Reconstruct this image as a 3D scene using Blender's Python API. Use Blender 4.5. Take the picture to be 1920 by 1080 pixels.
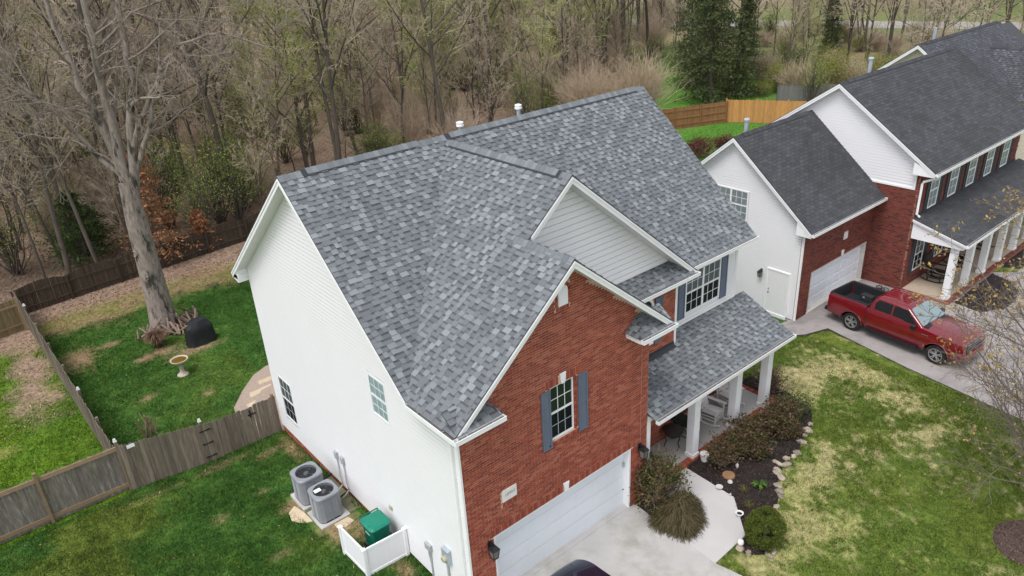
import bpy, bmesh, math, random
import numpy as np
from mathutils import Vector, Matrix
random.seed(7)
S = bpy.context.scene
for o in list(bpy.data.objects): bpy.data.objects.remove(o)
COL = S.collection
rad = math.radians

# ------------------------------------------------------------------ camera
CAM = np.array([-7.157, -11.217, 15.317]); FPX = 1407.391
_y, _p, _r = rad(38.489), rad(25.685), rad(-3.565)
F_ = np.array([math.sin(_y)*math.cos(_p), math.cos(_y)*math.cos(_p), -math.sin(_p)])
_rt = np.array([math.cos(_y), -math.sin(_y), 0]); _up = np.cross(_rt, F_)
R_ = math.cos(_r)*_rt + math.sin(_r)*_up; U_ = -math.sin(_r)*_rt + math.cos(_r)*_up
cd = bpy.data.cameras.new('camera'); cam = bpy.data.objects.new('camera', cd); COL.objects.link(cam)
cd.sensor_width = 36; cd.lens = FPX*36/1920; cd.clip_end = 3000; cd.clip_start = .1
m = Matrix.Identity(4)
for i in range(3):
    m[i][0], m[i][1], m[i][2], m[i][3] = R_[i], U_[i], -F_[i], CAM[i]
cam.matrix_world = m
S.camera = cam

# ------------------------------------------------------------------ sky, sun, exposure
W = bpy.data.worlds.new('World'); S.world = W; W.use_nodes = True
nt = W.node_tree; bg = nt.nodes['Background']
sky = nt.nodes.new('ShaderNodeTexSky'); sky.sky_type = 'NISHITA'; sky.sun_disc = False
SUN_EL, SUN_AZ = 62, -106          # azimuth measured from +y towards +x
sky.sun_elevation = rad(SUN_EL); sky.sun_rotation = rad(SUN_AZ)
sky.dust_density = 1.5; sky.air_density = 1.0; sky.ozone_density = 1.0
hs = nt.nodes.new('ShaderNodeHueSaturation'); hs.inputs['Saturation'].default_value = .24   # overcast: grey sky
nt.links.new(sky.outputs[0], hs.inputs['Color']); nt.links.new(hs.outputs[0], bg.inputs[0])
bg.inputs[1].default_value = .15
sd = bpy.data.lights.new('sun', 'SUN'); sd.energy = 1.2; sd.angle = rad(26); sd.color = (1, .97, .93)
sun = bpy.data.objects.new('sun', sd); COL.objects.link(sun)
_sd = Vector((math.sin(rad(SUN_AZ))*math.cos(rad(SUN_EL)), math.cos(rad(SUN_AZ))*math.cos(rad(SUN_EL)), math.sin(rad(SUN_EL))))
sun.rotation_euler = _sd.to_track_quat('Z', 'Y').to_euler(); sun.location = (0, 0, 40)
S.view_settings.view_transform = 'Standard'; S.view_settings.look = 'None'
S.view_settings.gamma = 1; S.view_settings.exposure = 0.8
S.render.engine = 'CYCLES'
S.cycles.max_bounces = 6; S.cycles.transparent_max_bounces = 8

# ------------------------------------------------------------------ materials
MATS = {}
def M(name, col=(.5, .5, .5), rough=.7, attr=None, var=.12, nscale=6., bump=0., bscale=40., metal=0., spec=.4, coat=0.,
      stretch=(1, 1, 1), col2=None, mix=None, objrand=0., obj=False, detail=4., trans=0.):
    """procedural principled material: colour (or a colour attribute) broken up by noise, optional second colour, bump"""
    if name in MATS: return MATS[name]
    mt = bpy.data.materials.new(name); mt.use_nodes = True; n = mt.node_tree.nodes; l = mt.node_tree.links
    b = n['Principled BSDF']; b.inputs['Roughness'].default_value = rough; b.inputs['Metallic'].default_value = metal
    b.inputs['Specular IOR Level'].default_value = spec; b.inputs['Coat Weight'].default_value = coat
    b.inputs['Coat Roughness'].default_value = .06
    if obj:
        tc = n.new('ShaderNodeTexCoord'); src = tc.outputs['Object']
    else:
        g = n.new('ShaderNodeNewGeometry'); src = g.outputs['Position']
    mp = n.new('ShaderNodeMapping'); mp.inputs['Scale'].default_value = stretch; l.new(src, mp.inputs[0])
    nz = n.new('ShaderNodeTexNoise'); nz.inputs['Scale'].default_value = nscale; nz.inputs['Detail'].default_value = detail
    nz.inputs['Roughness'].default_value = .65
    l.new(mp.outputs[0], nz.inputs['Vector'])
    if attr:
        a = n.new('ShaderNodeAttribute'); a.attribute_name = attr; c = a.outputs['Color']
    else:
        r = n.new('ShaderNodeRGB'); r.outputs[0].default_value = (*col, 1); c = r.outputs[0]
    if col2:
        n2 = n.new('ShaderNodeTexNoise'); n2.inputs['Scale'].default_value = mix[0]; n2.inputs['Detail'].default_value = 5
        n2.inputs['Roughness'].default_value = .7
        l.new(mp.outputs[0], n2.inputs['Vector'])
        cr = n.new('ShaderNodeMapRange'); cr.inputs[1].default_value = mix[1]; cr.inputs[2].default_value = mix[2]
        l.new(n2.outputs[0], cr.inputs[0])
        mx = n.new('ShaderNodeMix'); mx.data_type = 'RGBA'; l.new(cr.outputs[0], mx.inputs[0]); l.new(c, mx.inputs[6])
        mx.inputs[7].default_value = (*col2, 1); c = mx.outputs[2]
    mr = n.new('ShaderNodeMapRange'); mr.inputs[1].default_value = .25; mr.inputs[2].default_value = .75
    mr.inputs[3].default_value = 1-var; mr.inputs[4].default_value = 1+var; l.new(nz.outputs[0], mr.inputs[0])
    f = mr.outputs[0]
    if objrand:
        oi = n.new('ShaderNodeObjectInfo'); m2 = n.new('ShaderNodeMapRange'); m2.inputs[3].default_value = 1-objrand
        m2.inputs[4].default_value = 1+objrand; l.new(oi.outputs['Random'], m2.inputs[0])
        mm = n.new('ShaderNodeMath'); mm.operation = 'MULTIPLY'; l.new(f, mm.inputs[0]); l.new(m2.outputs[0], mm.inputs[1]); f = mm.outputs[0]
    vm = n.new('ShaderNodeVectorMath'); vm.operation = 'SCALE'; l.new(c, vm.inputs[0]); l.new(f, vm.inputs['Scale'])
    l.new(vm.outputs[0], b.inputs['Base Color'])
    if bump:
        nb = n.new('ShaderNodeTexNoise'); nb.inputs['Scale'].default_value = bscale; nb.inputs['Detail'].default_value = 4
        l.new(mp.outputs[0], nb.inputs['Vector'])
        bp = n.new('ShaderNodeBump'); bp.inputs['Strength'].default_value = bump; bp.inputs['Distance'].default_value = .02
        l.new(nb.outputs[0], bp.inputs['Height']); l.new(bp.outputs[0], b.inputs['Normal'])
    if trans:
        td = n.new('ShaderNodeBsdfTranslucent'); l.new(vm.outputs[0], td.inputs[0])
        ms = n.new('ShaderNodeMixShader'); ms.inputs[0].default_value = trans
        l.new(b.outputs[0], ms.inputs[1]); l.new(td.outputs[0], ms.inputs[2]); l.new(ms.outputs[0], n['Material Output'].inputs[0])
    MATS[name] = mt; return mt
def glass_mat(name, tint, refl=.08):
    mt = bpy.data.materials.new(name); mt.use_nodes = True; n = mt.node_tree.nodes; l = mt.node_tree.links
    for x in list(n):
        if x.type != 'OUTPUT_MATERIAL': n.remove(x)
    t = n.new('ShaderNodeBsdfTransparent'); t.inputs[0].default_value = (*tint, 1)
    g = n.new('ShaderNodeBsdfGlossy'); g.inputs['Roughness'].default_value = .02
    fr = n.new('ShaderNodeFresnel'); fr.inputs[0].default_value = 1.17
    ad = n.new('ShaderNodeMath'); ad.operation = 'ADD'; ad.inputs[1].default_value = refl; l.new(fr.outputs[0], ad.inputs[0])
    ms = n.new('ShaderNodeMixShader'); l.new(ad.outputs[0], ms.inputs[0]); l.new(t.outputs[0], ms.inputs[1]); l.new(g.outputs[0], ms.inputs[2])
    l.new(ms.outputs[0], [x for x in n if x.type == 'OUTPUT_MATERIAL'][0].inputs[0]); MATS[name] = mt; return mt

WHITE = M('white_vinyl', (.80, .79, .815), .45, var=.015, nscale=.6, detail=6)
WTRIM = M('white_trim', (.80, .80, .81), .4, var=.05, nscale=2.5)
SOFFIT = M('soffit_vinyl', (.76, .75, .74), .55, var=.04, nscale=3)
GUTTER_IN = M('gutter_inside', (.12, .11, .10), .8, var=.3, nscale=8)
BRICK = M('brick_face', attr='tint', rough=.85, var=.16, nscale=30, bump=.35, bscale=90)
MORTAR = M('mortar', (.56, .40, .31), .95, var=.2, nscale=12, bump=.4, bscale=120)
SHINGLE = M('asphalt_shingle', attr='tint', rough=.92, var=.14, nscale=55, bump=.5, bscale=220, spec=.25, col2=(.14, .148, .162), mix=(1.1, .55, 1.2))
DECK = M('roof_underlay', (.06, .062, .068), .9)
RIDGEV = M('ridge_vent_black', (.03, .033, .042), .7)
NSHING = M('weathered_shingle', attr='tint', rough=.95, var=.12, nscale=18, bump=.4, bscale=160, spec=.2, col2=(.045, .045, .048), mix=(.3, .45, .8))
NBRICK = M('dark_brick_face', attr='tint', rough=.88, var=.2, nscale=14, bump=.3, bscale=70)
NMORTAR = M('dark_mortar', (.27, .125, .09), .95, var=.2, nscale=10)
SHUTTER = M('shutter_slate_blue', (.115, .142, .195), .55, var=.10, nscale=5, stretch=(1, 1, .3))
NSHUT = M('shutter_dark', (.035, .042, .055), .55)
DOORW = M('garage_door_paint', (.74, .77, .82), .42, var=.03, nscale=2)
CONC = M('concrete', (.45, .437, .425), .9, var=.12, nscale=1.3, bump=.12, bscale=150, detail=10, col2=(.32, .305, .265), mix=(.6, .50, .72))
CONC2 = M('old_concrete', (.32, .292, .285), .92, var=.13, nscale=1.6, bump=.15, bscale=120, detail=9, col2=(.17, .155, .15), mix=(.5, .46, .72))
PORCHC = M('porch_concrete', (.40, .385, .37), .85, var=.06, nscale=2, bump=.08, bscale=120)
MULCH = M('dark_mulch', (.024, .017, .016), .95, var=.55, nscale=26, bump=1.0, bscale=60, detail=8, col2=(.07, .045, .035), mix=(30, .58, .8))
MULCH2 = M('brown_mulch', (.10, .066, .055), .95, var=.4, nscale=26, bump=1.0, bscale=60, detail=8)
STONE = M('field_stone', (.31, .26, .205), .9, var=.3, nscale=7, bump=.6, bscale=25, objrand=.25)
FLAG = M('flagstone', (.58, .47, .33), .9, var=.12, nscale=6, bump=.3, bscale=40, objrand=.12)
PAVER = M('gravel_paver', (.37, .29, .235), .95, var=.25, nscale=16, bump=.6, bscale=60)
WOODG = M('weathered_wood', (.155, .125, .096), .9, var=.45, nscale=5, stretch=(5, 5, .35), bump=.4, bscale=60, objrand=.28, col2=(.11, .105, .06), mix=(.9, .5, .8))
WOODW = M('bleached_board', (.155, .135, .115), .9, var=.4, nscale=5, stretch=(4, 4, .5), bump=.3, bscale=60, objrand=.12, col2=(.36, .35, .34), mix=(2.2, .53, .80))
WOODD = M('dark_damp_wood', (.055, .040, .027), .95, var=.35, nscale=5, stretch=(4, 4, .4), objrand=.25)
WOODR = M('fence_rail_wood', (.235, .165, .10), .88, var=.3, nscale=7, stretch=(1, 3, 6), objrand=.15)
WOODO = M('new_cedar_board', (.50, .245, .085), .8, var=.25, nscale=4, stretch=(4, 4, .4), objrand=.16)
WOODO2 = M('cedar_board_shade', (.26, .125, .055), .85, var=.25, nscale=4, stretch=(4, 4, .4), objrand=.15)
BLACK = M('black_metal', (.012, .013, .015), .4, var=.2)
BLACKC = M('black_cover_vinyl', (.016, .017, .02), .42, var=.2, nscale=8)
DKGREY = M('dark_plastic', (.03, .032, .036), .55)
GREYP = M('grey_paint', (.25, .26, .285), .45, metal=.1, var=.06, nscale=4)
GREYD = M('louvre_grey', (.10, .105, .115), .5)
GREYL = M('galvanised', (.42, .47, .52), .45, metal=.3, var=.1)
CONDUIT = M('pvc_grey', (.36, .37, .385), .5)
BINM = M('bin_green_plastic', (.0, .125, .075), .38, var=.10, nscale=5)
BINL = M('bin_lid_plastic', (.008, .19, .125), .36, var=.10, nscale=4)
BARK = M('oak_bark', (.235, .195, .168), .95, var=.55, nscale=9, stretch=(1, 1, .3), bump=1., bscale=22, obj=True, col2=(.045, .04, .032), mix=(2.6, .53, .62), detail=8)
BARKW = M('wood_bark', (.105, .086, .07), .95, var=.4, nscale=3, stretch=(1, 1, .3), bump=.6, bscale=12, objrand=.3, obj=True)
TWIG = M('twig_bark', (.43, .355, .262), .95, var=.28, nscale=1.2, objrand=.25, obj=True)
TWIGB = M('tan_twig', (.27, .19, .135), .95, var=.25, nscale=3, objrand=.1, obj=True)
LEAF = M('leaf', attr='tint', rough=.6, var=.25, nscale=4, trans=.38, spec=.3)
GRASSM = M('grass_blade', attr='tint', rough=.7, var=.45, nscale=4., trans=.25, spec=.15)
GROUND = M('lawn_soil', attr='tint', rough=1., var=.62, nscale=5, detail=9, bump=.7, bscale=30, spec=.1)
GLASS = glass_mat('window_glass', (.80, .84, .84), .0)
ROOM = M('dark_room', (.012, .015, .017), .9)  # sheet behind the panes: an unlit room's dark put into the colour
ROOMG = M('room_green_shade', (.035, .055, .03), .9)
BLIND = M('pale_blind', (.56, .67, .71), .7, var=.06)
BLINDG = M('grey_blind', (.17, .19, .20), .7, var=.15, nscale=4)

# ------------------------------------------------------------------ mesh helpers
class MB:
    def __init__(s, T=None): s.v = []; s.f = []; s.c = []; s.T = T; s.col = (1, 1, 1)
    def P(s, *p):
        s.v.append(tuple(s.T(*p)) if s.T else p); return len(s.v)-1
    def face(s, *idx): s.f.append(tuple(idx)); s.c.append(s.col)
    def box(s, x0, y0, z0, x1, y1, z1):
        i = [s.P(x, y, z) for x in (x0, x1) for y in (y0, y1) for z in (z0, z1)]
        for q in ((0, 1, 3, 2), (4, 6, 7, 5), (0, 4, 5, 1), (2, 3, 7, 6), (0, 2, 6, 4), (1, 5, 7, 3)): s.face(*[i[k] for k in q])
        return s
    def prism(s, a, b):
        """two matching loops of 3-D points -> closed prism"""
        n = len(a); ia = [s.P(*p) for p in a]; ib = [s.P(*p) for p in b]
        s.face(*ia[::-1]); s.face(*ib)
        for k in range(n): s.face(ia[k], ia[(k+1) % n], ib[(k+1) % n], ib[k])
        return s
    def slab(s, poly, z0, z1):
        return s.prism([(x, y, z0) for x, y in poly], [(x, y, z1) for x, y in poly])
    def beam(s, a, b, w, h, up=(0, 0, 1)):
        a = Vector(a); b = Vector(b); d = (b-a).normalized(); u = Vector(up)
        sd = d.cross(u).normalized(); u = sd.cross(d)
        L = lambda p: [tuple(p+sd*i*w/2+u*j*h/2) for i, j in ((-1, -1), (1, -1), (1, 1), (-1, 1))]
        return s.prism(L(a), L(b))
    def tube(s, pts, rs, n=8, cap=True):
        rings = []
        for k, p in enumerate(pts):
            p = Vector(p); q = Vector(pts[min(k+1, len(pts)-1)])-Vector(pts[max(k-1, 0)]); q.normalize()
            a = q.cross(Vector((0, 0, 1)) if abs(q.z) < .9 else Vector((1, 0, 0))).normalized(); b = q.cross(a)
            r = rs[k] if hasattr(rs, '__len__') else rs
            rings.append([s.P(*(p+(a*math.cos(t)+b*math.sin(t))*r)) for t in [2*math.pi*j/n for j in range(n)]])
        for A, B in zip(rings, rings[1:]):
            for j in range(n): s.face(A[j], A[(j+1) % n], B[(j+1) % n], B[j])
        if cap: s.face(*rings[0][::-1]); s.face(*rings[-1])
        return s
    def lathe(s, prof, c=(0, 0, 0), n=20, cap=True):
        R = [[s.P(c[0]+r*math.cos(2*math.pi*j/n), c[1]+r*math.sin(2*math.pi*j/n), c[2]+z) for j in range(n)] for r, z in prof]
        for A, B in zip(R, R[1:]):
            for j in range(n): s.face(A[j], A[(j+1) % n], B[(j+1) % n], B[j])
        if cap: s.face(*R[0][::-1]); s.face(*R[-1])
        return s
    def mesh(s, name, attr=False):
        me = bpy.data.meshes.new(name); me.from_pydata(s.v, [], s.f)
        if attr:
            a = me.attributes.new('tint', 'FLOAT_COLOR', 'FACE')
            a.data.foreach_set('color', np.array([(*c, 1) for c in s.c], np.float32).ravel())
        bm = bmesh.new(); bm.from_mesh(me); bmesh.ops.recalc_face_normals(bm, faces=bm.faces); bm.to_mesh(me); bm.free()
        return me
    def build(s, name, mat, parent=None, attr=False, smooth=False, label=None, kind=None, bevel=0, seg=2, fast=False):
        me = s.mesh(name, attr)
        if bevel:
            bm = bmesh.new(); bm.from_mesh(me)
            bmesh.ops.remove_doubles(bm, verts=bm.verts, dist=1e-5)
            ed = [e for e in bm.edges if len(e.link_faces) == 2 and e.calc_face_angle(0) > rad(28)]
            bmesh.ops.bevel(bm, geom=ed, offset=bevel, segments=seg, affect='EDGES', profile=.5, clamp_overlap=True)
            bm.to_mesh(me); bm.free()
        me.materials.append(mat)
        if smooth: smooth_me(me)
        return add(name, me, parent, label, kind)
def smooth_me(me, ang=35):
    me.polygons.foreach_set('use_smooth', [True]*len(me.polygons))
    bm = bmesh.new(); bm.from_mesh(me)
    for e in bm.edges:
        if len(e.link_faces) == 2 and e.calc_face_angle(0) > rad(ang): e.smooth = False
    bm.to_mesh(me); bm.free()
def tag(o, label, cat, group=None):
    o['label'] = label; o['category'] = cat
    if group: o['group'] = group
    return o
LOCALS = set()
def thing(name, label, cat, loc=(0, 0, 0), group=None, local=False, rz=0):
    """Empty at the base of a thing; local=True: its parts are modelled round the origin and move with it"""
    o = bpy.data.objects.new(name, None); COL.objects.link(o); o.location = loc; o.empty_display_size = .2
    o.rotation_euler = (0, 0, rz)
    if local: LOCALS.add(o.name)
    return tag(o, label, cat, group)
def add(name, me, parent=None, label=None, kind=None):
    o = bpy.data.objects.new(name, me); COL.objects.link(o)
    if parent:
        o.parent = parent
        if parent.type == 'EMPTY' and parent.name not in LOCALS: o.matrix_parent_inverse = Matrix.Translation(-Vector(parent.location))
    if label: o['label'] = label
    if kind: o['kind'] = kind
    return o
def dup(root, loc, rz=0., label=None, scale=None, name=None):
    r = root.copy(); COL.objects.link(r); r.location = loc; r.rotation_euler = (0, 0, rz)
    LOCALS.add(r.name)
    if scale: r.scale = scale if hasattr(scale, '__len__') else (scale,)*3
    if label: r['label'] = label
    for ch in root.children:
        c = ch.copy(); COL.objects.link(c); c.parent = r
        for g in ch.children:
            d = g.copy(); COL.objects.link(d); d.parent = c
    return r
def np_mesh(name, V, Fc, mat, tint=None, smooth=False, nper=None):
    """fast mesh from numpy arrays; Fc (k, n) all faces n-gons"""
    me = bpy.data.meshes.new(name); n = Fc.shape[1]
    me.vertices.add(len(V)); me.vertices.foreach_set('co', np.ascontiguousarray(V, np.float32).ravel())
    me.loops.add(Fc.size); me.loops.foreach_set('vertex_index', np.ascontiguousarray(Fc, np.int32).ravel())
    me.polygons.add(len(Fc)); me.polygons.foreach_set('loop_start', np.arange(0, Fc.size, n, dtype=np.int32))
    me.update(calc_edges=True)
    if tint is not None:
        a = me.attributes.new('tint', 'FLOAT_COLOR', 'POINT' if len(tint) == len(V) else 'FACE')
        a.data.foreach_set('color', np.c_[tint, np.ones(len(tint))].astype(np.float32).ravel())
    if smooth: me.polygons.foreach_set('use_smooth', np.ones(len(Fc), bool))
    me.materials.append(mat); return me
def pip(px, py, poly):
    """points in polygon, numpy"""
    r = np.zeros(px.shape, bool); n = len(poly)
    for i in range(n):
        x0, y0 = poly[i]; x1, y1 = poly[(i+1) % n]
        if y0 == y1: continue
        c = ((y0 > py) != (y1 > py)) & (px < (x1-x0)*(py-y0)/(y1-y0)+x0); r ^= c
    return r
def vnoise(x, y, sc, seed):
    x = np.asarray(x)*sc+seed*17.3; y = np.asarray(y)*sc+seed*9.1
    xi = np.floor(x).astype(np.int64); yi = np.floor(y).astype(np.int64); fx = x-xi; fy = y-yi
    h = lambda a, b: (((a*374761393+b*668265263+seed*1442695041) ^ ((a*374761393+b*668265263) >> 13))*1274126177 & 0xffffff)/float(0xffffff)
    fx = fx*fx*(3-2*fx); fy = fy*fy*(3-2*fy)
    return (h(xi, yi)*(1-fx)+h(xi+1, yi)*fx)*(1-fy)+(h(xi, yi+1)*(1-fx)+h(xi+1, yi+1)*fx)*fy
def fbm(x, y, sc, seed, o=4):
    r = 0; a = .5
    for k in range(o): r = r+a*vnoise(x, y, sc*2**k, seed+k); a *= .5
    return r/(1-.5**o)
def gz(x, y): return -0.03*np.clip(y, 0, 13)
def gzf(x, y): return float(gz(x, y))
# ================================================================== ground, paving, beds
DRIVE = [(-.25, .03), (5.80, .03), (5.80, -.05), (5.64, -2.95), (5.9, -4.2), (6.3, -22), (-.6, -22)]
WALK = [(6.95, .02), (8.14, .02), (8.08, -1.79), (7.04, -2.89), (5.63, -2.94), (5.70, -1.78), (6.5, -1.1)]
SBED = [(5.81, .02), (6.94, .02), (6.49, -1.1), (5.71, -1.77)]
BED = [(8.15, .02), (8.09, -1.79), (7.05, -2.89), (6.45, -3.0), (6.5, -3.35), (6.95, -3.72), (7.7, -3.45), (8.4, -2.95), (9.1, -2.62),
       (9.7, -2.2), (10.3, -2.0), (11.1, -1.95), (12.0, -1.7), (12.8, -1.5), (13.6, -1.0), (13.9, 0), (13.9, 1.6), (13.16, 1.6), (13.16, .02)]
NDRIVE = [(17.0, 3.2), (17.3, 2.35), (18.0, 1.83), (19.05, 1.47), (18.31, -2.01), (17.73, -6.03), (17.0, -14), (16.5, -24), (27.5, -24), (26.2, -9), (25.9, -4.2),
          (26.6, -3.35), (29.3, -3.0), (31.5, -3.0), (31.5, -1.9), (29.4, -1.75), (28.7, -1.0), (24.4, -.98), (24.3, 2.9), (18.7, 2.9)]
NBED = [(24.5, -1.0), (24.35, -2.2), (25.2, -2.75), (26.4, -2.8), (27.5, -2.55), (28.3, -1.9), (28.6, -1.0)]
NBED2 = [(29.6, -1.0), (29.9, -1.7), (36, -1.9), (36, -1.0)]
RING = [(12.1+.95*math.cos(t), -8.05+.8*math.sin(t)) for t in np.linspace(0, 2*math.pi, 24, endpoint=False)]
PATH = [(-.95, 11.5), (-.9, 13.4), (-.75, 14.05), (-.1, 14.9), (.7, 15.75), (1.4, 16.1), (3.5, 16.1), (3.5, 11.3), (.05, 11.3)]
HOUSE = [(0, 0), (6.3, 0), (6.3, -.02), (13.1, -.02), (13.1, 1.7), (12.6, 1.7), (12.6, 11.25), (0, 11.25)]
NHOUSE = [(18.7, 2.7), (24.2, 2.7), (24.2, -.9), (35, -.9), (35, 11), (18.7, 11)]
PADS = [(-1.6, 5.35), (-.2, 5.35), (-.2, 7.75), (-1.6, 7.75)]

def lawn_col(x, y):
    """real colour of the ground cover at a spot: grass, straw, bare soil, leaf litter, field.  returns rgb and grass density"""
    n1 = fbm(x, y, .35, 3); n2 = fbm(x, y, 1.3, 11); n3 = fbm(x, y, 4., 23); n4 = fbm(x, y, .12, 31)
    G = np.stack([.033+.028*n2+.016*n3, .084+.052*n2+.03*n3, .018+.012*n2], -1)          # rich green
    Y = np.stack([.13+.05*n3, .165+.05*n3, .03+.01*n3], -1)                     # yellow-green
    ST = np.stack([.37+.10*n3, .30+.08*n3, .18+.055*n3], -1)                    # dormant straw
    SO = np.stack([.25+.08*n3, .165+.06*n3, .10+.04*n3], -1)                    # bare soil
    LL = np.stack([.23+.12*n3, .165+.08*n3, .12+.06*n3], -1)                   # leaf litter
    mix = lambda A, B, t: A+(B-A)*np.clip(t, 0, 1)[..., None]
    sm = lambda a, b, v: np.clip((v-a)/(b-a), 0, 1)**2*(3-2*np.clip((v-a)/(b-a), 0, 1))
    c = G.copy(); d = np.ones_like(x)
    # left lawn round the house: dark green with a few thin spots
    left = (x < 1)
    t = sm(.52, .74, n1)*.28*left+sm(.5, .7, fbm(x, y, 2.6, 47))*.18*left; c = mix(c, Y*.8, t)
    blob = lambda cx, cy, rx, ry, e=.5: np.clip(1.25-np.sqrt(((x-cx)/rx)**2+((y-cy)/ry)**2)-(n2-.5)*1.6*e-(n3-.5)*1.1, 0, 1)
    for a in ((-4.2, 22.6, .8, 1.2), (-2.9, 23, .55, .3), (-.2, 19.7, 1.2, .5), (-1.2, 20.6, .7, .5), (-.9, 5.4, .7, .7), (-1.4, 7.2, .5, .5), (-.35, 4.7, .4, .5),
              (-2.2, 10.9, 1.4, .22), (-1.0, 10.4, .5, .3), (-.25, 10, .3, .8), (-3.4, 8.3, .3, .35), (-1.9, 8.6, .25, .2), (-2.6, 5.5, .35, .2), (-.45, 2.6, .3, .5), (-4.9, 10.9, 1.2, .18),
              (-3, 17.2, .5, .25), (-1.1, 15.8, .3, .25), (-2.2, 20.5, .4, .3), (-7.9, 17.3, .5, .5), (-5.9, 20.6, .6, .6)):
        b = blob(*a)*(.5 if a[0] < -1.8 and a[1] < 12 else 1.); c = mix(c, SO, b*.85); d = d*(1-b*.8)
    # dry side strip by the front-left (moss, yellowish)
    t = sm(.46, .62, fbm(x, y, .5, 41))*sm(-3.2, -5.5, x)*(y < 11.5); c = mix(c, Y*.85, t*.75)
    # left neighbour's yard: bright mossy green
    ny = (x < -5.1) & (y > 11.7)
    t = np.where(ny, .45+.9*(n1-.4), 0); c = mix(c, np.stack([.11+.07*n2, .20+.06*n2, .012+0*n2], -1), t)
    # back strip: tan soil, then leaf litter along the fence and through the woods
    ed = 25.9+1.2*(n1-.5)*2-.06*x*(x > 0)
    t = sm(-.8, .8, y-ed+(n2-.5)*2.5)*(x < 20); c = mix(c, mix(SO, Y, (n2-.35)*1.6)*.95, t); d = d*(1-.8*t)
    t = sm(-.7, .6, y-28.3+(n2-.5)*1.6)*(x < 40); c = mix(c, LL, t); d = d*(1-.97*t)
    t = np.where(x < -5.2, sm(.7, -.7, np.abs(x+6.1-(y-22)*.1)-.55+(n2-.5)*2)*sm(17.5, 20.5, y), 0); c = mix(c, LL, t); d = d*(1-.9*t)
    t = np.where(x < -5.2, sm(25.3, 26.4, y), 0); c = mix(c, LL, t); d = d*(1-.9*t)
    # right lawn: green with straw patches
    right = (x > 5)&(y < 3.2)
    gs = lambda cx, cy, rx, ry: np.exp(-((x-cx)/rx)**2-((y-cy)/ry)**2)
    dry = .60*gs(13.9, .7, 1.1, .9)+.50*gs(15.6, .2, 1.2, .7)+.52*gs(17.0, -.8, 1.0, .9)+.34*gs(16.3, -2.6, .8, .9)+.52*gs(14.9, -4.35, .9, .5)+.3*gs(13.6, -.6, .9, .6)
    dry = dry+.42*gs(10.4, -2.8, 1.7, .5)+.30*gs(8.7, -3.7, 1.0, .6)+.45*gs(6.6, -3.7, .7, .6)+.25*gs(8.6, -4.4, .8, .7)+.22*gs(11.6, -2.6, 1.2, .5)
    lush = .75*gs(15.5, 2.4, 3.2, .75)+.5*np.exp(-((x-(18.55+.16*y)+.35)/.55)**2)*(y < 2)+.36*gs(10.8, -6.6, 1.8, 1.5)+.3*gs(7.6, -5.4, 1.2, .9)+.25*gs(12.4, -1.9, 1.4, .8)+.2*gs(12.8, -6.0, 1.5, 1.2)
    n5 = fbm(x*.8+y*.35, y*.8-x*.35, 3.1, 61); n6 = fbm(x, y, 9., 71)
    v = .33+dry-lush*.8+(n2-.5)*.55+(n5-.5)*.75+(n6-.5)*1.1+(n1-.5)*.25
    t = np.where(right, sm(.28, .72, v), 0); c = mix(c, Y*.95, np.where(right, .52, 0)); c = mix(c, mix(ST*1.08, Y*1.45, .25+(n1-.45)*1.2), t*.9); d = d*(1-.5*t)
    t = np.where(right, .18+sm(.3, .75, fbm(x, y, .8, 77))*.55, 0)*(1-t); c = mix(c, Y*.8, t)
    # neighbour's back yard and the far field
    nyd = (x > 27)&(y > 10)
    c = np.where(nyd[..., None], c*np.array([1.5, 1.6, 1.2]), c)
    t = np.where(nyd, np.exp(-((x-41.5-(y-22)*-.3)/2.6)**2-((y-20.5)/1.4)**2), 0)+np.where(nyd, sm(.5, .7, n1), 0)*.2; c = mix(c, ST*.8, t*.8)
    far = sm(52, 60, x-.2*y+.0)*(y > 3)
    fieldc = mix(np.stack([.10+.05*n2, .14+.05*n2, .045+.015*n2], -1), ST*.65, sm(.38, .62, fbm(x, y, .06, 51)))
    c = mix(c, fieldc, far)
    wood = sm(-1.5, 1.5, y-np.maximum(30.6, 30.6+(x-40)*.9))*(1-far*.5); c = mix(c, LL*.95, wood); d = d*(1-.97*wood)
    return c, d
ax = lambda lo, hi, st, far: np.concatenate([lo-np.geomspace(far, 1.2, 22), np.arange(lo, hi+.01, st), hi+np.geomspace(1.2, far, 22)])
gx = ax(-13., 33., .15, 900); gy = ax(-13., 33., .15, 900)
X, Y = np.meshgrid(gx, gy, indexing='ij'); nx, ny = X.shape
Zg = gz(X, Y)+.03*(fbm(X, Y, .5, 5)-.5)*((X < -.6)|(X > 14)|(Y < -3.8)|(Y > 12.5))
hard = np.zeros(X.shape, bool)
for pl in (DRIVE, WALK, NDRIVE, HOUSE, NHOUSE): hard |= pip(X, Y, pl)
Zg = np.where(hard, Zg-.05, Zg)
Zg = np.minimum(Zg, gz(X, Y)+.01)
cc, _ = lawn_col(X.ravel(), Y.ravel())
I = np.arange(nx*ny).reshape(nx, ny)
Fq = np.stack([I[:-1, :-1], I[1:, :-1], I[1:, 1:], I[:-1, 1:]], -1).reshape(-1, 4)
g = add('ground', np_mesh('ground', np.stack([X, Y, Zg], -1).reshape(-1, 3), Fq, GROUND, cc, smooth=True)); g['kind'] = 'structure'

def sheet(name, poly, mat, top=.03, bot=-.12, sl=False, parent=None, kind='structure'):
    b = MB(); zz = (lambda x, y: gzf(x, y)) if sl else (lambda x, y: 0)
    b.prism([(x, y, zz(x, y)+bot) for x, y in poly], [(x, y, zz(x, y)+top) for x, y in poly])
    return b.build(name, mat, parent, kind=kind)
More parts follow.
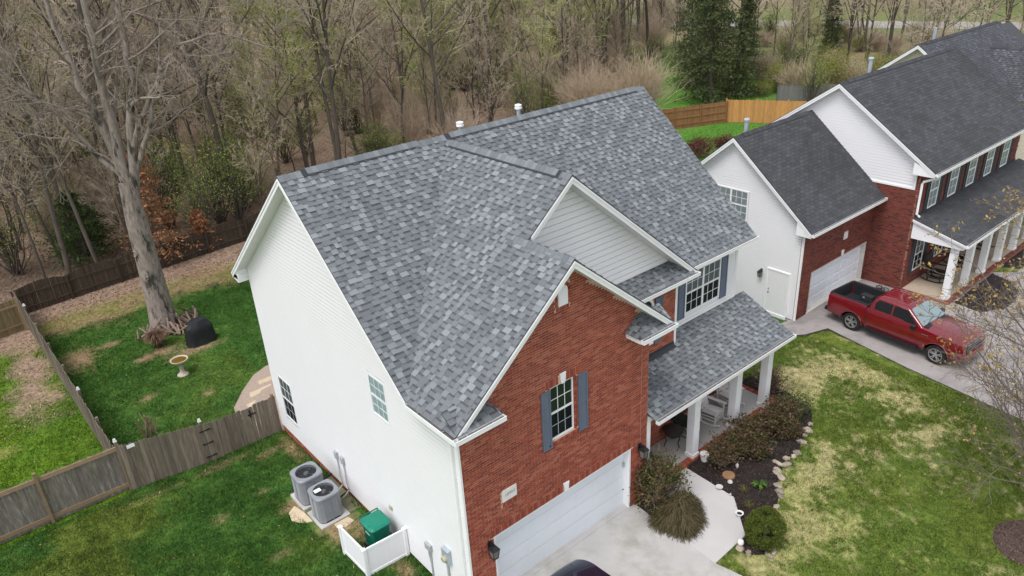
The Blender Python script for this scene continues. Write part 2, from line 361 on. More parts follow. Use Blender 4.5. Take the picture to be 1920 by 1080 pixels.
# driveway in concrete slabs with joints
def slabs(name, poly, mat, cuts, top, group):
    root = sheet(name, poly, M('joint_dirt', (.10, .09, .075), .95), top=top-.014, bot=-.15)
    for axv, lo, hi in cuts:
        # axis-aligned bands clipped to the polygon by half-planes
        q = poly
        for ax_, val, sgn in ((axv, lo+.006, 1), (axv, hi-.006, -1)):
            out = []
            for i in range(len(q)):
                a, b_ = q[i], q[(i+1) % len(q)]; da = (a[ax_]-val)*sgn; db = (b_[ax_]-val)*sgn
                if da >= 0: out.append(a)
                if da*db < 0:
                    t = da/(da-db); out.append((a[0]+(b_[0]-a[0])*t, a[1]+(b_[1]-a[1])*t))
            q = out
        if len(q) > 2:
            b = MB(); b.slab(q, -.1, top); b.build('concrete_slab', mat, root)
    return root
slabs('driveway', DRIVE, CONC, [(1, -4.3, .04), (1, -8.6, -4.3), (1, -13, -8.6), (1, -22.1, -13)], .03, None)
sheet('garage_apron', [(.55, .02), (5.8, .02), (5.8, .5), (.55, .5)], CONC, .04)
sheet('walkway', WALK, M('walk_concrete', (.50, .485, .48), .88, var=.05, nscale=1.2, bump=.1, bscale=150, detail=8), .034)
slabs('neighbor_driveway', NDRIVE, CONC2, [(1, -3.2, 3.3), (1, -8, -3.2), (1, -14, -8), (1, -24.1, -14)], .03, None)
def bumpy_bed(name, poly, mat, h=.05, sl=False):
    P = np.array(poly); x0, y0 = P.min(0); x1, y1 = P.max(0)
    b = bmesh.new(); vs = [b.verts.new((x, y, 0)) for x, y in poly]; f = b.faces.new(vs)
    bmesh.ops.triangulate(b, faces=[f])
    for k in range(5):
        le = [e for e in b.edges if e.calc_length() > .22]
        if not le: break
        bmesh.ops.subdivide_edges(b, edges=le, cuts=1); bmesh.ops.triangulate(b, faces=b.faces)
    for v in b.verts:
        edge = v.is_boundary
        v.co.z = gzf(v.co.x, v.co.y)*(1 if sl else 0)+(.006 if edge else h+random.uniform(-.022, .022))
    me = bpy.data.meshes.new(name); b.to_mesh(me); b.free(); me.materials.append(mat)
    for p in me.polygons: p.use_smooth = True
    return add(name, me, kind='structure')
bumpy_bed('front_mulch_bed', BED, MULCH); bumpy_bed('driveway_corner_bed', SBED, MULCH)
bumpy_bed('neighbor_mulch_bed', NBED, MULCH); bumpy_bed('neighbor_mulch_strip', NBED2, MULCH)
bumpy_bed('tree_mulch_ring', RING, MULCH2)
sheet('paver_path', PATH, PAVER, .02, -.1, True)
# flagstones set in the side path
fl = [(.45, 14.45, .95, .32), (.10, 13.75, .95, .34), (1.05, 15.05, .85, .30), (-.15, 13.05, .95, .34), (1.75, 15.6, .8, .3), (-.4, 12.4, .8, .3)]
for k, (fx, fy, w, d) in enumerate(fl):
    a = .10+.08*math.sin(k*2.1); b = MB(); pts = []
    for u, v in ((-.5, -.5), (.45, -.55), (.52, .45), (-.42, .52)):
        u = u*w+random.uniform(-.04, .04); v = v*d+random.uniform(-.03, .03)
        pts.append((fx+u*math.cos(a)-v*math.sin(a), fy+u*math.sin(a)+v*math.cos(a)))
    z = gzf(fx, fy); b.slab(pts, z-.03, z+.035)
    tag(b.build('flagstone', FLAG, bevel=.01), 'tan flat flagstone set in the gravel path beside the white side wall', 'flagstone', 'flagstones in the side path')
# far road with its verge
d_ = np.array([.322, -.947]); n_ = np.array([.947, .322])
def rline(c, w): 
    a = np.array([96.6, 58.2])+n_*c
    return [tuple(a-d_*150+n_*0), tuple(a+d_*120), tuple(a+d_*120+n_*w), tuple(a-d_*150+n_*w)]
rd = MB(); rd.slab(rline(0, 7.4), -.6, -.33); rd.build('road', M('grey_asphalt', (.30, .285, .275), .9, var=.1, nscale=.6), kind='structure')
rm = MB(); rm.slab(rline(3.6, .16), -.5, -.324); rm.build('road_marking', M('road_yellow', (.42, .33, .10), .8), kind='structure')

# grass blades over the lawns (uncountable)
rng = np.random.default_rng(4)
def scatter_grass(rects, per, hgt, name, label, excl):
    allV = []; allT = []
    for (x0, y0, x1, y1), dens in rects:
        n = int((x1-x0)*(y1-y0)*dens); px = rng.uniform(x0, x1, n); py = rng.uniform(y0, y1, n)
        # in view?
        dx = np.stack([px, py, gz(px, py)], -1)-CAM; w = dx@F_; u = 960+FPX*(dx@R_)/w; v = 540-FPX*(dx@U_)/w
        k = (u > -60)&(u < 1980)&(v > -20)&(v < 1140)
        px, py = px[k], py[k]
        for pl in excl:
            k = ~pip(px, py, pl); px, py = px[k], py[k]
        c, d = lawn_col(px, py); cl = .35+1.1*fbm(px, py, 2.2, 91)
        k = rng.random(len(px)) < d*np.clip(cl, .2, 1); px, py, c, cl = px[k], py[k], c[k], cl[k]
        n = len(px); a = rng.uniform(0, 2*math.pi, n); L = hgt*rng.uniform(.55, 1.45, n)*np.clip(cl, .5, 1.15); wd = rng.uniform(.008, .019, n)
        b = np.stack([px, py, gz(px, py)-.005], -1); s = np.stack([np.cos(a), np.sin(a), 0*a], -1)*wd[:, None]
        ln = np.stack([rng.normal(0, .6, n)*L, rng.normal(0, .6, n)*L, L], -1)
        allV.append(np.stack([b-s, b+s, b+ln], 1)); br = rng.uniform(.45, 1.75, (n, 1))
        allT.append(c*br*np.array([1., 1.05, 1.]))
    V = np.concatenate(allV).reshape(-1, 3); T = np.concatenate(allT); n = len(T)
    me = np_mesh(name, V, np.arange(n*3).reshape(-1, 3), GRASSM, T)
    o = add(name, me, kind='stuff'); tag(o, label, 'grass'); o['kind'] = 'stuff'
    return n
ex = [DRIVE, WALK, SBED, BED, NDRIVE, NBED, NBED2, RING, PATH, HOUSE, NHOUSE, PADS]
n1 = scatter_grass([((-12, -2, 0, 12), 2600), ((-12, 12, 7, 28.5), 1000)], 0, .06, 'side_lawn_grass', 'short dark green grass of the side and back yard', ex)
n2 = scatter_grass([((5.6, -12, 18, 3), 2100), ((18, -12, 34, 3), 250), ((12.7, 3, 18.7, 9), 500)], 0, .05, 'front_lawn_grass', 'patchy green and straw coloured grass of the front lawn', ex)
n3 = scatter_grass([((34, 12, 56, 30), 60), ((50, 10, 100, 60), 6)], 0, .12, 'far_lawn_grass', 'bright green grass of the far fenced yard and field', ex)
print('grass', n1, n2, n3)
# ================================================================== building kit
Tf = lambda y0: (lambda u, n, z: (u, y0-n, z))          # wall facing -y : u = x
Tl = lambda x0: (lambda u, n, z: (x0-n, u, z))          # wall facing -x : u = y
RED = [(.30, .066, .036), (.26, .054, .031), (.335, .083, .046), (.22, .047, .030), (.28, .070, .041), (.37, .112, .066)]
NRED = [(.17, .042, .030), (.14, .034, .026), (.195, .05, .035), (.09, .028, .025), (.16, .045, .034)]
BL, BH = .203, .0677
def brick_list(u0, u1, z0, z1, holes, top=None, pal=RED, rnd=random.Random(3)):
    """running bond: list of (ua, ub, za, zb, tint, full)"""
    out = []; r = 0; z = z0
    while z < z1-.01:
        zb = min(z+BH, z1); u = u0-(BL/2 if r % 2 else 0)
        while u < u1-.005:
            a, b = max(u, u0), min(u+BL, u1); segs = [(a, b)]
            for h0, h1, g0, g1 in holes:
                if g0 < zb-.01 and g1 > z+.01:
                    ns = []
                    for s0, s1 in segs:
                        if h1 <= s0 or h0 >= s1: ns.append((s0, s1)); continue
                        if h0 > s0: ns.append((s0, h0))
                        if h1 < s1: ns.append((h1, s1))
                    segs = ns
            for s0, s1 in segs:
                if s1-s0 < .03: continue
                if top and min(top(s0), top(s1)) < zb-.03: continue
                out.append((s0, s1-.0135, z, zb-.0135, rnd.choice(pal), abs(s1-s0-BL) < .002))
            u += BL
        z += BH; r += 1
    return out
def lay_bricks(T, bricks, parent, mat, single=0, depth=.1, base=None, name='brick'):
    """bricks proud of the mortar by 9 mm; the `single` nearest full ones are objects of their own, the rest one joined part"""
    full = []
    if single:
        full = [b for b in bricks if b[5]]
        full.sort(key=lambda b: np.linalg.norm(np.array(T((b[0]+b[1])/2, 0, b[2]))-CAM)); full = full[:single]
        ms = {}; fs = set(id(b) for b in full)
        for b in full:
            if b[4] not in ms:
                q = MB(); q.col = b[4]; q.box(0, 0, 0, BL-.0135, .04, BH-.0135); me = q.mesh('brick', True); me.materials.append(mat); ms[b[4]] = me
            o = add(name, ms[b[4]], parent); p = T(b[0], 0, b[2]); o.location = (p[0], p[1]+random.uniform(-.0015, .0015), p[2])
        bricks = [b for b in bricks if id(b) not in fs]
    q = MB(T)
    for a, b, z0, z1, c, _ in bricks:
        q.col = c; j = random.uniform(-.0015, .0015)
        i = [q.P(u, n, z) for u in (a, b) for n in (-.04, j) for z in (z0, z1)]
        for f in ((1, 3, 7, 5), (2, 3, 1, 0), (6, 4, 5, 7), (2, 6, 7, 3), (0, 1, 5, 4), (0, 4, 6, 2)): q.face(*[i[k] for k in f])
    if bricks:
        me = q.mesh(name, True); me.materials.append(mat)
        o = add(name+'work', me, parent); o['kind'] = 'stuff'
def row_bricks(T, items, parent, mat, name, single=True, pal=RED):
    """explicit bricks (u0,u1,z0,z1,n0,n1) each an object sharing meshes by size"""
    ms = {}
    for k, (a, b, z0, z1, n0, n1) in enumerate(items):
        c = pal[k*7 % len(pal)]; key = (round(b-a, 3), round(z1-z0, 3), round(n1-n0, 3), c)
        if key not in ms:
            q = MB(); q.col = c; q.box(0, 0, 0, b-a, n1-n0, z1-z0); me = q.mesh(name, True); me.materials.append(mat); ms[key] = me
        o = add(name, ms[key], parent); o.location = T(a, n1, z0)
def wall_panel(T, u0, u1, z0, top, holes, th, parent, mat, name, kinks=()):
    """wall slab behind the facing with openings left out; top = f(u)"""
    bk = sorted(set([u0, u1, *kinks]+[h for q in holes for h in q[:2] if u0 < h < u1])); b = MB(T)
    for a, c in zip(bk, bk[1:]):
        m_ = (a+c)/2; hs_ = sorted([(q[2], q[3]) for q in holes if q[0] < m_ < q[1]]); z = z0
        for g0, g1 in hs_:
            if g0 > z+.001: b.box(a, 0, z, c, -th, g0)
            z = g1
        ta, tc = top(a), top(c)
        if ta > z+.001 or tc > z+.001:
            ta = max(ta, z+.001); tc = max(tc, z+.001)
            b.prism([(a, 0, z), (c, 0, z), (c, 0, tc), (a, 0, ta)], [(a, -th, z), (c, -th, z), (c, -th, tc), (a, -th, ta)])
    return b.build(name, mat, parent)
def siding(T, z0, z1, ex, ints, parent, mat=None, name='siding_plank', rev=.006, groove=.0150):
    """lapped boards, each an object; ints(z) -> list of (a, b) spans at that height"""
    z = z0; k = 0
    while z < z1-.02:
        zt = min(z+ex, z1); A = ints(z+.001); B = ints(zt-.001)
        if len(A) != len(B): A = B = ints((z+zt)/2)
        for (a0, a1), (b0, b1) in zip(A, B):
            if a1-a0 < .02: continue
            b0, b1 = (b0, b1) if b1-b0 > .01 else ((a0+a1)/2-.005, (a0+a1)/2+.005)
            zg = zt-groove; q = MB(T); q.prism([(a0, 0, z), (a1, 0, z), (b1, 0, zg), (b0, 0, zg)], [(a0, rev, z), (a1, rev, z), (b1, .003, zg), (b0, .003, zg)])
            q.build(name, mat or WHITE, parent)
        z = zt
def cut(spans, holes, z):
    for h0, h1, g0, g1 in holes:
        if g0 < z < g1:
            ns = []
            for s0, s1 in spans:
                if h1 <= s0 or h0 >= s1: ns.append((s0, s1)); continue
                if h0 > s0: ns.append((s0, h0))
                if h1 < s1: ns.append((h1, s1))
            spans = ns
    return spans
def window(T, u0, u1, z0, z1, parent, cols=3, rows=2, units=1, back=None, back2=None, n0=.0, fr=.055, proud=.035, label=None, gridlow=True, arch=0):
    """double hung sash: frame, meeting rail, muntins, one pane object per light, blind or dark room behind"""
    w = MB(T); w.box(u0, n0, z0, u0+fr, n0+proud, z1).box(u1-fr, n0, z0, u1, n0+proud, z1).box(u0+fr, n0, z0, u1-fr, n0+proud, z0+fr).box(u0+fr, n0, z1-fr, u1-fr, n0+proud, z1)
    o = w.build('window', WTRIM, parent, label=label)
    W_ = (u1-u0-2*fr)/units
    for k in range(units):
        a = u0+fr+k*W_; b = a+W_
        if k: q = MB(T); q.box(a-.04, n0, z0+fr, a+.04, n0+proud-.004, z1-fr); q.build('mullion', WTRIM, o)
        zm = (z0+z1)/2
        q = MB(T); q.box(a+.001, n0, zm-.03, b-.001, n0+proud-.008, zm+.03); q.build('meeting_rail', WTRIM, o)
        for s, (za, zb) in enumerate(((z0+fr, zm-.03), (zm+.03, z1-fr))):
            g = n0+.010+.008*s
            bb = back if s == 0 else (back2 or back)
            q = MB(T); q.box(a+.002, n0+.001, za+.001, b-.002, n0+.004, zb-.001); q.build('window_back', bb, o)
            cw = (b-a)/cols; rh = (zb-za)/rows; mt = MB(T)
            for i in range(1, cols): mt.box(a+i*cw-.009, g-.004, za, a+i*cw+.009, g+.006, zb)
            for j in range(1, rows): mt.box(a, g-.003, za+j*rh-.009, b, g+.005, za+j*rh+.009)
            mt.build('muntin', WTRIM if (s or gridlow == 1) else GREYL, o)
            for i in range(cols):
                for j in range(rows):
                    e = random.uniform(-.0012, .0012)
                    pane(T, [(a+i*cw, g+e, za+j*rh), (a+(i+1)*cw, g-e, za+j*rh), (a+(i+1)*cw, g-e*.5, za+(j+1)*rh), (a+i*cw, g+e*.5, za+(j+1)*rh)], o)
    return o
def pane(T, pts, parent):
    """one light of glass, facing outwards"""
    P = [Vector(T(*p)) for p in pts]; out = Vector(T(0, 1, 0))-Vector(T(0, 0, 0))
    if (P[1]-P[0]).cross(P[2]-P[1]).dot(out) < 0: P = P[::-1]
    me = bpy.data.meshes.new('pane'); me.from_pydata([tuple(p) for p in P], [], [tuple(range(len(P)))]); me.materials.append(GLASS); return add('pane', me, parent)
def shutter(T, u0, u1, z0, z1, parent, mat):
    q = MB(T); q.box(u0, .005, z0, u1, .03, z1); s = q.build('shutter', mat, parent)
    q = MB(T); f = .045
    q.box(u0, .03, z0, u0+f, .045, z1).box(u1-f, .03, z0, u1, .045, z1)
    for z in (z0, (z0+z1)/2-.02, z1-f): q.box(u0+f, .03, z, u1-f, .044, z+f)
    q.build('shutter_frame', mat, s)
class Roof:
    """collects shingle tabs of several slopes, then builds them"""
    W8 = [.09, .125, .165, .215, .28]
    def __init__(s, pal, wts, exp=.143, arch=True, seed=1): s.tabs = []; s.pal = pal; s.wts = wts; s.exp = exp; s.arch = arch; s.r = random.Random(seed)
    def slope(s, O, U, V, L, rng_, skip=None):
        O = Vector(O); U = Vector(U).normalized(); V = Vector(V).normalized(); N = U.cross(V)
        if N.z < 0: N = -N
        v = 0; row = 0; hi = False
        while v < L-.02:
            u0, u1 = rng_(v+s.exp/2); e = min(s.exp, L-v); u = u0; first = True
            if not s.arch and row % 2: u -= .165
            while u < u1-.004:
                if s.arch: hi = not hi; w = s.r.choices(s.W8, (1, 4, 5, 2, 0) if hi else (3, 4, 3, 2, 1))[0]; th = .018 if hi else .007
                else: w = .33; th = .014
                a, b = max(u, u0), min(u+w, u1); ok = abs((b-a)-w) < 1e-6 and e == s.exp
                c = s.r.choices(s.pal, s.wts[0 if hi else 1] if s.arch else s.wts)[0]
                p = O+U*((a+b)/2)+V*(v+e/2)
                if b-a > .01 and not (skip and skip(p)): s.tabs.append((O, U, V, N, a, v, b-a, e, th, c, ok))
                u += w
            v += s.exp; row += 1
    def finish(s, parent, mat, single=300, gap=0.):
        def score(t):
            p = np.array(t[0]+t[1]*(t[4]+t[6]/2)+t[2]*t[5]); d = p-CAM; w = d@F_
            u = 960+FPX*(d@R_)/w; v = 540-FPX*(d@U_)/w
            vis = 20 < u < 1900 and 20 < v < 1060 and (np.array(t[3])@(CAM-p)) > 0
            return t[6]*abs(np.array(t[3])@d)/w**3 if (vis and t[10]) else -1
        sc = sorted(range(len(s.tabs)), key=lambda i: -score(s.tabs[i])); one = set(i for i in sc[:single] if score(s.tabs[i]) > 0)
        ms = {}; q = MB()
        for i, (O, U, V, N, u, v, w, e, th, c, ok) in enumerate(s.tabs):
            lift = N*(.002+s.r.uniform(0, .0012))
            loc = [(gap/2, 0, -.004), (w-gap/2, 0, -.004), (gap/2, 0, th), (w-gap/2, 0, th), (gap/2, e+.03, .0004), (w-gap/2, e+.03, .0004)]
            fc = [(2, 3, 5, 4), (0, 1, 3, 2), (0, 2, 4), (1, 5, 3)]; dk_ = ()
            if s.arch and th < .01:                      # the product's dark granule band at the head of each recessed tab
                kb = .66*e/(e+.03); hb = th*(1-kb)+.0004*kb; y1 = .66*e
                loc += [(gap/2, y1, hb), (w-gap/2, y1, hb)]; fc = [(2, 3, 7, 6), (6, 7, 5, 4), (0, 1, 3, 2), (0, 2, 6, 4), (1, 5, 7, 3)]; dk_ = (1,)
            if i in one:
                key = (w, th, c)
                if key not in ms:
                    b = MB(); b.col = c; ii = [b.P(*p) for p in loc]
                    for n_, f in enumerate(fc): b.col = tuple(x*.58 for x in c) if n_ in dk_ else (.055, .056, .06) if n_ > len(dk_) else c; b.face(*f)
                    me = b.mesh('shingle', True); me.materials.append(mat); ms[key] = me
                o = add('shingle', ms[key], parent); m4 = Matrix.Identity(4); P = O+U*u+V*v+lift
                for r_ in range(3): m4[r_][0], m4[r_][1], m4[r_][2], m4[r_][3] = U[r_], V[r_], N[r_], P[r_]
                o.matrix_basis = m4
            else:
                q.col = c; P = O+U*u+V*v+lift; ii = [q.P(*(P+U*x+V*y+N*z)) for x, y, z in loc]
                for n_, f in enumerate(fc): q.col = tuple(x*.58 for x in c) if n_ in dk_ else (.055, .056, .06) if n_ > len(dk_) else c; q.face(*[ii[k] for k in f])
        me = q.mesh('shingle_field', True); me.materials.append(mat); o = add('shingle_field', me, parent); o['kind'] = 'stuff'
def ridge_caps(a, b, s1, s2, parent, mat, pal, name='ridge_cap', w=.17, step=.15, lift=.03, vent=None, drop=None):
    """overlapping cap shingles bent over a ridge; s1, s2 = down-slope unit vectors; optional black vent strip under them"""
    a = Vector(a); b = Vector(b); s1 = Vector(s1); s2 = Vector(s2); d = (b-a).normalized(); L = (b-a).length; up = Vector((0, 0, 1))
    n = int(L/step); root = None
    if vent:
        p = a+d*vent; r = b-d*vent; q = MB()
        L3 = lambda x, z: [tuple(x+s1*(w+.03)+up*(-.0)), tuple(x+s1*(w+.024)+up*z), tuple(x+up*(z+.02)), tuple(x+s2*(w+.024)+up*z), tuple(x+s2*(w+.03))]
        q.prism(L3(p, .026), L3(r, .026)); q.build('ridge_vent', RIDGEV, parent)
    ms = {}
    for k in range(n):
        t = k*step; v = vent and vent < t < L-vent; z = (.042 if v else .012)
        c = pal[random.randrange(len(pal))]; p = a+d*t+up*z; e = a+d*min(t+step+.05, L)+up*(z-.006)
        q = MB(); q.col = c; h = .010
        top = lambda x, zz: [tuple(x+s1*w+up*zz), tuple(x+up*(zz+.012)), tuple(x+s2*w+up*zz)]
        A = top(p, h)+top(p, 0)[::-1]; B = top(e, h*.4)+top(e, -.004)[::-1]
        q.prism(A, B); q.build(name, mat, parent, attr=True)
def gutter(a, b, out, parent, size=.11):
    """open K-style gutter from a to b, `out` = unit vector away from the house; a, b on the roof edge"""
    a = Vector(a); b = Vector(b); o = Vector(out); up = Vector((0, 0, 1)); d = (b-a).normalized(); q = MB()
    bx = lambda x0, x1, z0, z1, e=0: q.prism([tuple(a-d*e+o*x+up*z) for x, z in ((x0, z0), (x1, z0), (x1, z1), (x0, z1))], [tuple(b+d*e+o*x+up*z) for x, z in ((x0, z0), (x1, z0), (x1, z1), (x0, z1))])
    bx(-.012, 0, -.13, -.02); bx(0, size-.012, -.13, -.118); bx(size-.014, size, -.13, -.015); bx(size-.014, size+.008, -.027, -.014, .002)
    for p, e in ((a, d), (b, -d)):
        q.prism([tuple(p+o*x+up*z) for x, z in ((0, -.118), (size-.014, -.118), (size-.014, -.02), (0, -.02))], [tuple(p+e*.01+o*x+up*z) for x, z in ((0, -.118), (size-.014, -.118), (size-.014, -.02), (0, -.02))])
    g_ = q.build('gutter', WTRIM, parent)
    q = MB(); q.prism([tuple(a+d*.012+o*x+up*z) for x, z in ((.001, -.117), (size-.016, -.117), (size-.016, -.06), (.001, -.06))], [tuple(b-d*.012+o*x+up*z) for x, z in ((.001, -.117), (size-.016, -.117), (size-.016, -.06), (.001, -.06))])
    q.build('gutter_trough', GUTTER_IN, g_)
    n = max(2, int((b-a).length/.75)); q = MB()
    for k in range(n):
        p = a+(b-a)*((k+.5)/n); q.beam(p+up*-.03, p+o*(size-.015)+up*-.03, .02, .006)
    q.build('gutter_hanger', GREYL, g_); return g_
def slope_slab(poly, drop0, drop1, parent, mat, name):
    """slab lying under a sloped polygon (3-D points), between two vertical drops"""
    q = MB(); q.prism([(x, y, z-drop1) for x, y, z in poly], [(x, y, z-drop0) for x, y, z in poly]); return q.build(name, mat, parent)
# ================================================================== the brick and white house
H = thing('brick_house', 'two storey house with red brick garage gable, white siding and new mottled grey shingle roof', 'house', (6.3, 5.6, 0))
W1, D, ZE, OX, OY, P1, PM, YR, E0, WW = 6.27, 11.25, 5.91, .357, .5, .823, .86, 6.23, 1.7, 12.6
YE = 1.34; ZR = ZE+PM*(YR-YE); PR = (ZR-ZE)/(11.6-YR); X2 = 4.608; XG = W1/2
zl = lambda x: ZE+P1*(x+OX)                       # left slope of the wing
ztop1 = lambda x: min(zl(x), zl(W1-x))-.14        # under the garage gable
GX0, GX1, GH = .73, 5.61, 2.13
# ---- garage gable front
hol = [(GX0, GX1, -.4, GH), (2.66, 3.58, 3.86, 5.44)]
T0 = Tf(0.); Tm = Tf(.009)
fw = wall_panel(Tm, .02, W1, -.3, ztop1, hol, .14, H, MORTAR, 'brick_gable_wall', kinks=(XG,))
fw['label'] = 'red brick gable wall above the garage door'
sold = [(GX0-.12, GX1+.12, GH, GH+.205), (2.58, 3.66, 5.44, 5.645), (2.6, 3.64, 3.78, 3.86), (3.06, 3.36, 7.47, 8.0), (2.98, 3.44, 7.36, 8.06), (1.05, 1.53, 2.88, 3.31)]
bl = brick_list(.012, W1, -.01, 8.7, hol+sold, top=lambda u: ztop1(u)+.02)
lay_bricks(T0, bl, fw, BRICK, single=300)
ts = lambda g: -.01+BH*math.ceil((g-.01+.01)/BH)-.0135
bs = lambda g: -.01+BH*math.floor((g+.01+.01)/BH)
it = [(x, x+.058, GH+.008, ts(GH+.205), -.03, .006) for x in np.arange(GX0-.12, GX1+.10, .0677) if not 3.03 < x+.03 < 3.24]
it += [(x, x+.058, 5.448, ts(5.645), -.03, .006) for x in np.arange(2.585, 3.62, .0677) if not 3.0 < x+.03 < 3.24]
it += [(x, x+.058, bs(3.78)+.001, 3.853, -.08, .03) for x in np.arange(2.605, 3.60, .0677)]
it += [(x, x+.058, bs(7.36)+.001, 7.46, -.03, .006) for x in np.arange(3.0, 3.40, .0677)]
it += [(3.37, 3.45, z, z+.058, -.03, .006) for z in np.arange(7.48, 7.86, .0677)]+[(2.975, 3.052, z, z+.058, -.03, .006) for z in np.arange(7.48, 7.86, .0677)]
it += [(x, x+.058, bs(2.88)+.001, 2.975, -.03, .006) for x in np.arange(1.07, 1.48, .0677)]
row_bricks(T0, it, fw, BRICK, 'soldier_brick')
# arch bricks over the gable vent
for k in range(9):
    t = math.pi*(k+.5)/9; q = MB(T0); q.col = RED[k % 5]; c, s_ = math.cos(t), math.sin(t); a = .026
    pts = [(3.21+r*math.cos(t+w), .84+7.0+r*math.sin(t+w)) for r, w in ((.158, -.15), (.245, -.13), (.245, .13), (.158, .15))]
    q.prism([(x, -.03, z) for x, z in pts], [(x, .006, z) for x, z in pts]); q.build('arch_brick', BRICK, fw, attr=True)
# mortar returns of the window opening (reveal)
q = MB(T0)
q.box(2.60, -.008, 3.86, 2.66, -.1, 5.44); q.build('reveal', NBRICK, fw) if False else None
for z0_, x in ((0, 2.668), (1, 3.515)):
    row_bricks(T0, [(x, x+.057, z, z+.057, -.10, -.012) for z in np.arange(3.87, 5.4, BH)], fw, BRICK, 'reveal_brick')
window(Tf(.085), 2.72, 3.52, 3.87, 5.43, H, 3, 2, 1, ROOM, ROOMG, fr=.05, label='double hung sash window with white grid in the brick gable', gridlow=0)
for x0_, x1_ in ((2.40, 2.69), (3.62, 3.93)): shutter(T0, x0_, x1_, 3.75, 5.42, H, SHUTTER)
for x0_, zb, zt in ((3.135, GH-.0, GH+.27), (3.13, 5.42, 5.71)):      # keystones
    q = MB(T0); q.prism([(x0_-.055, -.03, zb), (x0_+.055, -.03, zb), (x0_+.10, -.03, zt), (x0_-.10, -.03, zt)], [(x0_-.055, .03, zb), (x0_+.055, .03, zb), (x0_+.10, .03, zt), (x0_-.10, .03, zt)])
    q.build('keystone', WTRIM, H, bevel=.006)
# arched gable vent
q = MB(T0); pr_ = [(3.06, 7.48), (3.36, 7.48)]+[(3.21+.15*math.cos(t), 7.84+.15*math.sin(t)) for t in np.linspace(0, math.pi, 11)]
q.prism([(x, -.04, z) for x, z in pr_], [(x, .02, z) for x, z in pr_]); gv = q.build('gable_vent', WTRIM, H)
for z in np.arange(7.51, 7.93, .032):
    w = .135 if z < 7.84 else math.sqrt(max(.0, .135**2-(z-7.84)**2))
    if w > .03: q = MB(T0); q.prism([(3.21-w, .02, z), (3.21+w, .02, z), (3.21+w, .02, z+.022), (3.21-w, .02, z+.022)], [(3.21-w, .034, z), (3.21+w, .034, z), (3.21+w, .022, z+.022), (3.21-w, .022, z+.022)]); q.build('louvre', WHITE, gv)
# address plaque
q = MB(T0); q.box(1.07, -.03, 2.985, 1.51, .022, 3.325); pq = q.build('address_plaque', M('plaque_stone', (.70, .68, .66), .7), H, label='pale stone plaque carrying the house number', bevel=.006)
def text(body, size, T, u, z, parent, mat, n=.024):
    cu = bpy.data.curves.new('t', 'FONT'); cu.body = body; cu.size = size; cu.extrude = .001; cu.align_x = 'CENTER'
    to = bpy.data.objects.new('t', cu); COL.objects.link(to); bpy.context.view_layer.update()
    me = bpy.data.meshes.new_from_object(to.evaluated_get(bpy.context.evaluated_depsgraph_get())); bpy.data.objects.remove(to)
    for v in me.vertices: v.co = T(u+v.co.x, n+v.co.z, z+v.co.y)
    me.materials.clear(); me.materials.append(mat); return add('lettering', me, parent)
text('10900', .135, T0, 1.29, 3.13, pq, M('engraving', (.30, .28, .28), .8))
# garage door: recessed, four sections of raised panels, white jambs
q = MB(T0); q.box(GX0, -.22, 0, GX1, -.26, GH); gd = q.build('garage_door', DOORW, H, label='white sectional garage door under the brick gable')
for r in range(4):
    for c in range(8):
        w = (GX1-GX0-.16)/8; h = (GH-.04)/4; a = GX0+.08+c*w; z = .04+r*h
        q = MB(T0); q.prism([(a+.03, -.22, z+.03), (a+w-.03, -.22, z+.03), (a+w-.03, -.22, z+h-.03), (a+.03, -.22, z+h-.03)],
                            [(a+.075, -.2160, z+.075), (a+w-.075, -.2160, z+.075), (a+w-.075, -.2160, z+h-.075), (a+.075, -.2160, z+h-.075)]); q.build('panel', DOORW, gd)
    if r: q = MB(T0); q.box(GX0+.06, -.2205, .04+r*h-.004, GX1-.06, -.2185, .04+r*h+.004); q.build('section_seam', GREYL, gd)
q = MB(T0); q.box(GX0, -.005, 0, GX0+.05, -.24, GH).box(GX1-.05, -.005, 0, GX1, -.24, GH).box(GX0+.05, -.005, GH-.05, GX1-.05, -.24, GH); q.build('door_jamb', WTRIM, gd)
q = MB(T0); q.box(5.5, -.19, 1.42, 5.55, -.16, 1.58); q.build('keypad', GREYL, gd)
# lanterns either side
def lantern(T, u, z, parent, s=1.):
    o = MB(T); o.box(u-.05*s, .0, z-.02, u+.05*s, .03, z+.20*s); L = o.build('lantern', BLACK, parent, label='black coach lantern on the wall', bevel=.008)
    q = MB(T); q.prism([(u+.03*s*i, .03, z+.15*s+.02*j) for i, j in ((-1, -1), (1, -1), (1, 1), (-1, 1))], [(u+.03*s*i, .15*s, z+.17*s+.02*j) for i, j in ((-1, -1), (1, -1), (1, 1), (-1, 1))]); q.build('bracket', BLACK, L)
    q = MB(T); c = .15*s; q.prism([(u+.10*s*i, c+.10*s*j, z+.08*s) for i, j in ((-1, -1), (1, -1), (1, 1), (-1, 1))], [(u+.035*s*i, c+.035*s*j, z+.17*s) for i, j in ((-1, -1), (1, -1), (1, 1), (-1, 1))]); q.build('lantern_roof', BLACK, L)
    q = MB(T); q.prism([(u+.055*s*i, c+.055*s*j, z-.14*s) for i, j in ((-1, -1), (1, -1), (1, 1), (-1, 1))], [(u+.08*s*i, c+.08*s*j, z+.08*s) for i, j in ((-1, -1), (1, -1), (1, 1), (-1, 1))]); q.build('lantern_glass', M('smoky_glass', (.20, .17, .15), .15), L)
    q = MB(T)
    for i in (-1, 1):
        for j in (-1, 1): q.beam(Vector((u+.057*s*i, c+.057*s*j, z-.15*s)), Vector((u+.083*s*i, c+.083*s*j, z+.08*s)), .014*s, .014*s, up=(1, .3, 0))
    q.box(u-.065*s, c-.065*s, z-.16*s, u+.065*s, c+.065*s, z-.14*s); q.build('lantern_cage', BLACK, L)
